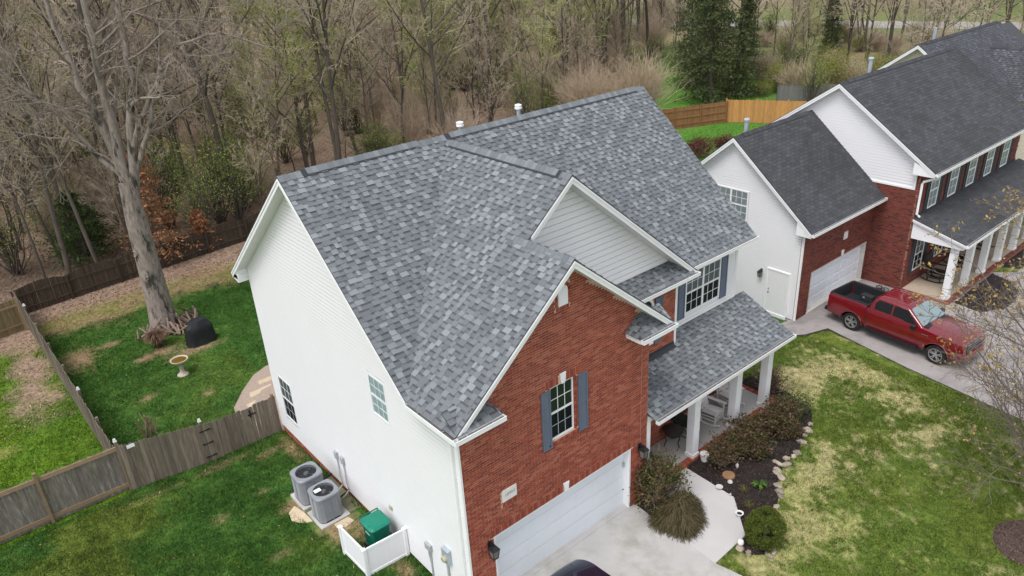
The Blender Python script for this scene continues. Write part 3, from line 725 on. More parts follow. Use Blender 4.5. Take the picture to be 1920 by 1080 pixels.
lantern(T0, .58, 1.88, H, 1.15); lantern(T0, 5.95, 1.90, H, 1.15)
# expansion joint beside the door
q = MB(T0); q.box(5.985, -.002, 0, 5.998, .0012, 5.7); q.build('caulk_joint', M('caulk', (.42, .30, .23), .9), fw)

# ---- left side wall, white siding on a low brick foundation
def ztopL(y): return min(ZE+PM*(y-YE) if y > 1.5 else ZE-.02, ZE+PR*(11.6-y))-.13
def spanL(z):
    a = .1; b = D-.06
    if z > ztopL(1.5): a = max(a, YE+(z+.13-ZE)/PM)
    b = min(b, 11.6-(z+.13-ZE)/PR)
    return [(a, b)] if b > a else []
holL = [(9.6, 10.58, .68, 2.34), (2.99, 3.83, 4.2, 5.44)]
TL = Tl(0.)
lw = wall_panel(Tl(0.02), .06, D, -.6, ztopL, [], .12, H, WHITE, 'side_wall', kinks=(1.5, 1.501, YR)); lw['label'] = 'tall white siding wall facing the air conditioners'
siding(Tl(-.02), .0, 9.95, .125, lambda z: cut(spanL(z), holL, z), lw)
lay_bricks(Tl(0.012), brick_list(.05, D, -.55, -.005, [], None), lw, BRICK, name='foundation_brick')
q = MB(); q.box(-.040, -.014, 0, .011, .02, ZE-.1).box(-.040, .02, 0, -.012, .11, ZE-.1); q.build('corner_trim', WTRIM, H)
q = MB(TL); q.box(D-.07, -.02, -.02, D+.015, .014, ZE-.1); q.build('corner_trim', WTRIM, H)
window(Tl(.0), 9.6, 10.58, .68, 2.34, H, 3, 2, 1, ROOM, BLINDG, label='ground floor side window by the fence', gridlow=0)
window(Tl(.0), 2.99, 3.83, 4.2, 5.44, H, 3, 2, 1, BLIND, BLIND, label='upper side window with pale blue blinds')
# rear and right walls
q = MB(); q.box(.15, D-.13, -.6, WW, D, ZE-.1); q.build('rear_wall', WHITE, H)
q = MB(); yz = [(1.72, -.2), (D-.13, -.2), (D-.13, 5.8), (YR, ZR-.15), (1.72, 5.95)]
q.prism([(WW-.14, y, z) for y, z in yz], [(WW, y, z) for y, z in yz]); q.build('right_wall', WHITE, H)
# downspout on the front left corner and utilities on the side wall
q = MB(); q.tube([(-.36, -.12, 5.78), (-.36, -.12, 5.70), (-.075, .2, 5.5), (-.075, .2, 5.4)], .042, 8); q.build('downspout_elbow', WTRIM, H)
q = MB(); q.box(-.105, .17, .1, -.02, .24, 5.45); q.build('downspout', WTRIM, H, bevel=.008)
q = MB(); q.box(-.14, .80, 1.18, -.015, 1.08, 1.62); mb = q.build('electric_meter_box', GREYL, H, label='grey electric meter box on the white side wall', bevel=.01)
q = MB(lambda a, b, c: (-.14-c, .95+a, 1.33+b)); q.lathe([(.085, 0), (.085, .05), (.07, .07)], n=16); q.build('meter_dial', M('meter_face', (.42, .38, .25), .25), mb)
q = MB(); q.tube([(-.06, .98, 1.2), (-.06, .98, -.15)], .03, 8); q.build('conduit', CONDUIT, mb)
q = MB(); q.box(-.11, 1.70, .95, -.015, 1.95, 1.15); tb = q.build('telecom_box', CONDUIT, H, label='small grey cable box on the side wall', bevel=.01)
q = MB()
for dy in (-.06, 0., .06): q.tube([(-.05, 1.82+dy, .96), (-.05, 1.82+dy*.8, .7), (-.05, 1.8+dy*.2, .45), (-.05, 1.8+dy*.2, -.1)], .014, 6)
q.build('conduit', CONDUIT, tb)
q = MB(); q.box(-.07, 3.62, 1.05, -.012, 3.75, 1.19); q.build('outlet_cover', M('tan_plastic', (.42, .36, .24), .5), H, bevel=.01)
for k, (y, z) in enumerate(((6.78, 1.16), (6.38, 1.18))):
    q = MB(); q.box(-.10, y-.08, z-.12, -.012, y+.08, z+.14); db = q.build('disconnect_box', CONDUIT, H, label='grey shut-off box above the air conditioners', bevel=.01)
    q = MB(); q.tube([(-.06, y, z-.12), (-.06, y-.02, z-.4), (-.09, y-.06, z-.75), (-.07, y-.10, z-1.05), (-.3, y-.12, z-1.2)], .02, 7); q.build('flexible_conduit', CONDUIT, db, smooth=True)

# ---- set-back brick bay with the arched window, siding gable above, pent roof between
YB = 1.3; q = Tf(YB)
bay = wall_panel(Tf(YB+.009), 6.2, 8.97, 0, lambda u: 5.85, [], .12, H, MORTAR, 'brick_bay_wall')
lay_bricks(q, brick_list(6.3, 8.97, 0.1, 5.85, [(7.02, 7.98, 4.0, 5.5)], None), bay, BRICK)
aw = MB(q); arch = [(7.05, 4.0), (7.95, 4.0)]+[(7.5+.45*math.cos(t), 5.22+.40*math.sin(t)) for t in np.linspace(0, math.pi, 15)]
inn = [(7.13, 4.08), (7.87, 4.08)]+[(7.5+.37*math.cos(t), 5.22+.32*math.sin(t)) for t in np.linspace(0, math.pi, 15)]
n = len(arch); ia = [aw.P(x, .05, z) for x, z in arch]; ib = [aw.P(x, .05, z) for x, z in inn]; ic = [aw.P(x, -.02, z) for x, z in arch]; id_ = [aw.P(x, .0, z) for x, z in inn]
for k in range(n):
    j = (k+1) % n; aw.face(ia[k], ia[j], ib[j], ib[k]); aw.face(ia[k], ia[j], ic[j], ic[k]); aw.face(ib[k], ib[j], id_[j], id_[k])
aw = aw.build('arched_window', WTRIM, H, label='white arched window in the set-back brick bay')
pane(q, [(x, .012, z) for x, z in inn], aw)
g_ = MB(q); g_.face(*[g_.P(x, .006, z) for x, z in inn]); g_.build('window_back', ROOMG, aw)  # backing sheet, the dark of the room painted in as colour
g_ = MB(q); g_.box(7.49, .012, 4.08, 7.51, .03, 5.53).box(7.13, .012, 4.65, 7.87, .03, 4.67).box(7.13, .012, 5.2, 7.87, .032, 5.23); g_.build('muntin', WTRIM, aw)
shutter(q, 8.02, 8.34, 3.96, 5.44, H, SHUTTER)
q = MB(); q.box(8.97, YB-.0, 3.3, 9.06, 1.72, 5.85); q.build('corner_trim', WTRIM, H)
# front siding wall of the main block with the double window
TM = Tf(E0)
mw = wall_panel(Tf(E0+.05), 6.3, WW, 2.9, lambda u: 5.95, [], .12, H, WHITE, 'front_siding_wall')
hm = [(9.93, 11.70, 4.03, 5.46)]
siding(Tf(E0+.02), 3.3, 5.85, .125, lambda z: cut([(9.06, WW-.08)], hm, z), mw)
window(Tf(E0+.005), 9.93, 11.70, 4.03, 5.46, H, 3, 2, 2, ROOM, BLINDG, label='wide double sash window above the porch roof')
shutter(TM, 9.60, 9.91, 3.95, 5.47, H, SHUTTER); shutter(TM, 11.73, 12.06, 3.95, 5.47, H, SHUTTER)
q = MB(TM); q.box(WW-.08, -.02, 3.3, WW+.015, .016, 5.85); q.build('corner_trim', WTRIM, H)
# upper siding gable
YG = 1.55
zu = lambda x: min(zl(x), zl(2*X2-x))-.13
ug = wall_panel(Tf(YG+.06), 1.0, 8.9, 5.9, zu, [], .1, H, WHITE, 'siding_gable_wall', kinks=(X2,)); ug['label'] = 'white board gable above the brick gable'
siding(Tf(YG+.02), 6.27, 9.82, .172, lambda z: [((z+.13-ZE)/P1-OX, 2*X2-((z+.13-ZE)/P1-OX))], ug, rev=.008, groove=.014)

# ---- roof
RT = MB(); RT.prism([(-.3, 1.6, ZE-.25), (WW+.3, 1.6, ZE-.25), (WW+.3, YR, ZR-.2), (-.3, YR, ZR-.2)], [(-.3, 1.6, ZE-.22), (WW+.3, 1.6, ZE-.22), (WW+.3, YR, ZR-.17), (-.3, YR, ZR-.17)])
RF = RT.build('roof', DECK, H, label='cross gabled roof of mottled blue-grey shingles')
XR0, XR1 = -.40, WW+.40
def deck(poly, name='roof_deck'): return slope_slab(poly, .001, .03, RF, DECK, name)
deck([(XR0, YE, ZE), (XR1, YE, ZE), (XR1, YR, ZR), (XR0, YR, ZR)])
deck([(XR0, YR, ZR), (XR1, YR, ZR), (XR1, 11.6, ZE), (XR0, 11.6, ZE)])
yv = lambda x: YE+P1*(x+OX)/PM                      # valley line
deck([(-OX, -OY, ZE), (-OX, YE+.05, ZE), (XG, yv(XG)+.05, zl(XG)), (XG, -OY, zl(XG))])
deck([(XG, 1.05, zl(XG)), (XG, yv(XG)+.05, zl(XG)), (X2, yv(X2)+.05, zl(X2)), (X2, 1.05, zl(X2))])
deck([(X2, 1.05, zl(X2)), (X2, yv(X2)+.05, zl(X2)), (2*X2+OX, YE+.05, ZE), (2*X2+OX, 1.05, ZE)])
deck([(XG, -OY, zl(XG)), (XG, YG, zl(XG)), (W1+OX, YG, ZE), (W1+OX, -OY, ZE)])
PY0, PZ0, PX0, PX1 = -.25, 2.85, W1+.01, 13.12; PSL = (3.73-PZ0)/(E0-PY0)
deck([(PX0, PY0, PZ0), (PX1, PY0, PZ0), (PX1, E0, 3.73), (PX0, E0, 3.73)], 'porch_roof_deck')
deck([(5.9, 1.0, ZE), (2*X2+.2, 1.0, ZE), (2*X2+.2, YG, 6.26), (5.9, YG, 6.26)], 'pent_roof_deck')
PAL = [(.132, .142, .154), (.152, .164, .177), (.174, .188, .202), (.208, .227, .241), (.245, .270, .283)]
rf = Roof(PAL, ((.8, 2.6, 4, 3.6, 2.2), (3.2, 5, 3, .6, .15)), seed=5)
zmain = lambda y: ZE+PM*(y-YE)
inwing = lambda p: -OX < p.x < 2*X2+OX and p.z+.14 < min(zl(p.x), zl(2*X2-p.x)) and p.y > 1.2
LM = math.hypot(YR-YE, ZR-ZE)
rf.slope((XR0, YE-.02, ZE-.017), (1, 0, 0), (0, 1, PM), LM, lambda v: (0, XR1-XR0), inwing)
rf.slope((XR0, 11.62, ZE-.017), (1, 0, 0), (0, -1, PR), math.hypot(11.6-YR, ZR-ZE), lambda v: (0, XR1-XR0))
c1 = math.sqrt(1+P1*P1)
def hid(p): return p.y > 1.3 and zmain(p.y) > p.z+.16
def lefts(v):
    x = -OX+v/c1; return (0 if x < XG else 1.05+OY, yv(x)+OY+.25)
rf.slope((-OX-.02, -OY, ZE-.017), (0, 1, 0), (1, 0, P1), (X2+OX)*c1, lefts, hid)
rf.slope((2*X2+OX+.02, 1.05, ZE-.017), (0, 1, 0), (-1, 0, P1), (X2+OX)*c1, lambda v: (0, yv(-OX+v/c1)-1.05+.25), hid)
rf.slope((W1+OX+.02, -OY, ZE-.017), (0, 1, 0), (-1, 0, P1), (XG+OX)*c1, lambda v: (0, YG+OY))
rf.slope((PX0, PY0-.02, PZ0-.012), (1, 0, 0), (0, 1, PSL), math.hypot(E0-PY0, .88), lambda v: (0, PX1-PX0), lambda p: p.y > YB+.1 and p.x < 8.9)
rf.slope((5.9, .98, ZE-.012), (1, 0, 0), (0, 1, .35/.55), math.hypot(.55, .35), lambda v: (0, 2*X2+.2-5.9), lambda p: p.x < 6.4 and p.z < zl(W1-p.x)-.1)
# hipped eave returns of the brick gable
def eave_return(xa, xb, hipright, ztop=6.27):
    L = math.hypot(OY, ztop-ZE); sl = (ztop-ZE)/OY
    q = MB(); q.box(xa+.02, -OY+.02, ZE-.16, xb-.02, -.001, ZE-.03); q.build('eave_return_box', WTRIM, RF)
    if hipright:
        deck([(xa, -OY, ZE), (xb, -OY, ZE), (xb-.42, -.01, ztop), (xa, -.01, ztop)]); deck([(xb, -OY, ZE), (xb, -.01, ZE), (xb-.42, -.01, ztop)])
        rf.slope((xa, -OY-.02, ZE-.013), (1, 0, 0), (0, OY, ztop-ZE), L, lambda v: (0, xb-xa-.42*v/L), lambda p: p.z < zl(p.x)-.1 and p.z > zl(p.x)-.02)
        rf.slope((xb+.02, -OY, ZE-.013), (0, 1, 0), (-.42, 0, ztop-ZE), math.hypot(.42, ztop-ZE), lambda v: (OY*min(1, v/math.hypot(.42, ztop-ZE)), OY-.005))
    else:
        deck([(xa, -OY, ZE), (xb, -OY, ZE), (xb, -.01, ztop), (xa+.42, -.01, ztop)]); deck([(xa, -OY, ZE), (xa, -.01, ZE), (xa+.42, -.01, ztop)])
        rf.slope((xa, -OY-.02, ZE-.013), (1, 0, 0), (0, OY, ztop-ZE), L, lambda v: (.42*v/L, xb-xa))
        rf.slope((xa-.02, -OY, ZE-.013), (0, 1, 0), (.42, 0, ztop-ZE), math.hypot(.42, ztop-ZE), lambda v: (OY*min(1, v/math.hypot(.42, ztop-ZE)), OY-.005))
eave_return(-OX+.02, .90, True); eave_return(5.33, W1+OX-.02, False)
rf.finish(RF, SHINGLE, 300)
n1_ = Vector((0, -1, -PM)).normalized(); n2_ = Vector((0, 1, -PR)).normalized()
xm = X2-.15
CAPS = [PAL[1], PAL[2], PAL[2], PAL[3]]
ridge_caps((XR0, YR, ZR), (xm-.3, YR, ZR), n1_, n2_, RF, SHINGLE, CAPS, vent=.62)
ridge_caps((xm-.3, YR, ZR), (XR1, YR, ZR), n1_, n2_, RF, SHINGLE, CAPS, vent=.45)
m1_ = Vector((-1, 0, -P1)).normalized(); m2_ = Vector((1, 0, -P1)).normalized()
ridge_caps((X2, 1.05, zl(X2)), (X2, yv(X2)+.1, zl(X2)), m1_, m2_, RF, SHINGLE, CAPS, vent=.35)
ridge_caps((XG, -OY, zl(XG)), (XG, YG-.1, zl(XG)), m1_, m2_, RF, SHINGLE, CAPS)
q = MB(); q.prism([(W1, YB-.012, 3.40), (8.97, YB-.012, 3.40), (8.97, YB-.012, 3.66), (W1, YB-.012, 3.66)], [(W1, YB-.001, 3.40), (8.97, YB-.001, 3.40), (8.97, YB-.001, 3.66), (W1, YB-.001, 3.66)])
q.prism([(W1+.01, YB-.14, PZ0+PSL*(YB-.14-PY0)+.016), (8.95, YB-.14, PZ0+PSL*(YB-.14-PY0)+.016), (8.95, YB, PZ0+PSL*(YB-PY0)+.018), (W1+.01, YB, PZ0+PSL*(YB-PY0)+.018)], [(W1+.01, YB-.14, PZ0+PSL*(YB-.14-PY0)+.022), (8.95, YB-.14, PZ0+PSL*(YB-.14-PY0)+.022), (8.95, YB, PZ0+PSL*(YB-PY0)+.024), (W1+.01, YB, PZ0+PSL*(YB-PY0)+.024)])
q.build('black_flashing', RIDGEV, RF)
q = MB(); q.box(8.99, E0-.02, 3.66, WW, E0-.001, 3.80); q.build('skirt_trim', WTRIM, H)
# fascia, soffits
def rake_y(p, q_, y, th, h, parent, back, sof=True):     # rake on a gable facing -y; p,q = (x,z) ends on the roof plane
    b = MB(); (xa, za), (xb, zb) = p, q_
    b.prism([(xa, y, za-.033-h), (xb, y, zb-.033-h), (xb, y, zb-.033), (xa, y, za-.033)], [(xa, y+th, za-.033-h), (xb, y+th, zb-.033-h), (xb, y+th, zb-.033), (xa, y+th, za-.033)]); b.build('rake_board', WTRIM, parent)
    b = MB(); h2 = .06
    b.prism([(xa, y-.018, za-.033-h2), (xb, y-.018, zb-.033-h2), (xb, y-.018, zb-.033), (xa, y-.018, za-.033)], [(xa, y-.001, za-.033-h2), (xb, y-.001, zb-.033-h2), (xb, y-.001, zb-.033), (xa, y-.001, za-.033)]); b.build('rake_moulding', WTRIM, parent)
    b = MB(); b.prism([(xa, y+th, za-.033-h+.01), (xb, y+th, zb-.033-h+.01), (xb, back, zb-.033-h+.01), (xa, back, za-.033-h+.01)], [(xa, y+th, za-.04), (xb, y+th, zb-.04), (xb, back, zb-.04), (xa, back, za-.04)]); b.build('rake_soffit', SOFFIT, parent)
rake_y((-OX, ZE), (XG, zl(XG)), -OY, .025, .17, H, -.002); rake_y((XG, zl(XG)), (W1+OX, ZE), -OY, .025, .17, H, -.002)
xl_ = 3.25
rake_y((xl_, zl(xl_)), (X2, zl(X2)), 1.05, .025, .17, H, YG); rake_y((X2, zl(X2)), (2*X2+OX, ZE), 1.05, .025, .17, H, YG)
def rake_x(p, q_, x, th, h, parent, back):               # rake on a gable facing -x / +x; p,q = (y,z)
    b = MB(); (ya, za), (yb, zb) = p, q_
    b.prism([(x, ya, za-.033-h), (x, yb, zb-.033-h), (x, yb, zb-.033), (x, ya, za-.033)], [(x+th, ya, za-.033-h), (x+th, yb, zb-.033-h), (x+th, yb, zb-.033), (x+th, ya, za-.033)]); b.build('rake_board', WTRIM, parent)
    b = MB(); s_ = -1 if back > x else 1
    b.prism([(x+s_*.018, ya, za-.095), (x+s_*.018, yb, zb-.095), (x+s_*.018, yb, zb-.033), (x+s_*.018, ya, za-.033)], [(x+s_*.001, ya, za-.095), (x+s_*.001, yb, zb-.095), (x+s_*.001, yb, zb-.033), (x+s_*.001, ya, za-.033)]); b.build('rake_moulding', WTRIM, parent)
    b = MB(); b.prism([(x+th, ya, za-.033-h+.01), (x+th, yb, zb-.033-h+.01), (back, yb, zb-.033-h+.01), (back, ya, za-.033-h+.01)], [(x+th, ya, za-.04), (x+th, yb, zb-.04), (back, yb, zb-.04), (back, ya, za-.04)]); b.build('rake_soffit', SOFFIT, parent)
rake_x((YE+.02, ZE), (YR, ZR), XR0, .025, .17, H, -.002); rake_x((YR, ZR), (11.6, ZE), XR0, .025, .17, H, -.002)
rake_x((YE+.02, ZE), (YR, ZR), XR1-.025, .025, .17, H, WW); rake_x((YR, ZR), (11.6, ZE), XR1-.025, .025, .17, H, WW)
q = MB(); pk = [(11.6, ZE-.05), (11.6, ZE-.22), (D-.02, ZE-.30), (D-.02, ZE+.12)]
q.prism([(XR0+.03, y, z) for y, z in pk], [(.0, y, z) for y, z in pk]); q.build('boxed_eave_end', WTRIM, H)
# boxed eaves and gutters
q = MB(); q.box(-OX+.005, -OY+.03, ZE-.17, .1, YE+.1, ZE-.035); q.build('eave_box', SOFFIT, H)
q = MB(); q.box(2*X2-.1, YE+.012, ZE-.19, XR1-.03, E0+.02, ZE-.035); q.build('eave_box', SOFFIT, H)
q = MB(); q.box(6.5, 1.02, ZE-.17, 2*X2+.3, YB+.1, ZE-.035); q.build('eave_box', SOFFIT, H)
q = MB(); q.box(XR0+.03, 11.2, ZE-.19, XR1-.03, 11.58, ZE-.035); q.build('eave_box', SOFFIT, H)
gutter((-OX, -OY-.08, ZE), (-OX, YE-.02, ZE), (-1, 0, 0), H); gutter((-OX-.1, -OY-.02, ZE), (.9, -OY-.02, ZE), (0, -1, 0), H)
gutter((5.33, -OY-.02, ZE), (W1+OX+.02, -OY-.02, ZE), (0, -1, 0), H)
gutter((6.72, 1.0, ZE), (2*X2+OX, 1.0, ZE), (0, -1, 0), H); gutter((2*X2+.36, YE-.01, ZE), (XR1+.02, YE-.01, ZE), (0, -1, 0), H)
gutter((PX0+.04, PY0-.02, PZ0), (PX1+.05, PY0-.02, PZ0), (0, -1, 0), H)
q = MB(); q.tube([(13.0, -.28, 2.74), (13.0, -.28, 2.66), (12.92, -.1, 2.55), (12.86, -.05, 2.5)], .04, 8); q.build('downspout_elbow', WTRIM, H)
# roof vents behind the ridge
for x, h in ((5.56, 10.20), (7.82, 10.30)):
    q = MB(); yb = 6.75; q.tube([(x, yb, 9.5), (x, yb, h-.08)], .06, 14); v = q.build('vent_pipe', GREYL, RF, smooth=True, label='galvanised roof vent pipe with white cap')
    q = MB(); q.lathe([(.07, -.10), (.115, -.08), (.115, -.03), (.08, -.02), (.08, .0), (.11, .01), (.11, .04), (.04, .065)], (x, yb, h), 16); q.build('vent_cap', WTRIM, v, smooth=True)

# ---- porch
q = MB(); q.box(6.29, .17, -.2, 13.0, E0+.1, .132); q.build('porch_floor', PORCHC, H)
for x in (9.35, 11.6): q = MB(); q.box(x, .2, .13, x+.012, E0, .1335); q.build('floor_joint', GREYD, H)
q = MB(); q.box(6.29, -.02, -.2, 13.08, .17, .075).box(13.0, .17, -.2, 13.08, E0, .075); pe = q.build('porch_edge', NMORTAR, H)
row_bricks(Tf(.17), [(x, x+.058, .0755, .147, 0, .2) for x in np.arange(6.9, 13.0, .0677)], pe, BRICK, 'edging_brick')
row_bricks(Tf(0), [(12.89, 13.09, .0755, .1465, -y-.058, -y) for y in np.arange(.18, E0-.05, .0677)], pe, BRICK, 'edging_brick')
for r in range(3): row_bricks(Tf(-.02), [(x, x+.193, -.13+r*BH, -.13+r*BH+.058, -.01, .008) for x in np.arange(6.9+.1*(r % 2), 12.9, BL)], pe, BRICK, 'riser_brick')
pw = wall_panel(Tf(E0+.009), 6.27, WW, 0, lambda u: 2.9, [], .1, H, NMORTAR, 'porch_wall')
lay_bricks(Tf(E0), brick_list(6.28, WW, .13, 2.75, [], None), pw, BRICK, name='porch_brick')
for x in (8.64, 10.76, 12.48):
    q = MB(); q.box(x-.135, .03, .145, x+.135, .30, 2.62); c_ = q.build('column', WTRIM, H, bevel=.006, label='square white porch column')
    q = MB(); q.box(x-.16, .005, .145, x+.16, .325, .27); q.build('column_base', WTRIM, c_, bevel=.008)
    q = MB(); q.box(x-.16, .005, 2.52, x+.16, .325, 2.63); q.build('column_cap', WTRIM, c_, bevel=.008)
q = MB(); q.box(6.30, .03, .14, 6.46, .20, 2.62); q.build('pilaster', WTRIM, H)
q = MB(); q.box(6.33, .02, 2.60, 13.0, .31, 2.79); q.build('porch_beam', WTRIM, H)
q = MB(); q.box(6.33, -.2, 2.79, 13.08, E0, 2.815); q.build('porch_ceiling', SOFFIT, H)
q = MB(); q.prism([(13.08, -.2, 2.80), (13.08, E0, 2.80), (13.08, E0, 3.69), (13.08, -.2, 2.82)], [(13.0, -.2, 2.80), (13.0, E0, 2.80), (13.0, E0, 3.69), (13.0, -.2, 2.82)]); q.build('porch_gable_end', WHITE, H)
# ================================================================== things in the yard and on the porch
def fence(name, label, p0, p1, h, mat, side, posts, rails, railmat, postmat, pw=.14, gap=.006, group=None, posth=None, ch=None, caps=(), postface=1, arch=0, railh=.09):
    a = Vector(p0); b = Vector(p1); d = (b-a).normalized(); L = (b-a).length; n = Vector((-d.y, d.x))*side; ang = math.atan2(d.y, d.x)
    r = thing(name, label, 'fence' if 'gate' not in name else 'gate', (*a, gzf(*a)), group)
    ms = {}; k = 0; t = gap
    ps = posts if hasattr(posts, '__len__') else list(np.arange(0, L+.01, posts))
    bay = lambda t: (min((t-q for q in ps if q <= t), default=0), min((q-t for q in ps if q >= t), default=1))
    while t+pw*.6 < L:
        w = min(pw, L-t); hh = h(t/L)+random.uniform(-.012, .012)
        if arch:
            l_, r_ = bay(t+w/2); f = l_/(l_+r_+1e-6); hh += arch*4*f*(1-f)
        key = (round(w, 2), round(hh/.03)*.03)
        if key not in ms:
            w_, h_ = key; q = MB(); pf = [(0, 0), (w_-gap, 0), (w_-gap, h_-.025), (w_-gap-.022, h_), (.022, h_), (0, h_-.025)]
            q.prism([(x, -.009, z) for x, z in pf], [(x, .009, z) for x, z in pf]); me = q.mesh('picket'); me.materials.append(mat); ms[key] = me
        o = add('picket', ms[key], r); p = a+d*t; o.location = (p.x, p.y, gzf(*p)+.02); o.rotation_euler = (random.uniform(-.012, .012), random.uniform(-.006, .006), ang+random.uniform(-.02, .02))
        t += w; k += 1
    for z in rails:
        for t0, t1 in zip(ps, list(ps[1:])+[L]):
            if t1-t0 < .2: continue
            q = MB(); s0 = a+d*(t0+.04)-n*.03; s1 = a+d*(t1-.04)-n*.03
            q.beam((s0.x, s0.y, gzf(*s0)+z), (s1.x, s1.y, gzf(*s1)+z), .04, railh); q.build('rail', railmat, r)
    for t in ps:
        p = a+d*t-n*.055*postface; z = gzf(*p); hh = (posth or h(t/L)+.1)
        q = MB(); q.prism([(p.x+.045*i, p.y+.045*j, z-.3) for i, j in ((-1, -1), (1, -1), (1, 1), (-1, 1))], [(p.x+.045*i, p.y+.045*j, z+hh) for i, j in ((-1, -1), (1, -1), (1, 1), (-1, 1))])
        po = q.build('post', postmat, r, bevel=.006)
        if any(abs(t-c) < .01 for c in caps):
            q = MB(); q.prism([(p.x+.055*i, p.y+.055*j, z+hh) for i, j in ((-1, -1), (1, -1), (1, 1), (-1, 1))], [(p.x+.03*i, p.y+.03*j, z+hh+.10) for i, j in ((-1, -1), (1, -1), (1, 1), (-1, 1))]); q.build('post_cap_light', M('pale_plastic', (.62, .62, .60), .4), po)
    return r
# fence between the house and the yard: weathered pickets seen from outside, with a gate
side = fence('picket_fence', 'weathered brown picket fence between the gate and the corner post', (-5.0, 11.74), (-2.53, 11.36), lambda t: 1.72-.2*t, WOODG, -1, [.0, 2.44], (.35, 1.25), WOODG, WOODG, caps=(2.44,))
q = MB(); q.box(-4.78, 11.66, 1.22, -4.47, 11.675, 1.34); q.build('notice_plate', WTRIM, side, label='small white plate screwed to the fence')
gate = fence('picket_gate', 'weathered picket gate with black strap hinges beside the white house wall', (-2.54, 11.36), (-.84, 11.33), lambda t: 1.50-.08*math.sin(t*2.2), WOODG, -1, [], (), WOODG, WOODG)
q = MB(); q.beam((-2.5, 11.40, .05), (-.9, 11.37, .05), .04, .09).beam((-2.5, 11.40, .85), (-.9, 11.37, .85), .04, .09).beam((-2.45, 11.40, .08), (-.95, 11.37, .82), .04, .09); q.build('brace', WOODG, gate)
for z in (-.1, .42, .93):
    q = MB(); hp = [(-2.66, -.022), (-2.53, -.008), (-2.38, -.024), (-2.32, 0), (-2.38, .024), (-2.53, .008), (-2.66, .022), (-2.70, 0)]
    q.prism([(x, 11.345+.02*(-2.5-x), z+e) for x, e in hp], [(x, 11.322+.02*(-2.5-x), z+e) for x, e in hp]); q.build('strap_hinge', BLACK, gate)
q = MB(); q.box(-1.02, 11.295, .72, -.98, 11.325, 1.0).box(-1.08, 11.29, .80, -.8, 11.32, .84); q.build('latch', BLACK, gate)
fence('picket_fence', 'short picket section between the gate and the white siding', (-.85, 11.33), (-.04, 11.31), lambda t: 1.46, WOODG, -1, [.72], (.35, 1.15), WOODG, WOODR)
# boards with rails towards us, on the far side of the corner post
fence('board_fence', 'bleached board fence with rails and posts facing the side lawn', (-5.02, 11.86), (-12.4, 12.10), lambda t: 1.70, WOODW, -1, [.0, 2.25, 4.6, 6.9], (.22, 1.64), WOODR, WOODR, posth=1.92, gap=.003, caps=(0.0,), postface=1.1, railh=.14)
# divider along the back lawn
fence('divider_fence', 'long weathered picket fence dividing the two back lawns', (-5.08, 11.95), (-5.35, 29.2), lambda t: 1.50, WOODG, 1, 2.42, (.35, 1.2), WOODG, WOODG, posth=1.58, caps=(4.84, 14.52))
fence('back_fence', 'dark scalloped picket fence along the edge of the woods', (-5.4, 29.45), (16, 31.6), lambda t: 1.24, WOODD, 1, 2.42, (.32, 1.0), WOODD, WOODD, arch=.22, posth=1.34)
fence('rear_board_fence', 'olive board fence at the back of the left hand lawn', (-5.45, 27.6), (-10, 26.9), lambda t: 1.6, M('mossy_board', (.16, .125, .06), .9, var=.3, nscale=5, stretch=(4, 4, .4), objrand=.2), -1, 2.4, (.35, 1.3), WOODR, WOODR)
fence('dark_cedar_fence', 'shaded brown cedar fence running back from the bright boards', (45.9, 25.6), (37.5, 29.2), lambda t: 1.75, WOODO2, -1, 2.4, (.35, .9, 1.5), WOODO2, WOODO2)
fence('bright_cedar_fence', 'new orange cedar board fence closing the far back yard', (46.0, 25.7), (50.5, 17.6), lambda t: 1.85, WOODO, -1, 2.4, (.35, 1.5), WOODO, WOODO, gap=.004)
fence('grey_far_fence', 'grey weathered panel fence beyond the orange cedar boards', (55, 26.6), (60.5, 20.5), lambda t: 1.4, M('grey_board', (.16, .155, .15), .9, var=.2, objrand=.15), -1, 2.0, (.3, 1.2), M('dark_post', (.09, .09, .085), .9), M('dark_post', (.09, .09, .085), .9), pw=.2)

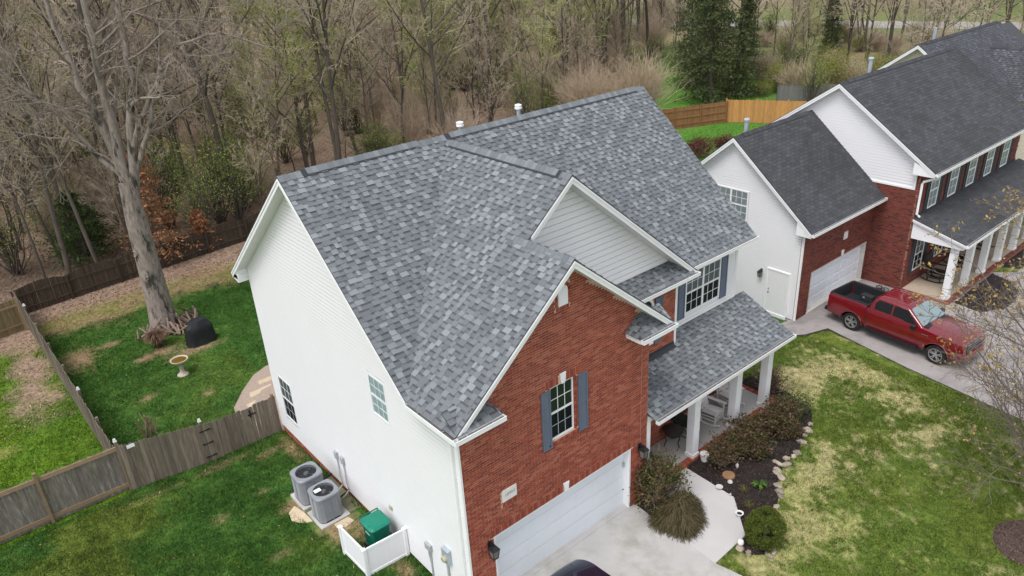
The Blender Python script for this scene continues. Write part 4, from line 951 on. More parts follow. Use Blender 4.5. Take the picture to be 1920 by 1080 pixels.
# air conditioners
def ac_unit(cx, cy, zb, s, h, label, debris=False):
    r = thing('air_conditioner', label, 'air conditioner', (cx, cy, zb), 'air conditioner units by the side wall')
    c = .30*s; oct_ = lambda e: [(cx+x*s*e, cy+y*s*e) for x, y in ((-.5, -.30), (-.44, -.42), (-.30, -.5), (.30, -.5), (.44, -.42), (.5, -.30), (.5, .30), (.44, .42), (.30, .5), (-.30, .5), (-.44, .42), (-.5, .30))]
    q = MB(); q.prism([(x, y, zb) for x, y in oct_(.98)], [(x, y, zb+.03) for x, y in oct_(.98)]); q.build('base_pan', BLACK, r)
    q = MB(); q.prism([(x, y, zb+.03) for x, y in oct_(.93)], [(x, y, zb+h-.09) for x, y in oct_(.93)]); body = q.build('coil', M('coil_dark', (.022, .023, .026), .6), r)
    # corner posts and louvres
    q = MB()
    P = oct_(1.)
    for i in (0, 1, 3, 4, 6, 7, 9, 10):
        if i in (3, 6, 9): q.build('corner_panel', GREYP, r); q = MB()
        q.prism([(P[i][0], P[i][1], zb+.03), (P[(i+1) % 12][0], P[(i+1) % 12][1], zb+.03), (oct_(.92)[(i+1) % 12][0], oct_(.92)[(i+1) % 12][1], zb+.03), (oct_(.92)[i][0], oct_(.92)[i][1], zb+.03)], [(P[i][0], P[i][1], zb+h-.09), (P[(i+1) % 12][0], P[(i+1) % 12][1], zb+h-.09), (oct_(.92)[(i+1) % 12][0], oct_(.92)[(i+1) % 12][1], zb+h-.09), (oct_(.92)[i][0], oct_(.92)[i][1], zb+h-.09)])
    q.build('corner_panel', GREYP, r)
    for i in (2, 5, 8, 11):
        A = Vector((*P[i], 0)); B = Vector((*P[(i+1) % 12], 0)); nn = Vector(((A+B).x/2-cx, (A+B).y/2-cy, 0)).normalized()
        for z in np.arange(zb+.06, zb+h-.12, .055):
            q = MB(); q.prism([tuple(A-nn*.028+Vector((0, 0, z+.03))), tuple(B-nn*.028+Vector((0, 0, z+.03))), tuple(B+Vector((0, 0, z))), tuple(A+Vector((0, 0, z)))],
                              [tuple(A-nn*.028+Vector((0, 0, z+.036))), tuple(B-nn*.028+Vector((0, 0, z+.036))), tuple(B+Vector((0, 0, z+.016))), tuple(A+Vector((0, 0, z+.016)))]); q.build('louvre', GREYP, r)
        q = MB(); m_ = (A+B)/2; q.beam(m_+nn*.004+Vector((0, 0, zb+.03)), m_+nn*.004+Vector((0, 0, zb+h-.09)), .03, .012, up=nn); q.build('louvre_stay', GREYP, r)
    q = MB(); R = .40*s; n = 36; o_ = oct_(1.02)
    # top cover: ring between octagon-like rim and round opening
    ang = [2*math.pi*k/n for k in range(n)]
    def edge(t, e):
        x, y = math.cos(t), math.sin(t); k = (abs(x)**5+abs(y)**5)**(-1/5); return (cx+x*k*.5*s*e, cy+y*k*.5*s*e)
    lo = [q.P(*edge(t, 1.03), zb+h-.10) for t in ang]; mi = [q.P(*edge(t, 1.03), zb+h-.03) for t in ang]; up = [q.P(*edge(t, .97), zb+h) for t in ang]
    inn = [q.P(cx+R*math.cos(t), cy+R*math.sin(t), zb+h-.005) for t in ang]; dn = [q.P(cx+R*.97*math.cos(t), cy+R*.97*math.sin(t), zb+h-.16) for t in ang]
    for A, B in ((lo, mi), (mi, up), (up, inn), (inn, dn)):
        for k in range(n): q.face(A[k], A[(k+1) % n], B[(k+1) % n], B[k])
    q.build('top_cover', GREYP, r, smooth=True)
    q = MB(); q.lathe([(.001, 0), (R*.97, 0)], (cx, cy, zb+h-.2), 24, cap=False); q.build('fan_well', M('well_dark', (.02, .022, .028), .6), r)
    q = MB(); q.lathe([(.09, -.12), (.09, -.03), (.06, 0), (.001, .005)], (cx, cy, zb+h-.04), 18, cap=False); fan = q.build('fan_hub', GREYD, r, smooth=True)
    for k in range(4):
        t = 2*math.pi*k/4+cx*3; q = MB(); pts = []
        for rr, w, dz in ((.08, .25, 0), (R*.55, .42, .0), (R*.9, .40, 0)):
            pts.append([(cx+rr*math.cos(t-w), cy+rr*math.sin(t-w), zb+h-.15), (cx+rr*math.cos(t+w), cy+rr*math.sin(t+w), zb+h-.085)])
        for a_, b_ in zip(pts, pts[1:]):
            q.face(*[q.P(*p) for p in (a_[0], b_[0], b_[1], a_[1])])
        q.build('fan_blade', M('fan_metal', (.25, .27, .30), .35, metal=.5), fan)
    q = MB()
    for rr in np.linspace(.10, R, 9): q.tube([(cx+rr*math.cos(t), cy+rr*math.sin(t), zb+h-.012+.02*(1-rr/R)) for t in np.linspace(0, 2*math.pi, 25)], .0025, 4, cap=False)
    for k in range(10): t = 2*math.pi*k/10; q.beam((cx+.08*math.cos(t), cy+.08*math.sin(t), zb+h+.008), (cx+R*math.cos(t), cy+R*math.sin(t), zb+h-.008), .005, .005)
    q.build('fan_guard', DKGREY, r)
    if debris: q = MB(); q.box(cx-.26, cy-.02, zb+h+.0, cx-.06, cy+.12, zb+h+.02); q.build('label_sheet', WTRIM, r)
    q = MB(); q.tube([(cx+.40*s, cy+.2*s, zb+.2), (cx+.62*s, cy+.25*s, zb+.17), (cx+.72*s, cy+.35*s, zb+.10), (-.02, cy+.35*s+.06, zb+.12)], .03, 7); q.build('refrigerant_line', BLACK, r, smooth=True)
    return r
ac_unit(-.94, 7.19, -.125, .80, .93, 'grey round-fan air conditioner nearer the fence gate')
ac_unit(-.93, 6.08, -.115, .76, .91, 'grey air conditioner with a white sheet on its fan guard', True)
def flat(name, poly, z0, z1, mat, label, cat, group=None):
    q = MB(); q.slab(poly, z0, z1); o = q.build(name, mat, bevel=.01); return tag(o, label, cat, group)
flat('concrete_pad', [(-1.40, 6.72), (-.46, 6.72), (-.46, 7.68), (-1.40, 7.68)], -.32, -.125, CONC, 'concrete pad under the air conditioner nearer the gate', 'pad')
flat('concrete_pad', [(-1.38, 5.60), (-.44, 5.60), (-.44, 6.56), (-1.38, 6.56)], -.32, -.115, CONC, 'concrete pad under the air conditioner with the white sheet', 'pad')
flat('mossy_slab', [(-.42, 5.7), (-.03, 5.7), (-.03, 7.6), (-.42, 7.6)], -.3, -.15, M('mossy_concrete', (.20, .19, .115), .95, var=.25, nscale=6), 'mossy concrete slab between the air conditioners and the wall', 'slab')
flat('stone_slab', [(-1.78, 6.98), (-1.52, 7.15), (-1.42, 6.7), (-1.40, 6.15), (-1.68, 6.3), (-1.86, 6.6)], -.25, -.16, FLAG, 'cream stone slab lying against the air conditioner pad', 'stone slab')
flat('stone_slab', [(-1.0, 5.57), (-.55, 5.57), (-.48, 5.3), (-.8, 5.22), (-1.02, 5.36)], -.22, -.145, FLAG, 'small tan stone slab beside the pad towards the green bin', 'stone slab')

# wheeled bin behind its white corner screen
bn = thing('wheeled_bin', 'green wheeled rubbish bin with closed lid behind a white screen', 'bin', (-.50, 3.75, -.11))
bx_, by_ = -.52, 3.76
rr_ = lambda w, d, z, ox=0: [(bx_+x*w, by_+oy*d+ox, z) for x, oy in ((-.5, -.36), (-.44, -.47), (-.34, -.5), (.34, -.5), (.44, -.47), (.5, -.36), (.5, .4), (.42, .5), (-.42, .5), (-.5, .4))]
q = MB(); q.prism(rr_(.50, .52, -.06), rr_(.58, .60, .80)); q.build('bin_body', BINM, bn, smooth=True)
q = MB(); q.prism(rr_(.63, .66, .80), rr_(.635, .665, .86)); q.build('bin_rim', BINM, bn)
q = MB(); a_ = [rr_(.66, .69, .865), rr_(.66, .69, .89), rr_(.58, .60, .945), rr_(.30, .32, .962)]
for l0, l1 in zip(a_, a_[1:]):
    i0 = [q.P(*p) for p in l0]; i1 = [q.P(*p) for p in l1]
    for k in range(10): q.face(i0[k], i0[(k+1) % 10], i1[(k+1) % 10], i1[k])
q.face(*[q.P(*p) for p in a_[-1]]); lid = q.build('bin_lid', BINL, bn, smooth=True)
q = MB(); q.box(bx_-.3, by_-.12, .925, bx_+.3, by_-.10, .958); q.build('lid_ridge', BINL, lid)
q = MB(); q.tube([(bx_-.30, by_+.40, .90), (bx_+.30, by_+.40, .90)], .018, 8); q.beam((bx_-.29, by_+.33, .87), (bx_-.29, by_+.41, .90), .03, .03).beam((bx_+.29, by_+.33, .87), (bx_+.29, by_+.41, .90), .03, .03); q.build('bin_handle', BINM, bn)
for s_ in (-1, 1):
    q = MB(lambda a, b, c: (bx_+s_*.27+c, by_+.24+a, .02+b)); q.lathe([(.12, -.03), (.12, .03)], n=16); q.build('bin_wheel', DKGREY, bn)
LOGO = M('bin_print', (.62, .66, .66), .5)
q = MB(); q.box(bx_-.15, by_-.291, .64, bx_+.15, by_-.2895, .69); q.build('printed_label', LOGO, bn)
q = MB(); q.box(bx_-.2835, by_-.10, .60, bx_-.282, by_+.13, .65).box(bx_-.284, by_+.02, .66, bx_-.2825, by_+.10, .72); q.build('printed_label', LOGO, bn)
sc = thing('corner_screen', 'white vinyl corner screen standing round the green bin', 'screen', (-1.3, 3.08, -.1))
for x, y in ((-1.29, 3.08), (-1.33, 4.28), (-.09, 3.0)):
    q = MB(); q.box(x-.05, y-.05, -.25, x+.05, y+.05, .87); p_ = q.build('screen_post', WTRIM, sc, bevel=.006)
    q = MB(); q.prism([(x-.06, y-.06, .87), (x+.06, y-.06, .87), (x+.06, y+.06, .87), (x-.06, y+.06, .87)], [(x-.01, y-.01, .92), (x+.01, y-.01, .92), (x+.01, y+.01, .92), (x-.01, y+.01, .92)]); q.build('post_cap', WTRIM, p_)
for a_, b_ in (((-1.29, 3.08), (-1.33, 4.28)), ((-1.29, 3.08), (-.09, 3.0))):
    a_ = Vector(a_); b_ = Vector(b_); q = MB(); q.beam((*a_, .82), (*b_, .82), .045, .07); q.build('top_rail', WTRIM, sc)
    q = MB(); q.beam((*a_, -.03), (*b_, -.03), .045, .09); q.build('bottom_rail', WTRIM, sc)
    for k in range(7):
        p0 = a_+(b_-a_)*(k/7+.0003); p1 = a_+(b_-a_)*((k+1)/7-.0003); q = MB(); q.beam((*p0, .40), (*p1, .40), .022, .78); q.build('screen_slat', WHITE, sc)

# bird bath, covered grill, firewood, stub shrub
bb = thing('bird_bath', 'pale concrete bird bath with brown water on the back lawn', 'bird bath', (-1.36, 17.92, -.39))
q = MB(); q.lathe([(.22, 0), (.22, .06), (.14, .11), (.085, .2), (.08, .48), (.12, .56), (.16, .60)], (-1.36, 17.92, -.40), 20); q.build('pedestal', M('bath_concrete', (.48, .41, .33), .9, var=.15), bb, smooth=True)
q = MB(); q.lathe([(.10, .58), (.26, .63), (.34, .71), (.35, .76), (.31, .76), (.27, .70), (.001, .66)], (-1.36, 17.92, -.40), 28, cap=False); q.build('bowl', MATS['bath_concrete'], bb, smooth=True)
q = MB(); q.lathe([(.001, .725), (.288, .725)], (-1.36, 17.92, -.40), 28, cap=False); q.build('water', M('brown_water', (.15, .085, .012), .08, var=.3), bb)
gr = thing('covered_grill', 'barbecue grill under a crumpled black cover beside the oak', 'grill', (.2, 20.2, -.39))
q = MB(); rnd = random.Random(5); rings = []
for z, sx, sy in ((0, .64, .40), (.12, .60, .37), (.35, .58, .34), (.6, .55, .33), (.82, .50, .32), (.9, .40, .29), (1.02, .36, .25), (1.12, .32, .2), (1.16, .2, .1)):
    L_ = []
    for k in range(26):
        t = 2*math.pi*k/26; c, s_ = math.cos(t), math.sin(t); e = (abs(c)**4+abs(s_)**4)**(-.25); w = 1+.06*math.sin(k*2.3+z*3)*(1-z*.4)+rnd.uniform(-.02, .02)
        L_.append(q.P(.2+c*e*sx*w+.05*z, 20.2+s_*e*sy*w, -.40+z+rnd.uniform(-.012, .012)))
    rings.append(L_)
for A, B in zip(rings, rings[1:]):
    for k in range(26): q.face(A[k], A[(k+1) % 26], B[(k+1) % 26], B[k])
q.face(*rings[-1]); q.build('grill_cover', BLACKC, gr, smooth=True)
LOGW = M('dry_log', (.20, .145, .115), .95, var=.35, nscale=8, objrand=.35)
for k in range(46):
    t = rnd.uniform(-2.9, .2); rr = rnd.uniform(.95, 1.45); x = -.5+rr*math.cos(t); y = 22.9+rr*math.sin(t); L_ = rnd.uniform(.45, 1.0); r_ = rnd.uniform(.025, .065)
    a = t+math.pi+rnd.gauss(0, .9); up = rnd.uniform(.1, .9); z = -.36+r_
    q = MB(); d = Vector((math.cos(a)*math.cos(up), math.sin(a)*math.cos(up), math.sin(up)))*L_
    q.tube([(x, y, z-.02), tuple(Vector((x, y, z))+d*.5+Vector((0, 0, rnd.uniform(-.02, .02)))), tuple(Vector((x, y, z))+d)], [r_, r_*.95, r_*.85], 6)
    tag(q.build('firewood_log', LOGW), 'grey-brown stick of firewood heaped round the foot of the oak', 'firewood', 'firewood heap round the oak')
sh = thing('cut_back_shrub', 'bare cut-back shrub stems standing behind the picket fence', 'shrub', (-3.59, 14.5, -.39))
for k in range(11):
    a = rnd.uniform(0, 6.28); l = rnd.uniform(.55, 1.05); x = -3.6+rnd.uniform(-.25, .25); y = 14.5+rnd.uniform(-.15, .15)
    q = MB(); q.tube([(x, y, -.42), (x+.10*math.cos(a), y+.10*math.sin(a), -.4+l*.5), (x+.2*math.cos(a), y+.2*math.sin(a), -.4+l)], [.028, .024, .02], 6); q.build('stem', TWIGB, sh)

# ---- porch furniture
ORN = M('aged_white', (.55, .53, .50), .6, var=.15, nscale=20)
WPAINT = M('white_paint_wood', (.78, .77, .76), .45, var=.05)
def rocking_chair(loc, rz, label):
    r = thing('rocking_chair', label, 'chair', loc, 'rocking chairs on the porch', local=True, rz=rz)      # faces -y locally
    for s_ in (-1, 1):
        q = MB(); pts = [(.27*s_, y, .02+.11*(y/.5)**2) for y in np.linspace(-.45, .55, 11)]
        for a, b in zip(pts, pts[1:]): q.beam(a, b, .035, .045)
        q.build('rocker', WPAINT, r)
        q = MB(); q.beam((.27*s_, -.27, .03), (.27*s_, -.29, .66), .04, .04, up=(0, 1, 0)); q.build('leg', WPAINT, r)
        q = MB(); q.beam((.27*s_, .22, .03), (.25*s_, .46, 1.16), .04, .04, up=(0, 1, 0)); q.build('back_post', WPAINT, r)
        q = MB(); q.box(.22*s_ if s_ > 0 else -.33, -.36, .655, .33 if s_ > 0 else -.22, .33, .68); q.build('armrest', WPAINT, r)
        q = MB(); q.beam((.27*s_, -.27, .2), (.27*s_, .25, .2), .022, .022).beam((.27*s_, -.27, .32), (.27*s_, .27, .32), .022, .022); q.build('stretcher', WPAINT, r)
    for z in (.18, .27): q = MB(); q.beam((-.27, -.275, z), (.27, -.275, z), .022, .022); q.build('stretcher', WPAINT, r)
    q = MB(); q.beam((-.27, -.28, .40), (.27, -.28, .40), .03, .06); q.build('seat_rail', WPAINT, r)
    for k in range(9): x = -.235+k*.0588; q = MB(); q.beam((x, -.31, .435), (x, .25, .40), .05, .014); q.build('seat_slat', WPAINT, r)
    for k in range(7): x = -.18+k*.06; q = MB(); q.beam((x, .26, .44), (x*.95, .445, 1.10), .042, .012, up=(0, 1, 0)); q.build('back_slat', WPAINT, r)
    q = MB(); q.beam((-.27, .455, 1.13), (.27, .455, 1.13), .03, .09).beam((-.26, .27, .50), (.26, .27, .50), .025, .05); q.build('back_rail', WPAINT, r)
    return r
rocking_chair((10.55, .85, .134), rad(8), 'white slatted rocking chair behind the middle porch column')
rocking_chair((11.75, 1.02, .134), rad(-6), 'white slatted rocking chair by the porch end')
DKGREEN = M('dark_sling', (.018, .024, .018), .8)
pc = thing('patio_chair', 'black framed patio chair with dark green sling seat', 'chair', (9.45, 1.05, .133), local=True, rz=rad(12))
for s_ in (-1, 1):
    q = MB(); q.tube([(.3*s_, -.30, .015), (.3*s_, .34, .015)], .015, 7).tube([(.3*s_, -.28, .02), (.3*s_, -.05, .40), (.3*s_, .30, .44), (.28*s_, .48, 1.0)], .015, 7).tube([(.3*s_, .32, .02), (.3*s_, .05, .40)], .015, 7).tube([(.32*s_, -.25, .62), (.32*s_, .38, .66)], .018, 7).tube([(.31*s_, -.2, .42), (.32*s_, -.24, .62)], .014, 7)
    q.build('chair_frame', BLACK, pc, smooth=True)
q = MB(); q.prism([(-.28, -.27, .40), (.28, -.27, .40), (.28, .05, .38), (.28, .30, .44), (-.28, .30, .44), (-.28, .05, .38)], [(-.28, -.27, .43), (.28, -.27, .43), (.28, .05, .41), (.28, .30, .47), (-.28, .30, .47), (-.28, .05, .41)]); q.build('sling_seat', DKGREEN, pc)
q = MB(); q.beam((0, .30, .46), (0, .47, 1.0), .54, .02, up=(0, 1, 0)); q.build('sling_back', DKGREEN, pc)
fp = thing('fire_bowl', 'dark metal fire bowl on curved legs on the porch floor', 'fire bowl', (8.66, .93, .133), local=True)
RUST = M('rusty_iron', (.035, .028, .024), .6, var=.35, nscale=9)
q = MB(); q.lathe([(.08, .33), (.2, .36), (.28, .45), (.30, .54), (.33, .55), (.33, .57), (.25, .60), (.12, .66), (.02, .68)], n=24); q.build('bowl', RUST, fp, smooth=True)
for k in range(3):
    t = 2*math.pi*k/3+.5; c, s_ = math.cos(t), math.sin(t); q = MB(); q.tube([(.25*c, .25*s_, .47), (.27*c, .27*s_, .33), (.21*c, .21*s_, .16), (.27*c, .27*s_, .0)], .018, 7); q.build('leg', RUST, fp, smooth=True)
bg_ = thing('soil_bag', 'blue and yellow printed bag propped against the brick', 'bag', (8.1, 1.45, .133), local=True, rz=rad(10))
q = MB(); q.prism([(-.2, -.12, 0), (.2, -.12, 0), (.2, .06, 0), (-.2, .06, 0)], [(-.18, .10, .48), (.18, .10, .48), (.18, .16, .48), (-.18, .16, .48)]); q.build('bag_body', M('bag_navy', (.012, .022, .085), .4), bg_, bevel=.03)
q = MB(); q.beam((-.17, .045, .43), (.17, .045, .43), .09, .012, up=(0, -.9, .4)); q.build('bag_band', M('bag_yellow', (.50, .38, .04), .45), bg_)
q = MB(); q.beam((-.12, -.055, .17), (.12, -.035, .23), .05, .012, up=(0, -.9, .4)).beam((-.1, -.045, .25), (.13, -.025, .31), .03, .012, up=(0, -.9, .4)); q.build('bag_print', M('bag_cream', (.5, .36, .18), .5), bg_)
for k, (x, y, a, lb) in enumerate(((7.62, .98, .4, 'black and white shoe lying on the porch by the pilaster'), (7.72, 1.14, .9, 'dark shoe on the porch towards the blue bag'))):
    s_ = thing('shoe', lb, 'shoe', (x, y, .133), 'shoes on the porch', local=True, rz=a)
    q = MB(); q.prism([(.045*i, .14*j, 0) for i, j in ((-.8, -1), (.8, -1), (1, .3), (.7, 1), (-.7, 1), (-1, .3))], [(.045*i, .14*j, .03) for i, j in ((-.8, -1), (.8, -1), (1, .3), (.7, 1), (-.7, 1), (-1, .3))]); q.build('sole', WTRIM if k == 0 else DKGREY, s_)
    q = MB(); q.prism([(.042*i, .13*j, .03) for i, j in ((-.8, -1), (.8, -1), (1, .3), (.7, 1), (-.7, 1), (-1, .3))], [(.03*i, .09*j-.03, .10) for i, j in ((-.8, -1), (.8, -1), (1, .1), (.7, .5), (-.7, .5), (-1, .1))]); q.build('upper', BLACK, s_, bevel=.012)
pl_ = thing('round_planter', 'dark round planter on the porch beside the brick pier', 'planter', (6.85, .52, .133), local=True)
q = MB(); q.lathe([(.16, 0), (.20, .2), (.23, .36), (.20, .36), (.18, .32), (.001, .31)], n=18, cap=False); q.build('pot', BLACK, pl_, smooth=True)
# bed ornaments
bk = thing('white_bucket', 'white bucket at the foot of the first porch column', 'bucket', (8.8, -.2, .0), local=True)
q = MB(); q.lathe([(.10, .03), (.14, .30), (.15, .31), (.13, .31), (.12, .27), (.001, .26)], n=18, cap=False); q.build('bucket', WPAINT, bk, smooth=True)
q = MB(); q.tube([(.14*math.cos(t), .02, .29-.12*math.sin(t)) for t in np.linspace(0, math.pi, 9)], .006, 5); q.build('handle', BLACK, bk)
p2 = thing('path_light', 'white ring path light on the walkway edge', 'light', (7.52, -2.36, .03), local=True)
q = MB(); q.lathe([(.05, 0), (.05, .06), (.10, .10), (.115, .14), (.085, .14), (.07, .11)], n=18, cap=False); q.build('rim', WPAINT, p2, smooth=True)
q = MB(); q.lathe([(.001, .112), (.075, .112)], n=16, cap=False); q.build('lens', BLACK, p2)
p3 = thing('globe_light', 'white globe path light at the tip of the mulch bed', 'light', (6.62, -3.02, .03), local=True)
q = MB(); q.lathe([(.03, 0), (.04, .05), (.08, .08), (.09, .13), (.07, .18), (.02, .20)], n=18); q.build('globe', WPAINT, p3, smooth=True)
for nm, lb, ct, x, y, prof, mt in (('white_stake', 'small white bird ornament in the dark mulch', 'ornament', 9.22, -1.1, [(.02, 0), (.055, .08), (.05, .14), (.035, .16), (.01, .18)], ORN),
                                ('white_stake', 'tiny white marker where the walkway edge bends', 'marker', 8.06, -1.68, [(.02, 0), (.03, .05), (.01, .09)], ORN),
                                ('stepping_stone', 'round brown stepping stone in the mulch', 'stone', 8.72, -1.15, [(.19, 0), (.19, .07), (.17, .085)], M('rust_stone', (.27, .15, .075), .9, var=.2)),
                                ('round_stone', 'small white stone next to the brown stepping stone', 'stone', 8.5, -1.36, [(.04, .03), (.08, .05), (.06, .09), (.02, .10)], ORN),
                                ('white_dish', 'shallow white dish lying on the mulch', 'dish', 8.08, -1.28, [(.02, .05), (.09, .055), (.11, .075), (.09, .075), (.02, .06)], ORN)):
    q = MB(); q.lathe(prof, (x, y, .03), 14); tag(q.build(nm, mt, smooth=True), lb, ct)
def rock(x, y, z, sx, sy, sz, seed):
    r_ = random.Random(seed); bm = bmesh.new(); bmesh.ops.create_icosphere(bm, subdivisions=2, radius=1)
    for v in bm.verts:
        k = 1+r_.uniform(-.2, .16); v.co = Vector((v.co.x*sx*k, v.co.y*sy*k, max(-.5, v.co.z)*sz*k))
    me = bpy.data.meshes.new('rock'); bm.to_mesh(me); bm.free(); me.materials.append(STONE)
    o = add('border_stone', me); o.location = (x, y, z); o.rotation_euler = (r_.uniform(-.2, .2), r_.uniform(-.2, .2), r_.uniform(0, 3)); return o
pts = [(6.48, -3.08), (6.56, -3.36), (6.72, -3.55), (6.92, -3.70), (7.12, -3.68), (8.36, -2.98), (8.62, -2.84), (8.82, -2.72), (9.0, -2.70), (9.18, -2.56), (9.42, -2.46), (9.62, -2.32), (9.78, -2.22), (9.98, -1.98), (10.2, -2.08), (10.45, -2.0), (10.62, -1.92),
       (10.86, -1.98), (11.1, -1.90), (11.42, -1.80), (11.7, -1.74), (12.05, -1.66), (12.4, -1.55), (12.78, -1.45), (13.1, -1.3), (10.3, -1.82), (9.86, -2.05)]
for k, (x, y) in enumerate(pts):
    if k in (2, 7, 11, 14, 19, 24): continue
    big = 1.35 if k in (13, 15, 16, 18, 20, 22, 25) else 1.
    o = rock(x+rnd.uniform(-.05, .05), y+rnd.uniform(-.06, .06), .04, rnd.uniform(.08, .17)*big, rnd.uniform(.06, .12)*big, rnd.uniform(.05, .09)*big, k)
    tag(o, 'pale field stone edging the mulch bed', 'stone', 'stones edging the mulch bed')
# ================================================================== neighbour's house
N = thing('neighbor_house', 'neighboring brick and white siding house with weathered charcoal roof and front porch', 'house', (25, 5, 0))
NX, NY, NZE, NYE, NYR, NZR, NXR = 18.7, 2.72, 4.05, 2.32, 6.1, 7.22, 25.2
ps = (NZR-NZE)/(NYR-NYE)
NPAL = [(.064, .065, .071), (.072, .073, .080), (.081, .082, .089), (.057, .058, .064)]
nr = Roof(NPAL, (3, 4, 2, 1.5), exp=.15, arch=False, seed=9)
# garage wing: siding gable, brick front
topN = lambda y: min(NZE+ps*(y-NYE), NZR-ps*(y-NYR))-.14
gw = wall_panel(Tl(NX+.06), NY+.07, 9.5, -.3, topN, [], .12, N, WHITE, 'garage_gable_wall', kinks=(NYR,))
hN = [(3.2, 4.14, -.1, 1.95), (5.36, 7.05, 3.72, 5.02)]
siding(Tl(NX+.02), .02, 7.0, .115, lambda z: cut([(max(NY+.08, NYE+(z+.14-NZE)/ps), min(9.4, 2*NYR-NYE-(z+.14-NZE)/ps))], hN, z), gw, groove=.0145, rev=.008)
q = MB(Tl(NX)); q.box(NY-.012, -.004, 0, NY+.09, .026, NZE-.1); q.build('corner_trim', WTRIM, N)
q = MB(Tl(NX)); q.box(3.2, -.03, .05, 4.14, .03, 1.95); dr = q.build('side_door', M('door_grey_white', (.74, .735, .75), .5, var=.03), N, label='plain white side door with brass knob')
q = MB(Tl(NX)); q.box(3.14, -.02, 0, 3.2, .045, 2.01).box(4.14, -.02, 0, 4.2, .045, 2.01).box(3.2, -.02, 1.95, 4.14, .045, 2.01).box(3.14, -.02, -.1, 4.2, .06, .05); q.build('door_casing', WTRIM, dr)
q = MB(); q.lathe([(.03, 0), (.03, .03)], (NX-.05, 4.05, .92), 10); q.lathe([(.025, 0), (.025, .03)], (NX-.05, 4.05, 1.08), 10); q.build('door_knob', GREYD, dr)
lantern(Tl(NX), 4.46, 1.68, N, .9)
window(Tl(NX), 5.36, 7.05, 3.72, 5.02, N, 3, 2, 2, M('blind_white', (.50, .52, .54), .6), M('blind_white', (.50, .52, .54), .6), label='twin attic window in the white garage gable')
GN0, GN1, GNH = 19.55, 24.05, 1.92
fN = wall_panel(Tf(NY+.009), NX+.01, 24.3, -.2, lambda u: NZE-.02, [(GN0, GN1, -.3, GNH)], .12, N, NMORTAR, 'garage_brick_wall')
lay_bricks(Tf(NY), brick_list(NX+.01, 24.25, .0, NZE-.05, [(GN0, GN1, -.1, GNH), (21.86, 22.18, 2.66, 3.0), (21.85, 22.05, GNH, GNH+.26)], None, NRED), fN, NBRICK)
q = MB(Tf(NY)); q.box(GN0, -.2, 0.1, GN1, -.24, GNH); gN = q.build('garage_door', DOORW, N, label='white garage door behind the red pickup')
for r in range(4):
    for c in range(8):
        w = (GN1-GN0-.1)/8; h = (GNH-.12)/4; a = GN0+.05+c*w; z = .12+r*h; q = MB(Tf(NY))
        q.prism([(a+.03, -.2, z+.03), (a+w-.03, -.2, z+.03), (a+w-.03, -.2, z+h-.03), (a+.03, -.2, z+h-.03)], [(a+.07, -.185, z+.07), (a+w-.07, -.185, z+.07), (a+w-.07, -.185, z+h-.07), (a+.07, -.185, z+h-.07)]); q.build('panel', DOORW, gN)
q = MB(Tf(NY)); q.box(GN0, 0, .0, GN0+.05, -.2, GNH).box(GN1-.05, 0, .0, GN1, -.2, GNH).box(GN0+.05, 0, GNH-.05, GN1-.05, -.2, GNH).box(GN0-.05, .04, -.05, GN1+.05, -.25, .1); q.build('door_jamb', M('pale_sill', (.55, .52, .48), .8), gN)
q = MB(Tf(NY)); q.box(21.86, -.02, 2.67, 22.17, .02, 2.99); q.build('address_plaque', MATS['plaque_stone'], N)
q = MB(Tf(NY)); q.prism([(21.90, -.02, GNH), (22.0, -.02, GNH), (22.05, -.02, GNH+.25), (21.85, -.02, GNH+.25)], [(21.90, .03, GNH), (22.0, .03, GNH), (22.05, .03, GNH+.25), (21.85, .03, GNH+.25)]); q.build('keystone', WTRIM, N)
# main block
MX, MY, MZE, MYE, MYR, MZR, MX1 = 24.25, .98, 5.50, .40, 4.85, 8.58, 34.2
pm_ = (MZR-MZE)/(MYR-MYE)
topM = lambda y: min(MZE+pm_*(y-MYE), MZR-pm_*(y-MYR))-.14
mg = wall_panel(Tl(MX+.06), MY+.07, 8.7, 0, topM, [], .12, N, WHITE, 'main_gable_wall', kinks=(MYR,))
siding(Tl(MX+.02), 4.65, 8.35, .125, lambda z: [(max(MY+.3, MYE+(z+.14-MZE)/pm_), min(8.6, 2*MYR-MYE-(z+.14-MZE)/pm_))], mg, groove=.0145, rev=.008)
q = MB(Tl(MX)); q.box(MY+.2, -.02, 4.58, 4.9, .02, 4.66).box(MY+.2, -.02, 4.66, MY+.3, .018, 5.55); q.build('siding_trim', WTRIM, N)
sb = wall_panel(Tl(MX+.012), MY+.03, NY+.3, -.2, lambda u: 4.6, [], .1, N, NMORTAR, 'side_brick_wall')
lay_bricks(Tl(MX), brick_list(MY, NY+.1, .0, 4.58, [], None, NRED)+brick_list(MY, MY+.2, 4.6, 5.4, [], None, NRED), sb, NBRICK)
fm = wall_panel(Tf(MY+.009), MX, 35, 0, lambda u: MZE-.1, [], .12, N, NMORTAR, 'front_brick_wall')
wins = [25.62, 27.55, 29.45, 31.40, 33.3]
lay_bricks(Tf(MY), brick_list(MX, 35, .1, MZE-.12, [(x-.5, x+.5, 3.5, 5.1) for x in wins], None, NRED), fm, NBRICK)
PBL = M('neighbor_blind', (.40, .42, .43), .7)
for x in wins:
    window(Tf(MY), x-.42, x+.42, 3.55, 5.08, N, 2, 2, 1, PBL, PBL)
    shutter(Tf(MY), x-.76, x-.45, 3.5, 5.1, N, NSHUT); shutter(Tf(MY), x+.45, x+.76, 3.5, 5.1, N, NSHUT)
